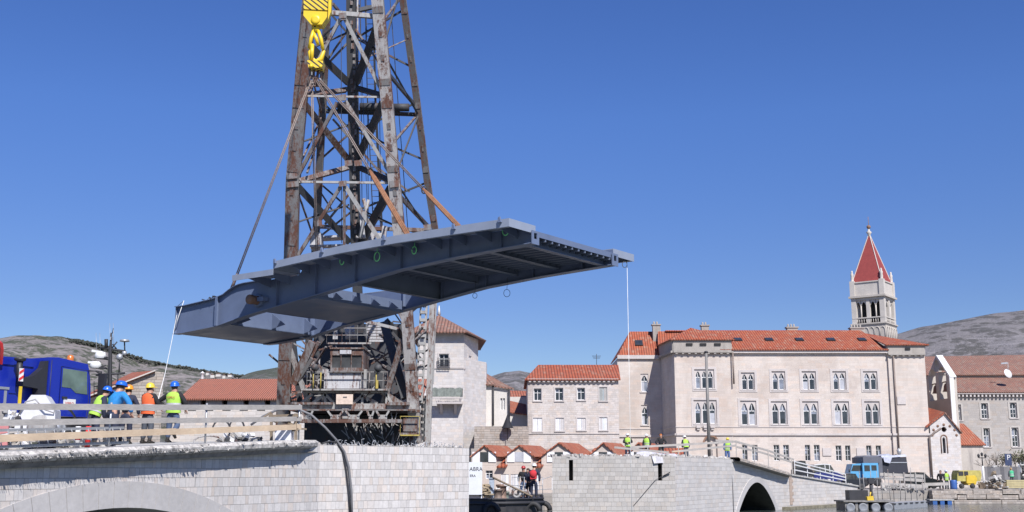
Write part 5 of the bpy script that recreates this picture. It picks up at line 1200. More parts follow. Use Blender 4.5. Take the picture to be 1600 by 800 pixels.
a_, b_ = W(516,580,Yc_), W(568,545.5,Yc_); cab.box((a_.x-.05,Yc_-.1,b_.z),(b_.x+.05,Yc_+2.4,b_.z+.08)); cab.box((b_.x-.1,Yc_+.12,a_.z),(b_.x,Yc_+2.4,b_.z)); cab.box((a_.x,Yc_+.12,a_.z),(a_.x+.1,Yc_+2.4,b_.z)); cab.box((a_.x+.1,Yc_+2.3,a_.z),(b_.x-.1,Yc_+2.4,b_.z))
cb = cab.build('cab', M['crane_rust'], cr)
mb = MB(); mb.quad(W(517,574.6,Yc_+.1),W(567,574.6,Yc_+.1),W(567,555,Yc_+.1),W(517,555,Yc_+.1)); mb.build('cab_window', glass('cab_glass', (.05,.05,.052), .15), cb)
mb = MB(); pbox(mb, 531,546.8,549,553,Yc_-.06,.05); mb.build('name_plate', M['crane_white'], cb)
mb = MB(); pbox(mb, 506,583,564,607,62.4,1.6); pbox(mb, 504,577,516,583,62.6,1.0); mb.build('ballast_box', M['crane_white'], cr)
mb = MB(); pbox(mb, 568,577,573,607,62.4,.4); pbox(mb, 470,607.5,605,610,62.0,2.6); pbox(mb, 479,580.6,606,581.6,62.0,.06); pbox(mb, 479,594,506,594.8,62.0,.06); pbox(mb, 566,594,606,594.8,62.0,.06)
for px in (479,484,496,510,564,576,584,598,605): pbox(mb, px,581,px+1.1,607.5,62.0,.06)
for (a,b,c,d) in ((508,512,575,513),(508,523,575,524),(512,535,580,537.5)): pbox(mb, a,b,c,d,63.5,.08)
for px in (510,522,534,546,558,572): pbox(mb, px,508,px+1,537,63.5,.06)
mb.build('platform_railing', M['crane_light'], cr)
mb = MB()
for px in (490,501.5,588): a_ = W(px,582,61.9); b_ = W(px,607,61.9); b_.x = a_.x; mb.tube([b_,a_], .035, 6)
pbox(mb, 587,594,591,607,61.85,.1)
for (a,b,c,d) in ((625,650,626,681),(655,650,656,681),(625,650,656,651),(625,679,656,681)): pbox(mb, a,b,c,d,61.6,.06)
mb.build('yellow_posts', M['crane_yellow'], cr)
for (px, py) in ((490.5,573.5),(590,574.5)):
    mb = MB(); p = W(px,py,61.7); mb.lathe(p+Vector((0,.25,0)), [(0,.28),(.12,.28),(.2,.0),(.21,-.0),(.18,.02),(0,.06)], 14, (0,-1,-.15)); mb.beam(p+Vector((0,.2,-.2)), p+Vector((0,.2,-.7)), .06); mb.build('spotlight', M['crane_dark'], cr)
mb = MB(); pbox(mb, 470,611.5,606,614,62.6,.2); pbox(mb, 448,630.5,650,639,62.3,.7)
for (x0,y0,x1,y1) in ((488,630,508,616),(508,616,522,630),(552,630,566,618),(566,618,590,630),(604,616,612,630),(470,630,488,616)): mb.beam(W(x0,y0,62.6), W(x1,y1,62.6), .14, .1, up=(0,1,0))
for px in (508,566,604): mb.beam(W(px,612,62.6), W(px,631,62.6), .12, .1, up=(0,1,0))
mb.build('platform_truss', M['crane_light'], cr)
mb = MB(); pbox(mb, 449,628.5,520,632,62.1,.2); pbox(mb, 604,628,640,633,62.1,.2); pbox(mb, 463,655,628,660.5,61.5,.5); pbox(mb, 625,676,656,680,61.9,.8); pbox(mb, 640,640,656,644,62,.5); mb.build('rusty_beam', M['crane_rust'], cr)
mb = MB(); pbox(mb, 525,616,551.5,631.5,62.0,.06); sg = mb.build('sign_plate', plain('peeling_sign_paint', (.62,.5,.42), .7, 0, .25, 3), cr)
mb = MB(); pbox(mb, 536,619.5,542,621,61.97,.03); mb.build('sign_mark', M['crane_rust'], sg)
mb = MB(); pbox(mb, 534,638,545,654,62.2,.2); mb.build('bracket_plate', M['crane_light'], cr)
for (px, w_) in ((480,9),(524,12),(553,13),(598,10),(579,5)):
    mb = MB(); pbox(mb, px-w_/2*1.3,648,px+w_/2*1.3,654.8,61.6,.2); mb.beam(W(px-w_,642,61.6), W(px-w_/2,650,61.6), .1); mb.beam(W(px+w_,642,61.6), W(px+w_/2,650,61.6), .1); mb.build('fairlead', M['crane_light'], cr)
mb = MB(); pbox(mb, 630,654,652,674,62.0,.6); mb.build('control_box', M['crane_grey'], cr)
mb = MB(); a_ = W(462,700,62.8); b_ = W(640,640,65.2); mb.box((a_.x,65.2,1.46),(b_.x,69,b_.z-.3)); mb.build('base_shadow_block', M['crane_dark'], cr)  # dark block standing in for the shadowed void beneath the platform
mb = MB(); a_ = W(452,641,61.9); b_ = W(650,639.5,61.9); mb.box((a_.x,61.95,a_.z-.02),(b_.x,69,a_.z+.06)); mb.build('shade_plate', M['crane_grey'], cr)  # overhanging plate added to keep the base below in shade
mb = MB(); rs = random.Random(19)   # wreckage of bars before the base
for k in range(70):
    px, py = rs.uniform(540,650), rs.uniform(664,697); p = W(px,py,62.2+rs.random()*.5); mb.beam(p, p+Vector((rs.uniform(-.5,.5),0,rs.uniform(.15,.9))), .05, .04)
for k in range(34):
    px, py = rs.uniform(455,640), rs.uniform(545,640); p = W(px,py,63.2+rs.random()*2); mb.beam(p, p+Vector((rs.uniform(-1.2,1.2),0,rs.uniform(-.9,.9))), .07, .05)
mb.build('loose_bars', M['crane_light'], cr)['kind'] = 'stuff'
mb = MB(); rs = random.Random(23)
for k in range(60):
    px, py = rs.choice([(rs.uniform(450,500), rs.uniform(545,640)), (rs.uniform(596,640), rs.uniform(500,640))]); p = W(px,py,63.5+rs.random()*2.5); mb.beam(p, p+Vector((rs.uniform(-1.4,1.4),rs.uniform(-1,1),rs.uniform(-1.2,1.2))), .12, .08)
mb.build('pipework', M['crane_rust'], cr)['kind'] = 'stuff'
# side access tower with zigzag ladder
mb = MB(); mb.beam(W(676,470,64), W(668,698,64), .32, .32, up=(0,1,0)); mb.beam(W(681,470,66), W(676,600,66), .12, .12); mb.build('access_post', M['crane_light'], cr)
mb = MB()
a_, b_, c_, d_ = W(658,470,64), W(650,630,64), W(667,470,64), W(659,630,64); mb.beam(a_,b_,.1); mb.beam(c_,d_,.12)
for k in range(13): p, q = a_.lerp(b_, (k+.5)/13), c_.lerp(d_, (k+.5)/13); mb.obox((p+q)/2, (q-p).length, .3, .16, q-p)
for k in range(8): y_ = 620+k*10; mb.obox(W(662-(k%2)*3,y_,64.3), .7, .4, .12, (1,0,rs.uniform(-.3,.3)))
for k in range(9): y_ = 480+k*24; mb.beam(W(661+rs.uniform(-3,1),y_,64.6), W(674,y_+rs.uniform(-14,14),64.4), .08)
mb.build('access_ladder', M['crane_light'], cr)
mb = MB(); pbox(mb, 657,622,672,690,66,1.0); mb.build('access_shaft', M['crane_dark'], cr)
# ---- barge
bg_ = thing('barge', (-9, 64, 0), 'black hulled crane barge with tyre fenders moored in the bridge gap', 'barge')
mb = MB(); zb_ = W(800,778,60).z
prof = [(-19,58),(-.3,58),(1.55,60),(1.75,71.5),(-19,71.5)]
mb.loft([[Vector((x,y,-.6)) for x,y in prof],[Vector((x,y,zb_)) for x,y in prof]]); mb.add([(x,y,zb_-.12) for x,y in prof], [[0,1,2,3,4]])
mb.build('hull', plain('black_hull', (.035,.033,.035), .55, 0, .4, 2), bg_, fix=True)
mb = MB()
for (z_, r) in ((zb_-.22,.08),(zb_-.02,.04)): mb.tube([(-19,57.95,z_),(-.3,57.95,z_),(1.6,59.95,z_),(1.8,71.5,z_)], r, 8)
mb.build('rubbing_strake', M['iron'], bg_)
for (x, y) in ((-1.0,57.75),(1.05,59.2),(1.6,60.3),(-3.0,57.8)):
    mb = MB(); c = Vector((x,y,zb_-.62)); mb.tube([c+Vector((.34*math.cos(t),.06,.36*math.sin(t))) for t in [i*math.pi/8 for i in range(17)]], .13, 8); mb.tube([c+Vector((0,0,.4)), c+Vector((0,.1,.75))], .02, 4); mb.build('tyre', M['black_rubber'], bg_)
rs = random.Random(41)
M['wood_dark'] = wood('old_timber', (.25,.19,.13), (.15,.12,.09))
mb = MB()
for k in range(60): p = W(rs.uniform(754,765),rs.uniform(756,777),61+rs.random()); mb.obox(p, rs.uniform(.1,.5), .5, rs.uniform(.04,.09), (1,0,rs.uniform(-.3,.3)))
tag(mb.build('timber_pile', plain('cut_timber', (.36,.29,.2), .9, 0, .4, 6)), 'pile of short cut timbers stacked on the barge beside the white board', 'timber pile')
mb = MB(); a_, b_ = W(764,779,61), W(772,748,61); mb.box((a_.x,61,zb_),(b_.x,61.9,b_.z)); mb.box((a_.x-.04,60.95,b_.z),(b_.x+.04,61.95,b_.z+.05)); mb.box((a_.x+.06,60.96,zb_+.2),(b_.x-.06,61,b_.z-.15)); tag(mb.build('steel_cabinet', plain('pale_blue_cabinet', (.33,.38,.45), .5)), 'tall pale blue steel cabinet on the barge deck next to the timbers', 'cabinet')
for i, (px, r, y0, c, lb) in enumerate(((778,.2,764,(.16,.12,.1),'brown iron bollard drum on the barge deck nearest the blue cabinet'),(784,.24,757,(.2,.13,.1),'taller rust brown iron bollard drum on the barge deck'),(790,.16,768,(.12,.14,.12),'small dark green iron bollard drum on the barge deck'))):
    mb = MB(); p = W(px,y0,61.5+i*.4); h_ = p.z-zb_+.12; mb.lathe((p.x,p.y,zb_-.12), [(r*1.2,0),(r*1.2,.08),(r,.12),(r,h_-.12),(r*1.3,h_-.1),(r*1.3,h_),(0,h_+.02)], 12)
    tag(mb.build('bollard', plain('bollard_paint', c, .7, 0, .4, 6)), lb, 'bollard')
mb = MB(); p = W(807,770,61); mb.tube([p+Vector((.2*math.cos(t),0,.22*math.sin(t))) for t in [i*math.pi/6 for i in range(13)]], .07, 6); mb.tube([p+Vector((.05,.2,0)), p+Vector((.5,.3,.1)), p+Vector((.7,.3,-.1))], .1, 6); tag(mb.build('hose_reel', M['crane_light']), 'pale hose reel lying on the middle of the barge deck', 'hose reel')
mb = MB(); mb.tube([W(770,746,60.5), W(795,758,60.3), W(832,776,60.0)], .05, 6); tag(mb.build('boom_pole', M['wood_dark']), 'long brown pole slanting down across the barge deck', 'pole')
for i,(p0,p1,lb) in enumerate((((775,764),(862,744),'thin white mooring rope running up from barge to the far pier'),((788,758),(862,764),'slack white mooring rope crossing below the huddled men'))):
    mb = MB(); a_, b_ = W(*p0,61), W(*p1,72.8); mid = (a_+b_)/2-Vector((0,0,.15)); mb.tube([a_,mid,b_], .022, 5); tag(mb.build('mooring_rope', M['white_rope']), lb, 'rope')
mb = MB()
for k in range(6): t = k/5; a_ = W(800+t*48,772,64); mb.tube([a_-Vector((0,0,.3)), a_+Vector((0,0,.9))], .02, 4)
for z_ in (.45,.9): mb.tube([W(800,772,64)+Vector((0,0,z_)), W(848,772,64)+Vector((0,0,z_))], .015, 4)
tag(mb.build('railing', M['steel_grey']), 'thin steel railing on the barge in front of the market doors', 'railing')
# lettered white board, partly behind the near pier
bd = thing('name_board', (W(742,760,60).x, 60, zb_), 'white board with large dark letters half hidden by the near bridge pier', 'sign board')
mb = MB(); a_, b_ = W(700,773,60), W(753.5,722,60); mb.box((a_.x,60,a_.z),(b_.x,60.08,b_.z)); mb.box((b_.x-.06,60.08,zb_-.1),(b_.x,60.14,a_.z)); mb.build('panel', plain('white_board', (.62,.64,.68), .6, 0, .05), bd)
def text(s, size, loc, rot, mat, parent, name='lettering', ext=.004, align='LEFT'):
    cu = bpy.data.curves.new(name, 'FONT'); cu.body = s; cu.size = size; cu.extrude = ext; cu.align_x = align
    o = bpy.data.objects.new('tmp', cu); COL.objects.link(o); dg = bpy.context.evaluated_depsgraph_get(); me = bpy.data.meshes.new_from_object(o.evaluated_get(dg)); bpy.data.objects.remove(o)
    m4 = Matrix.Translation(loc) @ rot; me.transform(m4)
    off = Vector(); t_ = parent
    while t_ is not None: off += t_.location; t_ = t_.parent
    me.transform(Matrix.Translation(-off)); me.materials.clear(); me.materials.append(mat); ob = bpy.data.objects.new(name, me); COL.objects.link(ob); ob.parent = parent; return ob
RX = Matrix.Rotation(math.pi/2, 4, 'X')
M['ink'] = plain('dark_ink', (.05,.05,.06), .7)
text('ABRA', .27, W(733.5,735.5,59.99), RX, M['ink'], bd); text('ERA', .17, W(734,745,59.99), RX, M['ink'], bd)

# ================================================================ HOOK, SLINGS
hk = thing('hook_block', W(494,100,51), 'yellow crane hook block with black hazard stripes hanging at the top', 'hook block')
M['stripes'] = G('hazard_stripes'); g = M['stripes']; u_, v_ = g.uv()
st = g.math('FRACT', g.math('DIVIDE', g.math('ADD', g.math('MULTIPLY', u_, 1.0), g.math('MULTIPLY', v_, 1.25)), .3)); M['stripes'] = g.out(g.mix(g.math('GREATER_THAN', st, .62), (.72,.5,.03,1), (.03,.03,.03,1)), .45)
Yh_ = 51.0
def HP(px, py, o=0.0): return W(px, py, Yh_+o)
mb = MB()
mb.prism([HP(474,-40,-.35),HP(517,-40,-.35),HP(515,16,-.35),HP(474.5,14,-.35)], (0,.7,0)); mb.build('stripe_plate', M['stripes'], hk)
mb = MB(); mb.prism([HP(474.5,14,-.3),HP(515,16,-.3),HP(512,25,-.3),HP(503,38,-.3),HP(486,38,-.3),HP(474,24,-.3)], (0,.6,0)); mb.prism([HP(514,-40,-.5),HP(518.5,-40,-.5),HP(517,18,-.5),HP(512.5,31,-.5)], (0,.2,0))
mb.lathe(HP(493,30,-.33), [(0,0.02),(.1,.02),(.21,.018),(.22,0),(.22,-.1)], 18, (0,-1,0)); mb.build('cheek_plate', M['hook_yellow'], hk)
mb = MB(); mb.tube([HP(493,36),HP(493,44)], [.18,.15], 12); mb.build('swivel', M['iron'], hk)
mb = MB()
for (a,b,c,d) in ((491,44,483,76),(496,44,505,78),(489,50,497,70)): mb.tube([HP(a,b,-.06),HP((a+c)/2+(1 if c > a else -1),(b+d)/2,-.1),HP(c,d,-.06)], [.075,.09,.075], 8)
mb.lathe(HP(494,47,.12), [(0,.26),(.17,.26),(.17,0),(0,0)], 14, (0,-1,0)); mb.build('link', M['hook_yellow'], hk)
mb = MB(); mb.tube([HP(489,71),HP(484,82),HP(486,92),HP(494,97),HP(502,92),HP(506,80),HP(501,73)], [.05,.1,.12,.13,.12,.08,.03], 10); mb.tube([HP(488,69,-.1),HP(487,94,-.1)], .09, 8); mb.build('hook', M['hook_yellow'], hk)
mb = MB(); mb.prism([HP(480,94,-.3),HP(505,95,-.3),HP(503,106,-.3),HP(482,105,-.3)], (0,.6,0)); mb.build('striped_crosshead', M['stripes'], hk)
mb = MB(); mb.ball(HP(486,103.5,-.3), .1, 8); mb.ball(HP(501,104,-.3), .08, 8); mb.build('pin', M['hook_yellow'], hk)
mb = MB()
for px in (478,488,499,509): mb.tube([HP(px,-40,0), HP(px,-40,0)+Vector((0,1.5,9))], .025, 5)
mb.build('hoist_ropes', M['iron'], hk)
M['sling_brown'] = plain('greased_rope', (.2,.16,.14), .6, .1, .3, 12); M['sleeve'] = plain('orange_rope_sleeve', (.24,.11,.055), .75, 0, .3, 6)
mb = MB()           # shackle cluster under the hook
rs = random.Random(6)
for k in range(4):
    px = (484,490,497,501)[k]; p, q = HP(px,104,.05*k), HP((481,487,492,499)[k],134,.1*k); mb.tube([p,(p+q)/2+Vector((.05,0,0)),q], .06, 7)
for (px,py) in ((484,132),(481,138),(492,128),(488,124),(497,128)): c = HP(px,py); mb.tube([c+Vector((.13*math.cos(t),.05,.2*math.sin(t))) for t in [i*math.pi/5 for i in range(11)]], .05, 6)
tag(mb.build('shackle', M['crane_rust']), 'rusty shackles clustered just below the yellow hook', 'shackle')
def attach(px, u):
    k_ = (px-800)/1800/(math.cos(PITCH)); s = (O.x+U.x*u-k_*(O.y+U.y*u))/(k_*Av.y-Av.x); return s
hkp = HP(492,122)
for (u, s, orange, lb, top) in ((UN,16.75,None,'long bare wire sling from hook down to the near corner of the tail',(485,126)),(UF,16.9,None,'vertical wire sling from the hook down behind the tail',(487,128)),(UN,5.9,(577,283),'orange sleeved sling running down steeply to the near edge of the span',(495,126)),(UF,solve(lambda t: Lp(t,UF,-.2), 772, 0, 15),(660,308),'orange sleeved sling slanting far right towards the tip of the span',(500,126))):
    end = Lp(s, u, gtopz(s)+.05); st_ = HP(*top)
    t_ = thing('lifting_sling', end, lb, 'sling', 'slings lifting the span')
    mb = MB(); k_ = 1.0
    if orange:
        # parameter where the sleeve begins
        for i in range(200):
            q = st_.lerp(end, i/200)
            px_ = 800+(q.x)/(q.y*math.cos(PITCH)+(q.z-CAMZ)*math.sin(PITCH))*F
            if px_ > orange[0]: k_ = i/200; break
    q = st_.lerp(end, k_); dd = (end-st_).normalized(); sd_ = dd.cross(Vector((0,1,0))).normalized()*.035
    mb.tube([st_+sd_, q+sd_], .028, 6); mb.tube([st_-sd_, q-sd_], .028, 6); mb.build('wire_rope', M['sling_brown'], t_)
    if orange:
        mb = MB()
        for o_ in (-1,0,1): mb.tube([q+sd_*.3*o_, q.lerp(end,.12)+sd_*o_*1.5, end+sd_*o_*1.8], [.045,.06,.055], 7)
        mb.build('sleeve', M['sleeve'], t_); mb = MB(); mb.tube([q+dd*.1+Vector((.1*math.cos(t),0,.16*math.sin(t))) for t in [i*math.pi/5 for i in range(11)]], .035, 6); mb.build('thimble', M['iron'], t_)
    else:
        mb = MB(); e2 = end.lerp(st_, .07); mb.tube([e2, end], [.06,.08], 7); mb.build('socket', M['crane_rust'], t_)
# tag lines
p0 = Lp(SE, UN, -1.6); mb = MB(); a_ = W(258,583,45); mb.tube([p0+Vector((0,0,.4)), p0, p0.lerp(a_,.5)+Vector((0,0,-.05)), a_, W(243,640,41)], .013, 5)
mb.tube([p0+Vector((0,0,.4)), Lp(SE-.6,UN-.1,-1.0), Lp(SE-.35,UN-.22,-1.9), Lp(SE-.05,UN-.15,-2.4)], .018, 5); tag(mb.build('tag_line', M['white_rope']), 'white guide rope tied round the tail of the span and hanging to the workers', 'rope')
q0_ = Lp(.2, WID-.1, -.3); mb = MB(); mb.tube([q0_, Vector((q0_.x,q0_.y,5)), Vector((q0_.x,q0_.y,.3))], .01, 5); mb.tube([q0_+Vector((-.1+.1*math.cos(t),0,-.12+.14*math.sin(t))) for t in [i*.6 for i in range(11)]], .015, 4)
tag(mb.build('tag_line', M['white_rope']), 'white guide rope hanging straight down from the tip of the span', 'rope')
# ================================================================ PEOPLE
def skin(verts, edges, rad, sub=1):
    me = bpy.data.meshes.new('tmp'); me.from_pydata([Vector(v) for v in verts], edges, []); o = bpy.data.objects.new('tmp', me); COL.objects.link(o)
    md = o.modifiers.new('s', 'SKIN'); md.use_smooth_shade = True
    for i, r in enumerate(rad):
        sv = me.skin_vertices[0].data[i]; sv.radius = (r, r) if not isinstance(r, tuple) else r; sv.use_root = (i == 0)
    if sub: o.modifiers.new('b', 'SUBSURF').levels = sub
    dg = bpy.context.evaluated_depsgraph_get(); m2 = bpy.data.meshes.new_from_object(o.evaluated_get(dg)); bpy.data.objects.remove(o)
    return m2
def place_mesh(me, name, mat, parent):
    me.materials.clear(); me.materials.append(mat); me.name = name; o = bpy.data.objects.new(name, me); COL.objects.link(o); o.parent = parent; return o
cloth_cache = {}
def cloth(name, c, var=.2):
    if name not in cloth_cache: cloth_cache[name] = plain(name, c, .85, 0, var, 6)
    return cloth_cache[name]
SKINM = plain('skin', (.42, .24, .17), .55, 0, .08, 5)
def person(loc, yaw, label, jacket, trousers, helmet=None, vest=None, group=None, h=1.76, lean=0.0, armL=None, armR=None, legL=None, legR=None, head_turn=0.0, hair=(.05,.03,.02), fine=True, vest_text=None, bulk=1.0):
    """local axes: x right, y forward, z up; arms = (elbow, wrist)"""
    root = thing('person', loc, label, 'person', group); k = h/1.76
    root.rotation_euler = (0, 0, 0)
    R_ = Matrix.Rotation(yaw, 4, 'Z') @ Matrix.Diagonal((k*1.1*bulk, k*1.06*bulk, k, 1))
    Ln = Matrix.Rotation(-lean, 4, 'X')
    def up(p): p = Vector(p); q = Ln @ (p-Vector((0,0,.95))); return q+Vector((0,0,.95))
    armL = armL or ((-.27,.0,1.14),(-.25,.08,.88)); armR = armR or ((.27,.0,1.14),(.25,.08,.88))
    legL = legL or ((-.11,.03,.5),(-.12,-.01,.09)); legR = legR or ((.11,.03,.5),(.12,-.01,.09))
    P = {'pel':Vector((0,0,.95)),'bel':up((0,0,1.1)),'che':up((0,.0,1.3)),'nec':up((0,0,1.46)),'jaw':up((0,.02,1.55)),'cra':up((0,.01,1.66)),'top':up((0,0,1.72))}
    ys = math.sin(-head_turn); yc = math.cos(head_turn)
    P['nose'] = up((.12*ys*1.0,.02+.115*yc,1.6))
    V = [P['pel'],P['bel'],P['che'],P['nec'],P['jaw'],P['cra'],P['top'],P['nose']]; E_ = [(0,1),(1,2),(2,3),(3,4),(4,5),(5,6),(4,7)]; Rr = [.085,.09,.11,.055,.07,.088,.05,.014]
    arms = {}
    for sg, A_ in ((-1, armL), (1, armR)):
        sh = up((sg*.18,0,1.4)); el = up(A_[0]); wr_ = up(A_[1]); i = len(V); V += [sh, el, wr_]; E_ += [(2,i),(i,i+1),(i+1,i+2)]; Rr += [.055,.042,.028]; arms[sg] = (sh, el, wr_)
        d = (wr_-el).normalized(); side = d.cross(Vector((0,1,.2))).normalized() if abs(d.y) < .9 else Vector((1,0,0)); palm = wr_+d*.07; i2 = len(V); V.append(palm); E_.append((i+2,i2)); Rr.append(.024)
        if fine:
            for f_ in range(4):
                a_ = palm+side*(.026*(f_-1.5))+d*.02; b_ = a_+d*(.045-.006*abs(f_-1.4)); c_ = b_+d*.02+Vector((0,.022,-.01)); j = len(V); V += [a_, b_, c_]; E_ += [(i2,j),(j,j+1),(j+1,j+2)]; Rr += [.0095,.009,.008]
            a_ = wr_+d*.03+side*-.035; j = len(V); V += [a_, a_+side*-.02+d*.03]; E_ += [(i2,j),(j,j+1)]; Rr += [.011,.009]
    legs = {}
    for sg, A_ in ((-1, legL), (1, legR)):
        hp = Vector((sg*.09,0,.9)); kn = Vector(A_[0]); an_ = Vector(A_[1]); i = len(V); V += [hp, kn, an_]; E_ += [(0,i),(i,i+1),(i+1,i+2)]; Rr += [.055,.05,.038]; legs[sg] = (hp, kn, an_)
        sh_d = (an_-kn).normalized(); fw = Vector((0,1,0))-sh_d*sh_d.y; fw = fw.normalized(); i3 = len(V); V.append(an_+fw*.13+sh_d*.03); E_.append((i+2,i3)); Rr.append(.03)
        legs[sg] = (hp, kn, an_, fw, sh_d)
    me = skin(V, E_, Rr, 1); me.transform(R_); place_mesh(me, 'body', SKINM, root)
    V = [P['pel']+Vector((0,0,-.03)),P['bel'],P['che'],up((0,0,1.44))]; E_ = [(0,1),(1,2),(2,3)]; Rr = [.165,.15,.16,.075]
    for sg in (-1,1):
        sh, el, wr_ = arms[sg]; i = len(V); V += [sh, el, el.lerp(wr_,1.0)]; E_ += [(2,i),(i,i+1),(i+1,i+2)]; Rr += [.09,.07,.052]
    me = skin(V, E_, Rr, 1); me.transform(R_); place_mesh(me, 'jacket', jacket, root)
    V = [P['pel']+Vector((0,0,.03)), P['pel']+Vector((0,0,-.05))]; E_ = [(0,1)]; Rr = [.14,.14]
    for sg in (-1,1):
        hp, kn, an_, fw, sd_ = legs[sg]; i = len(V); V += [hp-Vector((0,0,.05)), kn, an_.lerp(kn,.05)]; E_ += [(1,i),(i,i+1),(i+1,i+2)]; Rr += [.108,.085,.07]
    me = skin(V, E_, Rr, 1); me.transform(R_); place_mesh(me, 'trousers', trousers, root)
    def b(mb, name, mat, par=None): 
        mb.v = [R_ @ v for v in mb.v]; o = mb.build(name, mat, None)
        me = o.data; me.transform(Matrix.Translation(o.location)); o.location = (0,0,0); o.parent = par or root; return o
    for sg in (-1,1):
        hp, kn, an_, fw, sd_ = legs[sg]; mb = MB(); mb.smooth = True
        mb.tube([an_-sd_*.06, an_+sd_*.02], [.05,.055], 8); mb.tube([an_+sd_*.045-fw*.06, an_+sd_*.04+fw*.06, an_+sd_*.055+fw*.19], [.045,.05,.035], 8); b(mb, 'boot', cloth('boot_leather', (.03,.027,.025)))
    if vest:
        mb = MB(); mb.smooth = True; rings = []
        for z_, a_, c_ in ((.86,.205,.165),(.95,.2,.165),(1.1,.195,.16),(1.25,.215,.17),(1.38,.225,.16),(1.45,.17,.12),(1.48,.09,.08)): rings.append([up((a_*math.cos(t)*(1.0),c_*math.sin(t),z_)) for t in [i*math.pi/10 for i in range(20)]])
        mb.loft(rings); mb.sm = [True]*len(mb.f); vo = b(mb, 'vest', vest)
        mb = MB()
        for z_ in (.98, 1.12): mb.loft([[up((.212*math.cos(t),.176*math.sin(t),z)) for t in [i*math.pi/10 for i in range(20)]] for z in (z_-.025, z_+.025)])
        mb.sm = [True]*len(mb.f); b(mb, 'reflective_band', cloth('reflective_band', (.45,.45,.47)), vo)
        if vest_text:
            to = text(vest_text, .085, Vector((0,0,0)), Matrix.Identity(4), cloth('red_print', (.45,.08,.06)), vo, ext=.002, align='CENTER'); me = to.data; 
            me.transform(Matrix.Translation(root.location)); me.transform(R_ @ Matrix.Translation(up((0,-.185,1.28))) @ Matrix.Rotation(math.pi/2, 4, 'X'))
    hc = P['cra']; hu = (P['top']-P['jaw']).normalized()
    if helmet:
        mb = MB(); mb.lathe(hc+hu*.0, [(.15,-.005),(.128,.005),(.125,.05),(.105,.1),(.06,.135),(0,.148)], 16, hu, (.92,1.05)); hb_ = b(mb, 'helmet', helmet)
        mb = MB(); fw = Vector((-math.sin(head_turn),math.cos(head_turn),0)); mb.obox(hc+hu*.005+fw*.14, .16, .07, .012, Vector((fw.y,-fw.x,0))); b(mb, 'peak', helmet, hb_)
    mb = MB(); mb.lathe(hc-hu*.09, [(.05,-.03),(.085,.0),(.098,.06),(.1,.1),(.09,.15),(.05,.185),(0,.19)] if not helmet else [(.05,-.02),(.084,.02),(.094,.07),(.095,.09)], 12, hu, (.95,1.0))
    bk_ = [v+Vector((math.sin(head_turn)*.02,-math.cos(head_turn)*.02,0)) for v in mb.v]; mb.v = bk_; b(mb, 'hair', cloth('hair_%d' % int(hair[0]*1000), hair))
    return root
def helm(n, c): return cloth_cache.setdefault(n, plain(n, c, .3, 0, .04))
BLUE_H, YEL_H, ORG_H, WH_H = helm('blue_helmet', (.02,.12,.55)), helm('yellow_helmet', (.7,.52,.06)), helm('orange_helmet', (.75,.3,.03)), helm('white_helmet', (.65,.65,.65))
LIME, ORNG = cloth('lime_vest', (.36,.6,.08), .15), cloth('orange_vest', (.68,.12,.035), .15)
NAVY, BLK, GRY, JEAN, BRT = cloth('navy_cloth', (.02,.025,.05)), cloth('black_cloth', (.015,.015,.018)), cloth('grey_cloth', (.07,.08,.1)), cloth('blue_denim', (.06,.09,.16)), cloth('bright_blue_cloth', (.02,.2,.5))
def ND(px, inset, dz=.06):
    t = solve(lambda t: wp(t, deckz(t), -inset), px, -12, 13); p = wp(t, deckz(t)+dz, -inset); return p
grp = 'workers watching from the near bridge'
person(ND(268,3.6), R(-12), 'man in lime vest and blue helmet with hand on hip and one foot raised', BLK, JEAN, BLUE_H, LIME, grp, 1.92, 0.0, armL=((-.44,-.02,1.2),(-.24,.08,1.02)), armR=((.33,.02,1.16),(.3,.12,.98)), legR=((.12,.05,.5),(.16,-.24,.3)), vest_text='VIPRO')
person(ND(228,3.4), R(-25), 'man in orange vest and yellow helmet standing with arms folded in front', BLK, GRY, YEL_H, ORNG, grp, 1.84, .04, armL=((-.26,.1,1.14),(-.05,.24,1.1)), armR=((.28,.08,1.14),(.2,.26,1.05)), head_turn=-.6)
person(ND(194,3.9), R(-5), 'man in dark navy jacket and orange helmet behind the blue jacketed man', NAVY, NAVY, ORG_H, None, grp, 1.8, .12, armR=((.3,.05,1.12),(.3,.15,.9)))
person(ND(171,3.0), R(-30), 'man bending forward in a bright blue jacket and blue helmet', BRT, NAVY, BLUE_H, None, grp, 1.9, .3, armL=((-.32,.12,1.2),(-.28,.3,.98)), armR=((.32,.12,1.18),(.3,.28,.96)), bulk=1.18)
person(ND(146,3.3), R(-55), 'stooping worker in lime vest, navy sleeves and blue helmet beside the truck', NAVY, NAVY, BLUE_H, LIME, grp, 1.76, .38, armL=((-.25,.1,1.14),(-.2,.2,.88)), armR=((.32,.06,1.12),(.22,.22,.86)))

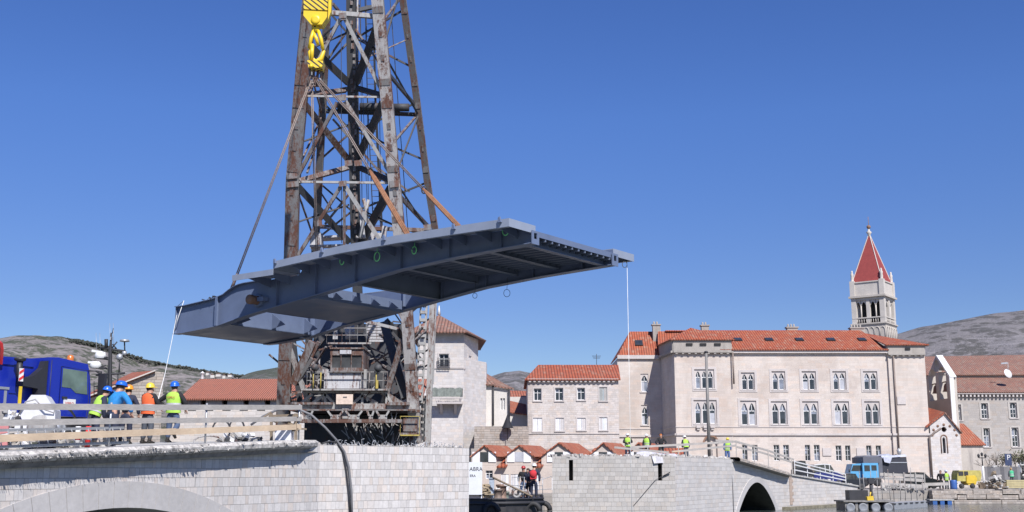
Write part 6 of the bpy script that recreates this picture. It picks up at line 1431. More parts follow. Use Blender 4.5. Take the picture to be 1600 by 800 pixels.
# ================================================================ TRUCK ON THE NEAR BRIDGE
B3 = Vector((B1.x, B1.y, 0)); N3 = Vector((N1.x, N1.y, 0)); tb = W(72, 650, 33.0)
TB = Vector((tb.x, tb.y, 0)); zd = deckz(6)+.06
def TP(l, o, z): return TB+B3*l+N3*o+Vector((0,0,z))
lF = solve(lambda l: TP(l,0,5), 138, 0, 4); ztop = W(75,557,33).z; 
tk = thing('truck', TP(0,-1.2,zd), 'deep blue truck with day cab and orange beacon parked on the near bridge', 'truck')
M['truck_blue'] = plain('blue_truck_paint', (.01,.024,.29), .25, 0, .05, 1); M['truck_dark'] = plain('dark_truck_plastic', (.025,.025,.03), .5)
WT = 2.45
def side(mb, pts, o0, o1): mb.prism([TP(l,o0,z) for l,z in pts], N3*(o1-o0))
zb0_, zt0_ = zd+.72, ztop
cabp = [(0,zb0_),(.12,zb0_),(.2,zb0_+.35),(.75,zb0_+.4),(1.0,zb0_+.1),(lF,zb0_+.02),(lF+.1,zb0_+.6),(lF+.06,zb0_+1.05),(lF-.02,zt0_-.3),(lF-.1,zt0_-.1),(.3,zt0_),(0,zt0_-.02)]
mb = MB(); side(mb, cabp, 0, -WT); cabo = mb.build('cab', M['truck_blue'], tk)
mb = MB(); side(mb, [(.42,zb0_+.1),(lF-.05,zb0_+.12),(lF-.0,zb0_+.6),(lF-.06,zt0_-.3),(.42,zt0_-.25)], .002, .018); dr_ = mb.build('door', M['truck_blue'], cabo)
mb = MB(); side(mb, [(.47,zt0_-.84),(.8,zt0_-.85),(1.0,zt0_-.98),(lF-.07,zt0_-1.0),(lF-.14,zt0_-.33),(.47,zt0_-.3)], .02, .03); mb.build('window', glass('cab_side_glass', (.1,.14,.12), .1), dr_)
mb = MB(); q_ = [(.42,zb0_+.1),(lF-.05,zb0_+.12),(lF-.0,zb0_+.6),(lF-.06,zt0_-.3),(.42,zt0_-.25)]
mb.tube([TP(l,.016,z) for l,z in q_+q_[:1]], .012, 4); mb.tube([TP(.06,.004,z) for z in (zb0_+.1,zt0_-.1)], .012, 4); mb.build('door_seam', M['truck_dark'], dr_)
mb = MB(); side(mb, [(.5,zb0_+.62),(.68,zb0_+.62),(.68,zb0_+.68),(.5,zb0_+.68)], .02, .05); mb.build('handle', M['truck_dark'], dr_)
pa_, pb_ = solve(lambda l: TP(l,0,5), 99, 0, 4), solve(lambda l: TP(l,0,5), 118, 0, 4); zp_ = zt0_-1.44; mb = MB(); side(mb, [(pa_,zp_),(pb_,zp_),(pb_,zp_+.27),(pa_,zp_+.27)], .02, .026); pl_ = mb.build('white_placard', M['white_frame'], dr_)
text('VIPRO', .12, TP(pa_+.06,.028,zp_+.1), Matrix.Rotation(math.atan2(B1.y,B1.x),4,'Z') @ RX, cloth('red_print', (.4,.1,.1)), pl_)
mb = MB(); mb.tube([TP(lF-.1,.05,zt0_-.3), TP(lF+.25,.2,zt0_-.3), TP(lF+.3,.22,zt0_-1.25), TP(lF+.02,.05,zt0_-1.3)], .025, 5); mb.obox(TP(lF+.28,.24,zt0_-.68), .1, .26, .62, B3); mb.obox(TP(lF+.28,.24,zt0_-1.12), .1, .26, .22, B3); mb.build('mirror', M['truck_dark'], tk)
mb = MB(); mb.lathe(TP(1.2,-.5,zt0_-.06), [(.13,0),(.13,.05)], 12); bc = mb.build('beacon', M['truck_dark'], tk); mb = MB(); mb.lathe(TP(1.2,-.5,zt0_-.01), [(.1,0),(.1,.14),(.06,.18),(0,.19)], 12); mb.build('beacon_lens', plain('amber_lens', (.5,.15,.03), .2), bc)
mb = MB(); side(mb, [(-.32,zb0_+.0),(-.02,zb0_+.0),(-.02,zt0_-.12),(-.14,zt0_-.14),(-.2,zb0_+1.45),(-.5,zb0_+1.2),(-.9,zb0_+1.1),(-.9,zb0_+.9),(-.32,zb0_+.85)], -.04, -.25); mb.build('air_intake', M['truck_dark'], tk)
mb = MB(); side(mb, [(-4.2,zb0_+.0),(-.06,zb0_+.0),(-.06,zt0_-.08),(-1.2,zt0_-.1),(-4.2,zt0_-.16)], -.3, -WT+.05); side(mb, [(-4.2,zt0_-.2),(-.34,zt0_-.2),(-.34,zt0_-.32),(-4.2,zt0_-.32)], -.26, -.3); side(mb, [(-1.5,zt0_-.5),(-.6,zt0_-.5),(-.75,zt0_-1.1),(-1.5,zt0_-1.1)], -.275, -.3); side(mb, [(-4.2,zb0_-.1),(-1.35,zb0_-.1),(-1.35,zb0_+.75),(-4.2,zb0_+.75)], .0, -.3); mb.build('rear_body', M['truck_blue'], tk)
mb = MB(); side(mb, [(-4.2,zb0_+.75),(-1.35,zb0_+.75),(-1.35,zb0_+.82),(-4.2,zb0_+.82)], .02, -.3); side(mb, [(-1.5,zb0_+.1),(-1.42,zb0_+.1),(-1.42,zb0_+.72),(-1.5,zb0_+.72)], .02, .0); mb.build('grey_rail', M['steel_grey'], tk)
mb = MB(); mb.tube([TP(-1.05,.0,zb0_+1.1),TP(-1.05,.0,zb0_+1.55)], .09, 8); mb.lathe(TP(-1.05,0,zb0_+1.55),[(.09,0),(.16,.04),(.16,.1),(0,.12)],10); mb.build('exhaust_cap', M['truck_dark'], tk)
mb = MB(); side(mb, [(-1.13,zb0_+1.0),(-.98,zb0_+1.0),(-.98,zb0_+1.36),(-1.13,zb0_+1.36)], .09, .1); mk_ = mb.build('warning_marker', plain('white_marker', (.7,.7,.7), .5), tk)
mb = MB()
for q in (0,.18): side(mb, [(-1.13,zb0_+1.0+q),(-.98,zb0_+1.1+q),(-.98,zb0_+1.18+q),(-1.13,zb0_+1.08+q)], .102, .106)
mb.build('red_stripe', cloth('marker_red', (.6,.03,.03)), mk_)
mb = MB(); side(mb, [(-1.07,zb0_+.38),(-.99,zb0_+.38),(-.99,zb0_+.86),(-1.07,zb0_+.86)], .06, .1); mb.build('yellow_strap', plain('strap_yellow', (.7,.5,.03), .5), tk)
for l in (.52, -2.6):
    for o in (-.02, -WT+.32):
        mb = MB(); c = TP(l,o,zd+.5); mb.lathe(c, [(.26,-.02),(.3,.0),(.48,.0),(.51,-.05),(.51,-.26),(.48,-.3)], 24, N3); wo = mb.build('wheel', M['black_rubber'], tk)
        mb = MB(); mb.lathe(c, [(0,.02),(.1,.02),(.14,-.06),(.26,-.04),(.28,-.01)], 18, N3); mb.build('rim', M['steel_grey'], wo)
mb = MB(); mb.tube([TP(.52+.62*math.cos(t),-.02,zd+.5+.62*math.sin(t)) for t in [i*math.pi/10 for i in range(11)]], .06, 6); side(mb, [(1.05,zb0_-.3),(lF+.12,zb0_-.3),(lF+.12,zb0_+.02),(1.05,zb0_+.02)], -.0, -WT); mb.build('bumper', M['truck_dark'], tk)
mb = MB(); side(mb, [(-4.2,zd+.55),(lF-.1,zd+.55),(lF-.1,zb0_),(-4.2,zb0_)], -.5, -WT+.5); mb.build('chassis', M['truck_dark'], tk)
mb = MB(); p = [W(-30,527,31.5),W(-11,527,31.5),W(-3,534,31.5),W(-1.5,545,31.5),W(-3.5,568,31.5),W(-30,572,31.5)]; mb.prism(p, (0,.3,0)); ra = mb.build('crane_arm', plain('red_arm_paint', (.55,.03,.02), .35), tk); mb = MB(); mb.tube([W(-18,525,31.45),W(-11,525.5,31.45),W(-2,533,31.45),W(-.5,545,31.45),W(-2.5,568,31.45)], .025, 6); mb.build('arm_hose', M['black_rubber'], ra)

# ================================================================ NEAR FENCE, LADDER, CLUTTER
fe = thing('plank_fence', wp(6,deckz(6),.2), 'makeshift fence of three plank rails on metal posts along the near bridge edge', 'fence')
tp = [solve(lambda t: wp(t,4.2,.2), px, -14, 13) for px in (173,322,467)]; tp = [tp[0]-4.6, tp[0]-2*4.6]+tp
for t in tp:
    mb = MB(); mb.tube([wp(t,deckz(t),.2), wp(t,deckz(t)+1.2,.2)], .028, 7); mb.build('post', M['steel_grey'], fe)
te = max(tp)+.05
for (h_, hh, m_, o, e0) in ((1.09,.15,'rail_wood',.25,0),(.72,.145,'rail_wood',.25,.0),(.36,.17,'rail_new',.25,.06)):
    cuts = [-10, tp[0]+.6, tp[2]+.3, te] if h_ > 1 else [-10, tp[0]-.5, tp[2]+2.1, te]
    for i in range(3):
        a_, b_ = cuts[i], cuts[i+1]+(.25 if i < 2 else 0); dz0, dz1 = rs.uniform(-.015,.015), rs.uniform(-.015,.015); mb = MB()
        mb.beam(wp(a_,deckz(a_)+h_+dz0+e0*a_/6,o+.02*(i%2)), wp(b_,deckz(b_)+h_+dz1+e0*b_/6,o+.02*(i%2)), .03, hh); mb.build('plank', M[m_], fe)
la = thing('ladder', ND(60,.4), 'long aluminium ladder lying on edge behind the plank fence', 'ladder')
t0_, t1_ = -3.5, solve(lambda t: wp(t,3.8,-.3), 203, -10, 12)
for z_ in (.16, .55):
    mb = MB(); mb.beam(wp(t0_,deckz(t0_)+z_,-.25-z_*.5), wp(t1_,deckz(t1_)+z_,-.25-z_*.5), .03, .07); mb.build('stile', M['steel_grey'], la)
mb = MB(); t = t0_+.1
while t < t1_: mb.tube([wp(t,deckz(t)+.16,-.33), wp(t+.02,deckz(t)+.55,-.525)], .016, 5); t += .28
mb.build('rungs', M['steel_grey'], la)
hp_ = thing('hopper', ND(57,1.3), 'white faceted steel hopper on legs in front of the blue truck', 'hopper')
hb_ = ND(57,1.3); zf_ = hb_.z; Yh2 = hb_.y
M['hopper_white'] = plain('white_hopper_paint', (.62,.62,.65), .45, 0, .08)
mb = MB(); pts = [(30,645),(34,636),(49,617),(71,617),(86,640),(86,655),(84,657),(62,660),(36,660)]; mb.prism([W(x,y,Yh2) for x,y in pts], (-.2,.9,0)); mb.build('body', M['hopper_white'], hp_)
for (x0,x1) in ((41,42),(30,22)): mb = MB(); a_, b_ = W(x0,659,Yh2+.1), W(x1,700,Yh2+.1); mb.beam(a_,b_,.14,.1); mb.build('leg', M['hopper_white'], hp_)
mb = MB(); a_ = W(66,668,Yh2+.3); mb.lathe(a_, [(.0,-.35),(.3,-.35),(.36,-.2),(.36,.15),(.3,.25)], 14, (-.3,1,0)); mb.build('drum', M['crane_light'], hp_)
mb = MB(); mb.tube([W(28,650,Yh2-.05),W(40,628,Yh2-.1),W(55,624,Yh2-.1),(W(70,640,Yh2-.1)),W(84,645,Yh2-.05),W(86,632,Yh2)], .02, 5); mb.build('hose', M['crane_light'], hp_)
# heap of pale debris left of the hopper, odds and ends along the deck
def heap(name, cx, cy, w_, h_, Y, n, mats, label, cat, s=(.08,.3), seed=1):
    r = random.Random(seed); mb = MB()
    for k in range(n):
        px = r.gauss(cx, w_/3); py = cy-abs(r.gauss(0, .5))*h_*max(.2, 1-abs(px-cx)/w_); p = W(px, py, Y+r.uniform(0,.8)); mb.m = r.randrange(len(mats)); q = r.uniform(*s)
        mb.obox(p, q*r.uniform(1,2.6), q*.8, q*r.uniform(.2,.7), (r.uniform(-1,1), r.uniform(-1,1), r.uniform(-.7,.7)))
    return tag(mb.build(name, [M[m] for m in mats], fix=False), label, cat, kind='stuff')
heap('rubble_pile', 8, 698, 40, 60, 29.5, 150, ['hopper_white','crane_light','concrete','rail_wood'], 'jumbled heap of white bags and broken pieces beside the hopper', 'rubble', (.06,.22), 2)
heap('rubble_pile', 90, 700, 60, 14, 30.5, 80, ['concrete','crane_dark','crane_light'], 'low litter of broken concrete below the truck', 'rubble', (.04,.14), 3)
heap('rubble_pile', 375, 697, 60, 20, 35.8, 190, ['concrete','crane_dark','rail_wood','white_frame'], 'litter of concrete lumps and scrap at the end of the near bridge', 'rubble', (.05,.2), 4)
heap('rubble_pile', 150, 700, 50, 10, 31.5, 50, ['crane_dark','concrete','white_frame'], 'low scrap and hoses at the feet of the workers', 'rubble', (.04,.14), 5)
ba = MB(); ba.prism([W(-12,662,28.6),W(13,659,28.6),W(13,676,28.6),W(-12,680,28.6)], (0,.05,0)); ba.prism([W(-12,694,28.6),W(11,690,28.6),W(11,699,28.6),W(-12,702,28.6)], (0,.05,0)); ba.m = 1; ba.prism([W(-12,681,28.6),W(12,677,28.6),W(12,689,28.6),W(-12,693,28.6)], (0,.05,0))
tag(ba.build('barrier', [plain('faded_red', (.5,.2,.2), .6), M['white_frame']]), 'faded red and white road barrier behind the ladder at the heap', 'barrier')
for i,(px, w_, y0, lb) in enumerate(((120,.12,672,'white striped traffic pole near the truck wheel'),(136,.1,676,'red striped traffic pole near the truck wheel'))):
    mb = MB(); a_ = ND(px,.9); mb.tube([a_, Vector((a_.x,a_.y,a_.z+.55))], .07, 8); mb.m = 1; mb.tube([a_+Vector((0,0,.2)), a_+Vector((0,0,.4))], .075, 8); tag(mb.build('marker_post', [M['white_frame'], cloth('marker_red', (.6,.03,.03))][::1 if i == 0 else -1]), lb, 'marker post')
wl = []
for i,(cx,cy,rx,ry,Y,lb) in enumerate(((370,671,12,17,36.5,'upright loop of thick hose standing by the fence'),(326,690,23,9,35.5,'flat coil of pale hose lying near the middle fence post'),(346,672,14,16,36,'dark cable arch half hidden behind the middle plank'))):
    mb = MB(); n = 20 if i < 2 else 9; mb.tube([W(cx+rx*math.cos(a_), cy-ry*math.sin(a_), Y+.25*math.sin(a_*1.3)) for a_ in [k*(math.tau if i < 2 else math.pi)/n for k in range(n+1)]], .028, 6); tag(mb.build('hose', [M['iron'], M['crane_light'], M['iron']][i]), lb, 'hose')
mb = MB()
for k in range(14): p = W(rs.uniform(426,464), rs.uniform(650,672), 36.9+rs.random()*.6); mb.beam(p, p+Vector((rs.uniform(-.35,.35),.2,rs.uniform(-.1,.1))), .09, .05)
for px in (424,462): mb.beam(W(px,646,37), W(px,696,37), .08, .08)
mb.beam(W(412,652,37), W(424,644,37), .08,.05); mb.beam(W(420,651,37), W(466,649,37), .06,.1); mb.beam(W(420,672,37), W(466,671,37), .06,.1)
tag(mb.build('timber_trestle', M['wood_dark']), 'rough timber trestle loaded with boards at the end of the plank fence', 'trestle')
mb = MB(); a_ = W(430,671,36.8); mb.box((a_.x,36.8,a_.z-.45),(a_.x+.5,37.3,a_.z)); tag(mb.build('white_box', M['hopper_white']), 'small white box beneath the timber trestle', 'box')
for i,(pts, r, lb) in enumerate(((((392,664),(412,650),(434,640),(463,638),(486,648),(508,668),(526,688),(538,706),(545,730),(549,765),(550,812)),.04,'thick grey hose arching off the bridge end and down the pier'),(((503,693),(514,690),(526,691),(535,704),(541,735),(545,770),(548,812)),.03,'thinner dark hose hanging beside the thick one down the pier'))):
    mb = MB(); P = [W(x,y,38.6+ (.0 if x < 500 else (x-500)*.0165)) for x,y in pts]; mb.tube(P, r, 7); tag(mb.build('hose', plain('grey_hose', (.16,.16,.17), .6) if i == 0 else M['iron']), lb, 'hose')

# ship mast behind the bridge
pb = thing('patrol_boat', W(172,700,50), 'dark lattice ship mast with two white radar scanners rising behind the workers', 'boat')
c0 = W(172,700,50); c0.z = 0; mb = MB(); mb.loft([[c0+Vector((x,y,z)) for x,y in ((-7,-1.2),(4,-1.4),(7.5,0),(4,1.4),(-7,1.2))] for z in (-.4,2.0)]); mb.add([c0+Vector((x,y,2.0)) for x,y in ((-7,-1.2),(4,-1.4),(7.5,0),(4,1.4),(-7,1.2))], [[0,1,2,3,4]]); mb.box(c0+Vector((-4,-1,2.0)), c0+Vector((2,1,3.4))); mb.build('hull', M['attic'], pb)
def SP(px, py, o=0.0): return W(px, py, 50+o)
mb = MB(); mb.tube([SP(171,690),SP(172,600),SP(173,540),SP(174,520)], [.1,.09,.06,.035], 7); mb.tube([SP(167.5,640),SP(171,540)], .04, 5); mst = mb.build('mast', M['iron'], pb)
mb = MB()
for (a,b,c,d,r) in ((157,543,196,549,.05),(173,546,183,534,.03),(176,538,182,545,.03),(150,586,195,583,.05),(165,571,150,575,.04),(152,559,170,561,.06),(195,549,194.5,535,.03),(186,584,187,560,.03),(166,543,166,530,.08),(176,521,177,513,.02),(150,580,168,590,.04),(184,604,184,585,.03),(147,604,190,600,.025),(147,612,188,610,.02),(147,596,147,620,.02),(156,598,156,620,.02),(187,600,187,620,.02)): mb.tube([SP(a,b),SP(c,d)], r, 5)
mb.build('yard', M['iron'], mst)
for (a,b,c,d,e) in ((144,548,162,551,556),(138,566,153,567,571)):
    mb = MB(); mb.beam(SP(a,b,-.1), SP(c,d,-.1), .12, .09); q = SP((a+c)/2+4,e,0); mb.lathe(q-Vector((0,0,.12)), [(.2,0),(.26,.1),(.2,.28),(0,.3)], 10); mb.build('radar', M['white_frame'], mst)
mb = MB(); mb.box(SP(151,560,-.1), SP(170,558.3,.2)); mb.box(SP(152,576,-.1), SP(168,574.5,.2)); mb.build('radar_platform', M['iron'], mst)
mb = MB(); mb.lathe(SP(194.6,535), [(.0,0),(.22,.04),(.18,.12),(0,.13)], 10); mb.ball(SP(187,558), .16, 8); mb.tube([SP(194.5,549),SP(194.5,555)], .1, 6); mb.box(SP(171.5,531,-.1), SP(176,527,.1)); mb.build('antenna', M['steel_grey'], mst)
mb = MB()
for px in (151,157,172.5,178): mb.tube([SP(px,545 if px > 165 else 560), SP(px-1,505 if px > 165 else 520)], .008, 4)
mb.build('whip_aerials', M['steel_grey'], mst)

# ================================================================ FAR BRIDGE PEOPLE, RAILS
grp = 'workers on the far bridge head'
person(Vector((W(981,700,83).x,83,ZF)), R(175), 'worker in lime vest and white helmet with folded arms at the pier corner', BLK, NAVY, WH_H, LIME, grp, 1.74, 0, armL=((-.3,.08,1.14),(0,.22,1.12)), armR=((.3,.08,1.14),(0,.24,1.08)), fine=False)
person(Vector((W(1011,700,83.5).x,83.5,ZF)), R(150), 'worker in lime vest and white helmet standing by the white tarpaulin', BLK, BLK, WH_H, LIME, grp, 1.72, .05, fine=False)
person(Vector((W(1033,700,84).x,84,ZF)), R(170), 'bareheaded red-haired man in black jacket leaning on the grey rail', BLK, BLK, None, None, grp, 1.78, .15, armL=((-.35,.15,1.15),(-.2,.35,1.1)), armR=((.33,.15,1.15),(.2,.35,1.1)), hair=(.35,.12,.03), fine=False)
person(Vector((W(1072,700,86).x,86,ZF)), R(20), 'worker in lime vest and white helmet leaning over the rail near the tall pole', BLK, GRY, WH_H, LIME, grp, 1.72, .25, fine=False)
person(Vector((W(1136,700,88).x,88,ZF-.2)), R(200), 'worker with yellow helmet and blue overalls at the top of the ramp', cloth('blue_overall',(.08,.13,.28)), cloth('blue_overall',(.08,.13,.28)), YEL_H, LIME, grp, 1.8, .15, fine=False)
def rail(mb, pts, w_=.05, h_=.14):
    P = [W(*p) for p in pts]
    for a_, b_ in zip(P, P[1:]): mb.beam(a_, b_, w_, h_)
rf_ = thing('plank_fence', W(1060,712,80), 'grey plank fence on posts along the far pier and ramp', 'fence')
for pts in (((985,699,80),(1060,695,80),(1150,690,85)),((960,699,78),(1045,707,77)),((1050,706,79),(1110,700,82),(1150,696,85)),((1150,690,85),(1200,704,90),(1240,718,95)),((1150,698,85),(1190,707,89),(1237,722,94.5)),((1118,688,84),(1145,690,85))):
    mb = MB(); rail(mb, pts); mb.build('plank', M['rail_wood'], rf_)
mb = MB(); rail(mb, ((1050,706,78.9),(1148,697,84.9)), .06, .08); mb.build('plank', M['rail_new'], rf_)
for (px,y0,y1,Y) in ((1012,697,714,80),(1060,695,714,80),(1112,692,716,83),(1150,688,718,85),(1178,697,724,87.5),(1200,702,730,90),(1237,716,742,94.5)):
    mb = MB(); a_, b_ = W(px,y0,Y), W(px,y1,Y); b_.x = a_.x; mb.beam(a_, b_, .06, .06); mb.build('post', M['rail_wood'], rf_)
r2 = thing('ramp_railing', W(1280,752,101), 'white three-bar railing beside the ramp at the foot of the far bridge', 'railing')
mb = MB()
for (y0, y1) in ((721,741),(726,746),(734,750.5)): rail(mb, ((1241,y0,95.5),(1321,y1,106.5)), .05, .09)
mb.build('bars', M['white_frame'], r2)
mb = MB()
for k in range(5): t = k/4; a_ = W(1241+80*t, 719+21*t, 95.5+11*t); mb.beam(a_, a_-Vector((0,0,1.1)), .05, .05)
mb.build('posts', M['white_frame'], r2)
mb = MB(); pts = [(990,709,74.6),(1002,704,75.5),(1018,706,75.8),(1036,709,75.5),(1050,712,74.8)]; r = random.Random(2)
top_ = [W(*p) for p in pts]; bot_ = [Vector((p.x+r.uniform(-.2,.2), 73.2+(.15 if i%2 else 0), ZF-.02)) for i, p in enumerate(top_)]
mid_ = [a_.lerp(b_,.5)+Vector((0,r.uniform(-.3,.1),r.uniform(-.05,.25))) for a_, b_ in zip(top_, bot_)]
mb.loft([top_, mid_, bot_], close=False); a_ = [W(1018,712,72.95),W(1035,714,72.95),W(1037,723,72.9),W(1022,724,72.85)]; mb.quad(*a_); mb.quad(bot_[1], bot_[3], a_[1], a_[0])
tag(mb.build('tarpaulin', cloth('white_tarpaulin', (.5,.49,.52), .25)), 'crumpled white tarpaulin draped over the top of the far pier', 'tarpaulin')
po = thing('lamp_pole', W(1108,718,86), 'tall thin grey pole standing on the far bridge before the palace', 'pole')
mb = MB(); a_ = Vector((W(1108,700,86).x, 86, ZF-.3)); b_ = Vector((a_.x, 86, W(1104,551,86).z)); mb.tube([a_,b_], [.13,.1], 10); mb.build('shaft', plain('weathered_pole', (.2,.19,.18), .6, .1), po); mb = MB(); mb.lathe(b_, [(.14,0),(.16,.05),(.1,.12),(0,.14)], 10); mb.build('cap', M['iron'], po)
for i,(pts,lb) in enumerate((((1134,716),(1141,722),(1143,745),(1145,812),'pair'),((1136,718),(1138,728),(1137,760),(1139,812),'single'))[0:0] or (((((1128,716),(1137,718),(1142,732),(1144.5,765),(1146,812))),'dark hose running down the corner of the far bridge beside the arch'),((((1130,718),(1134,722),(1137,745),(1138,812))),'second thinner hose on the corner of the far bridge, left of the other'))):
    mb = MB(); mb.tube([W(x,y,83.6) for x,y in pts], .05-.015*i, 6); tag(mb.build('hose', [M['iron'],M['crane_light']][i]), lb, 'hose')
mb = MB(); mb.tube([W(990,790,72.95), W(1024,750,72.93), W(1046,738,72.9)], .014, 5); mb.tube([W(1036,744,72.93), W(1042,741,72.9), W(1047,738,72.88)], .04, 5); tag(mb.build('rope', M['iron']), 'taut dark rope slanting up the face of the far pier to a fitting', 'rope')
# men on the barge
grp = 'men standing on the barge'
person(Vector((W(818,760,66).x,66,zb_-.1)), R(165), 'man in dark jacket and red cap standing apart at the barge end', BLK, JEAN, helm('red_cap',(.35,.03,.03)), None, grp, 1.72, 0, fine=False)
person(Vector((W(826,760,64).x,64,zb_-.1)), R(150), 'bareheaded man in dark jacket huddled left of the red back pack', NAVY, BLK, None, None, grp, 1.62, .1, fine=False)
pm = person(Vector((W(834,760,63).x,63,zb_-.1)), R(-10), 'bending man in dark clothes and white helmet with red pack on his back', NAVY, NAVY, WH_H, None, grp, 1.85, .25, fine=False)
mb = MB(); p = W(833,742,62.7); mb.obox(p, .34, .2, .42, (1,0,.1)); mb.ball(p+Vector((0,-.08,.05)), .2, 8, (1,.6,1.1)); tag(mb.build('backpack', cloth('red_bag', (.5,.03,.04))), 'red back pack on the bending man at the barge end', 'backpack')

# ================================================================ RIGHT-HAND QUAY
def car(px0, px1, ytop, Y, c, label, flip=False, estate=False, roofc=None, z0=GZ):
    a_ = W(px0,745,Y).x; L = W(px1,745,Y).x-a_; H = W(800,ytop,Y).z-z0; cx = a_+L/2; s_ = -1 if flip else 1
    root = thing('car', (cx, Y, z0), label, 'car')
    P = lambda u, z, y=0.0: Vector((cx+s_*u*L, Y+y, z0+z*H))
    prof = [(-.5,.22),(-.49,.55),(-.44,.62),(-.38,.66),(-.26,.97) if not estate else (-.42,.95),(-.15,1.0),(.08,.98),(.24,.66),(.44,.56),(.5,.42),(.5,.2),(.4,.14),(-.42,.14)]
    body = [(-.5,.22),(-.49,.6),(-.4,.66),(.24,.66),(.44,.56),(.5,.42),(.5,.2),(.4,.14),(-.42,.14)]
    mb = MB(); mb.prism([P(u,z) for u,z in body], (0,1.7,0)); mt = plain('car_paint_'+str(px0), c, .25, 0, .05); mb.build('body', mt, root)
    gl = [(-.38 if not estate else -.45,.66),(-.27 if not estate else -.42,.95),(-.14,.985),(.08,.965),(.22,.66)]; mb = MB(); mb.prism([P(u,z,.08) for u,z in gl], (0,1.54,0)); mb.build('window', glass('car_glass_'+str(px0), (.05,.055,.06), .06), root)
    mb = MB(); mb.prism([P(u,z,.06) for u,z in ((-.28 if not estate else -.43,.94),(-.14,.975),(.09,.955),(.1,.985),(-.14,1.01),(-.28 if not estate else -.43,.98))], (0,1.58,0))
    for u in (-.1,.04): mb.prism([P(u,.66,.05),P(u+.02,.66,.05),P(u+.01,.97,.06),P(u-.01,.97,.06)], (0,.05,0))
    mb.build('roof', plain('car_roof_'+str(px0), roofc or c, .3, 0, .04), root)
    for u in (-.3,.3):
        for y in (-.03,1.5): mb = MB(); mb.lathe(P(u,.22,y)+Vector((0,.0,0)), [(0,.0),(.17,0),(.2,-.02),(.3,-.0),(.31,-.2)], 14, (0,-1,0)); mb.build('wheel', M['black_rubber'], root)
    return root
car(1270,1320,725,111.5,(.025,.03,.14),'dark blue estate car with a white roof parked behind the ramp railing', estate=True, roofc=(.6,.6,.6), z0=GZ+.15)
car(1243,1272,720,104,(.02,.02,.025),'small black car at the top of the ramp behind the white railing', estate=True, z0=GZ+.7)
car(1318,1352,740,110.8,(.02,.022,.03),'low black car right in front of the light blue truck')
car(1412,1470,738,119,(.012,.014,.016),'black hatchback parked between the covered trailer and the two standing men', estate=False)
car(1560,1606,737,121,(.015,.015,.018),'black saloon behind the person in the green vest', flip=True)
# light blue truck with grey canvas body
lt = thing('truck', (W(1350,745,121).x,121,GZ), 'light blue lorry cab with tall grey canvas cover on the quay', 'lorry')
YT = 121.0; TB2 = plain('light_blue_paint', (.1,.33,.55), .4, 0, .08); CAN = plain('grey_canvas', (.11,.115,.14), .85, 0, .15)
def qb(mb, x0,y0,x1,y1,Y,d): a_, b_ = W(x0,y1,Y), W(x1,y0,Y); mb.box((a_.x,Y,a_.z),(b_.x,Y+d,b_.z))
mb = MB(); mb.prism([W(1328,752,YT),W(1349,752,YT),W(1349,724,YT),W(1332,725,YT),W(1329,738,YT)], (0,2.1,0)); qb(mb,1349,723.5,1372,752,YT-.4,2.4); lc = mb.build('cab', TB2, lt)
mb = MB(); mb.prism([W(1330,736,YT-.02),W(1347,736,YT-.02),W(1347,727,YT-.02),W(1333,727,YT-.02)], (0,.015,0)); qb(mb,1351,727,1359,736,YT-.43,.02); qb(mb,1362,727,1369.5,735,YT-.43,.02); mb.build('window', M['pane'], lc)
mb = MB(); qb(mb,1349,714,1374,723.4,YT-.2,4); mb.prism([W(1349,714,YT-.2),W(1374,714,YT-.2),W(1370,711.5,YT+.2),W(1353,711.5,YT+.2)], (0,3.6,0)); qb(mb,1372.1,714,1378,748,YT,4); mb.build('canvas_cover', CAN, lt)
for px in (1336,1352,1372): mb = MB(); mb.lathe(W(px,753,YT-.45), [(0,0),(.25,0),(.45,-.02),(.46,-.3)], 16, (0,-1,0)); mb.build('wheel', M['black_rubber'], lt)
mb = MB(); qb(mb,1327,747,1373,751,YT-.5,.1); mb.tube([W(1327,733,YT-.3),W(1327,738,YT-.3)], .07, 6); mb.build('bumper', M['iron'], lt)
tr = thing('covered_trailer', (W(1400,745,123).x,123,GZ), 'trailer with dark curtain side and loose pale sheet over its roof', 'trailer')
mb = MB(); mb.prism([W(1378,745,123),W(1420,743,123),W(1416,714,123),W(1378,716,123)], (0,2.4,0)); mb.build('curtain', plain('dark_curtain', (.03,.032,.045), .6, 0, .15), tr)
mb = MB(); mb.prism([W(1377,716,122.9),W(1417,713,122.9),W(1414,710,123),W(1396,712,123),W(1388,709,123),W(1377,712,123)], (0,2.5,0)); mb.prism([W(1380,714,122.8),W(1394,714,122.8),W(1391,724,122.7),W(1382,722,122.7)], (0,.1,0)); mb.build('sheet', plain('pale_sheet', (.4,.42,.5), .7, 0, .2), tr)
mb = MB(); qb(mb,1392,722,1418,723.5,122.93,.05); mb.build('stripe', M['steel_grey'], tr)
person(Vector((W(1470,745,116).x,116,GZ)), R(150), 'man in black clothes standing beside the black hatchback', BLK, BLK, None, None, None, 1.9, .05, fine=False)
person(Vector((W(1478.5,745,116).x,116,GZ)), R(200), 'man in lime vest and pale helmet beside the man in black', BLK, GRY, helm('pale_helmet',(.45,.5,.6)), LIME, None, 1.9, 0, fine=False)
person(Vector((W(1581,745,114.5).x,114.5,GZ+.4)), R(10), 'fair-haired worker in green vest standing behind the yellow stacked boards', GRY, GRY, None, cloth('green_vest',(.06,.4,.2),.1), None, 1.75, .1, hair=(.4,.25,.12), fine=False)
cm = thing('compressor', (W(1515,750,115).x,115,GZ), 'yellow wheeled road compressor on the quay', 'compressor')
CY = plain('compressor_yellow', (.6,.42,.04), .45, 0, .12); CY2 = plain('compressor_dull_yellow', (.42,.36,.1), .6, 0, .2); YC_ = 114.6
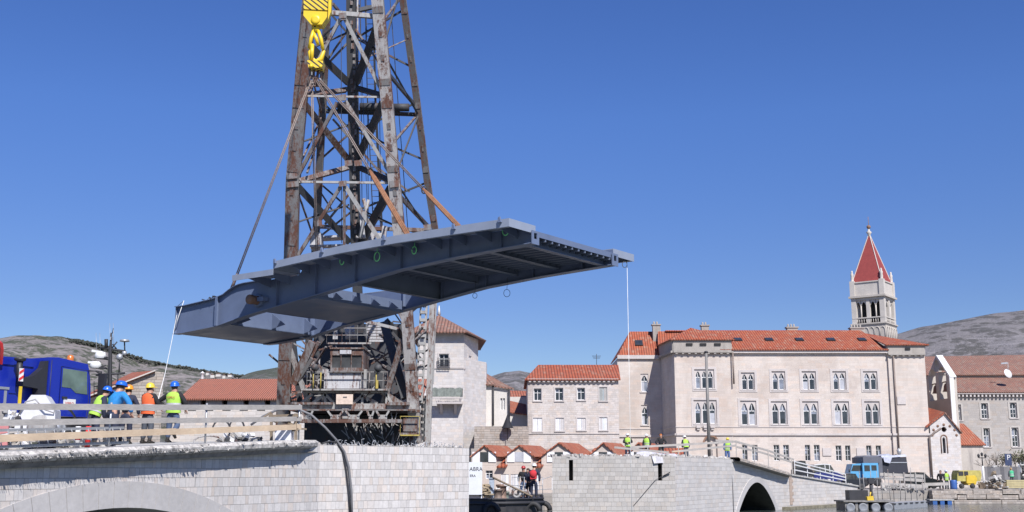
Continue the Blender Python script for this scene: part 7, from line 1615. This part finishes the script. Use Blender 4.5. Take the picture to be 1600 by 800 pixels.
mb = MB(); mb.prism([W(x,y,YC_) for x,y in ((1510,743),(1524,743),(1527,748),(1525,757),(1514,758),(1510,754))], (0,1.5,0)); mb.prism([W(x,y,YC_-.05) for x,y in ((1511,744),(1523,744),(1523,755),(1511,755))], (0,.05,0)); mb.build('front_body', CY, cm)
mb = MB(); mb.prism([W(x,y,YC_+.1) for x,y in ((1496,752),(1496,742),(1498,735),(1532,735),(1534,742),(1532,752))], (0,1.6,0)); mb.build('housing', CY2, cm)
mb = MB(); qb(mb,1498,736.5,1505,743,YC_+.06,.03); qb(mb,1507,736.5,1512.5,743,YC_+.06,.03); mb.build('vent_panel', M['iron'], cm)
for px in (1503,1520): mb = MB(); mb.lathe(W(px,759.5,YC_-.12), [(0,.0),(.12,.0),(.14,-.02)], 10, (0,-1,0)); mb.lathe(W(px,759.5,YC_-.1), [(.14,0),(.24,0),(.25,-.15)], 14, (0,-1,0)); mb.build('wheel', M['black_rubber'], cm)
mb = MB(); mb.tube([W(1496,755,YC_+.5),W(1485,760,YC_+.3)], .05, 5); mb.build('drawbar', M['iron'], cm)
mb = MB(); p = W(1490,758,115); mb.lathe(Vector((p.x,115,GZ)), [(0,0),(.33,0),(.34,.3),(.33,.6),(.34,.85),(.3,.95),(0,.96)], 14); tag(mb.build('barrel', plain('blue_barrel', (.05,.12,.35), .4)), 'blue plastic barrel between the two men and the yellow compressor', 'barrel')
mb = MB()
for k in range(5): qb(mb,1573,750+k*2.6,1625,752.3+k*2.6,113.6+.02*(k%2),1.2)
tag(mb.build('board_stack', plain('yellow_boards', (.42,.36,.2), .8, 0, .2, 2)), 'stack of yellowish boards on the quay edge below the green-vested person', 'board stack')
mb = MB(); mb.smooth = False; hull = []
for k in range(9):
    t = k/8; px = 1530+44*t; wy = .75*math.sin(math.pi*(.12+.8*t)); q = W(px,762,114); q.z = GZ; hull.append([q+Vector((0,-wy*.9,.55+.25*(2*t-1)**2)), q+Vector((0,-wy*.5,.12)), q+Vector((0,wy*.5,.12)), q+Vector((0,wy*.9,.55+.25*(2*t-1)**2))])
mb.loft(hull, close=False); tag(mb.build('rowing_boat', M['wood_dark']), 'small worn wooden boat hauled out on the quay beside the compressor', 'boat')
heap('rubble_pile', 1552, 762, 26, 22, 113.4, 90, ['concrete','rubble','wood_dark'], 'stones and scrap heaped on the quay around the small boat', 'rubble', (.1,.4), 6)
heap('rubble_pile', 1400, 764, 50, 7, 111.5, 60, ['concrete','rubble','rail_wood'], 'stones and boards littering the quay behind the pontoons', 'rubble', (.1,.4), 7)
qf = thing('plank_fence', W(1410,760,112), 'grey quay fence of bleached planks in front of the black hatchback', 'fence')
for (x0,y0,x1,y1,Y) in ((1375,741,1443,744,112.6),(1380,747,1444,751,112.6),(1376,756,1450,760,112.2),(1440,757,1482,756,113.4)): mb = MB(); rail(mb, ((x0,y0,Y),(x1,y1,Y)), .06, .28); mb.build('plank', M['rail_wood'], qf)
for px in (1382,1396,1412,1430,1444): mb = MB(); a_ = W(px,738,112.5); mb.beam(a_, Vector((a_.x,112.5,GZ)), .07,.07); mb.build('post', M['rail_wood'], qf)
# pontoons
pt = thing('pontoon', (W(1358,790,93).x,93,0), 'low floating work platform carried on pale round drums', 'pontoon')
x0_, x1_ = W(1316,786,92).x, W(1396,786,92).x; mb = MB(); mb.box((x0_,91.6,.62),(x1_,94.4,.74))
for k in range(5): u = x0_+.4+k*(x1_-x0_-.8)/4; mb.box((u-.25,91.75,-.1),(u-.05,94.3,.62))
mb.build('deck', M['concrete_dark_shade'], pt)
for k in range(4): mb = MB(); u = x0_+.55+k*.98; mb.lathe(Vector((u,91.65,.2)), [(0,0),(.24,0),(.28,.02),(.34,0),(.36,-.04),(.36,-2.4),(0,-2.4)], 14, (0,-1,0)); mb.build('float_drum', plain('drum_steel', (.22,.23,.25), .5, 0, .2), pt)
tb_ = MB(); qb(tb_,1328,766,1356,784.5,93,1.2); tag(tb_.build('black_tank', M['iron']), 'black rectangular tank standing on the pontoon', 'tank')
mb = MB(); p = W(1359,779,92.2); mb.obox(p, .5,.4,.35,(1,0,.1)); mb.tube([p+Vector((0,0,.1)),p+Vector((.1,0,.5))], .06, 6); tag(mb.build('pump', CY), 'small yellow pump on the pontoon beside the black tank', 'pump')
mb = MB(); p = W(1362,782,92.9); mb.tube([p-Vector((0,0,.3)),p+Vector((0,0,1.7))], .12, 7); mb.tube([p+Vector((0,0,1.2)),p+Vector((.5,0,1.7))], .08, 6); mb.box(p+Vector((-.2,-.2,1.3)), p+Vector((.25,.2,1.75))); tag(mb.build('winch_post', M['iron']), 'dark winch post with a head standing on the pontoon', 'winch')
rb_ = MB(); rr = random.Random(12)
for k in range(12):
    px = 1345+k*9+rr.uniform(-2,2); a_ = W(px,787,107.6); rb_.tube([Vector((a_.x,107.6,.4)), Vector((a_.x+rr.uniform(-.1,.1),107.6,rr.uniform(2.4,3.4)))], .03, 5)
for z_ in (1.5,2.4): rb_.tube([W(1345,765,107.6)*1, W(1440,765,107.6)*1] if False else [Vector((W(1345,770,107.6).x,107.6,z_)), Vector((W(1444,770,107.6).x,107.6,z_))], .03, 5)
tag(rb_.build('scaffold', M['crane_light']), 'light scaffold of thin poles standing between the pontoons and the quay', 'scaffold')
lb_ = thing('long_boat', (W(1425,788,98).x,98,0), 'long low white barge-like boat beside the drum platform', 'boat')
mb = MB(); x0_, x1_ = W(1397,786,94).x, W(1449,786,101).x; mb.loft([[Vector((x,y,z)) for x,y in ((x0_,94),(x1_,101),(x1_+.5,103),(x0_,96.5))] for z in (-.2,.5)]); mb.add([(x,y,.5) for x,y in ((x0_,94),(x1_,101),(x1_+.5,103),(x0_,96.5))], [[0,1,2,3]]); mb.build('hull', M['steel_grey'], lb_, fix=True)
mb = MB()
for k in range(7): t = k/6; c = Vector((x0_+(x1_-x0_)*t, 94+7*t-.03, .42)); mb.obox(c, .7, .06, .1, (x1_-x0_,7,0))
mb.build('fender', M['iron'], lb_)
sb = thing('raft', (W(1470,786,111).x,110.6,0), 'small raft on blue floats below the quay edge', 'raft'); x0_, x1_ = W(1452,786,110.4).x, W(1490,786,110.4).x
mb = MB(); mb.box((x0_,110.2,.35),(x1_,111.5,.45)); mb.build('deck', M['concrete'], sb)
for k in range(3): mb = MB(); u = x0_+.3+k*(x1_-x0_-.9)/2; mb.box((u,110.25,-.15),(u+.4,111.4,.34)); mb.build('float', plain('blue_float', (.03,.1,.3), .5), sb)
# street lamps, sign, canvas fence, trees
sl = thing('street_lamp', (W(1536,750,119).x,119,GZ), 'street lamp with black lantern head and pale lower pole near the convent', 'street lamp'); xl_ = W(1536,735,119).x
mb = MB(); mb.tube([(xl_,119,GZ),(xl_,119,W(1536,728,119).z)], .1, 8); mb.build('pole', M['white_frame'], sl)
mb = MB(); zt_ = W(1536,728,119).z; mb.tube([(xl_,119,zt_),(xl_,119,zt_+.9)], .06, 6); mb.tube([(xl_-.35,119,zt_+.8),(xl_+.35,119,zt_+.8)], .04, 5)
for dx in (-.35,0,.35): mb.lathe((xl_+dx,119,zt_+.8+(.15 if dx == 0 else 0)), [(.03,0),(.11,.08),(.14,.3),(.04,.4),(0,.45)], 8)
mb.build('lantern', M['iron'], sl)
wlp = thing('wall_lantern', W(1405,708,134.6), 'small iron lantern on the palace wall above the covered trailer', 'lantern')
mb = MB(); p = W(1405,708,134.3); mb.lathe(p, [(.05,-.3),(.22,-.1),(.3,.35),(.1,.5),(0,.6)], 8); mb.build('lantern', M['steel_grey'], wlp); mb = MB(); mb.tube([p+Vector((0,0,-.3)), p+Vector((0,.6,-.6))], .05, 5); mb.build('bracket', M['iron'], wlp)
ps = thing('parking_sign', (W(1575.5,730,122).x,122,GZ), 'blue parking sign with a white letter P before the convent', 'sign'); xp = W(1575.5,720,122).x
mb = MB(); qb(mb,1571,709,1580,727.5,122,.05); sp_ = mb.build('panel', plain('sign_blue', (.035,.05,.11), .5), ps); mb = MB(); mb.tube([(xp,122.1,GZ),(xp,122.1,W(1575,727,122).z)], .05, 6); mb.build('pole', M['steel_grey'], ps)
text('P', .75, W(1573.3,718.5,121.98), RX, M['white_frame'], sp_)
mb = MB(); P_ = [(W(1538+k*5,729,120).x, 120+.15*math.sin(k*1.7)) for k in range(12)]; zt_ = W(1550,729,120).z
mb.loft([[Vector((x,y,GZ)) for x,y in P_], [Vector((x,y,zt_)) for x,y in P_]], close=False); tag(mb.build('screen_fence', plain('grey_mesh_screen', (.17,.165,.17), .8, 0, .15, 2)), 'grey fabric construction screen running in front of the convent', 'fence')
def tree(px, ytop, Y, label, leafy, seed, hw=3.0):
    r = random.Random(seed); root = thing('bare_tree' if not leafy else 'budding_tree', (W(px,745,Y).x, Y, GZ), label, 'tree'); base = Vector((W(px,735,Y).x, Y, GZ)); H = W(px,ytop,Y).z-GZ
    mb = MB(); tips = []
    def grow(p, d, L, rad, dep):
        q = p+d*L; m_ = (p+q)/2+Vector((r.uniform(-.05,.05),r.uniform(-.05,.05),0))*L; mb.tube([p,m_,q], [rad,rad*.85,rad*.7], 5 if dep < 2 else 3, cap=False)
        if dep >= 5: tips.append(q); return
        for k in range(3 if dep < 3 else 2):
            a_ = r.uniform(0, math.tau); s = r.uniform(.45,.95); dd = (d+Vector((math.cos(a_)*s, math.sin(a_)*s, r.uniform(-.1,.35)))).normalized(); grow(q, dd, L*r.uniform(.6,.82), rad*.6, dep+1)
    grow(base, Vector((.03,0,1)), H*.28, .14, 0); mb.build('trunk', M['bark'], root)
    if leafy:
        lf_ = MB()
        for t in tips:
            for k in range(9):
                c = t+Vector((r.gauss(0,.22),r.gauss(0,.22),r.gauss(0,.2))); a_ = Vector((r.uniform(-1,1),r.uniform(-1,1),r.uniform(-1,1))).normalized()*.09; b_ = a_.cross(Vector((r.random(),r.random(),1))).normalized()*.06; lf_.quad(c-a_, c-b_, c+a_, c+b_)
        lf_.build('crown', M['leaf_pale'], root)
tree(1553, 700, 124, 'bare twiggy tree behind the grey screen, left of the parking sign', False, 5); tree(1594, 690, 123, 'tree with sparse pale green buds right of the parking sign', True, 9); tree(1548, 716, 123, 'low bare shrub tree beside the street lamp', False, 15)
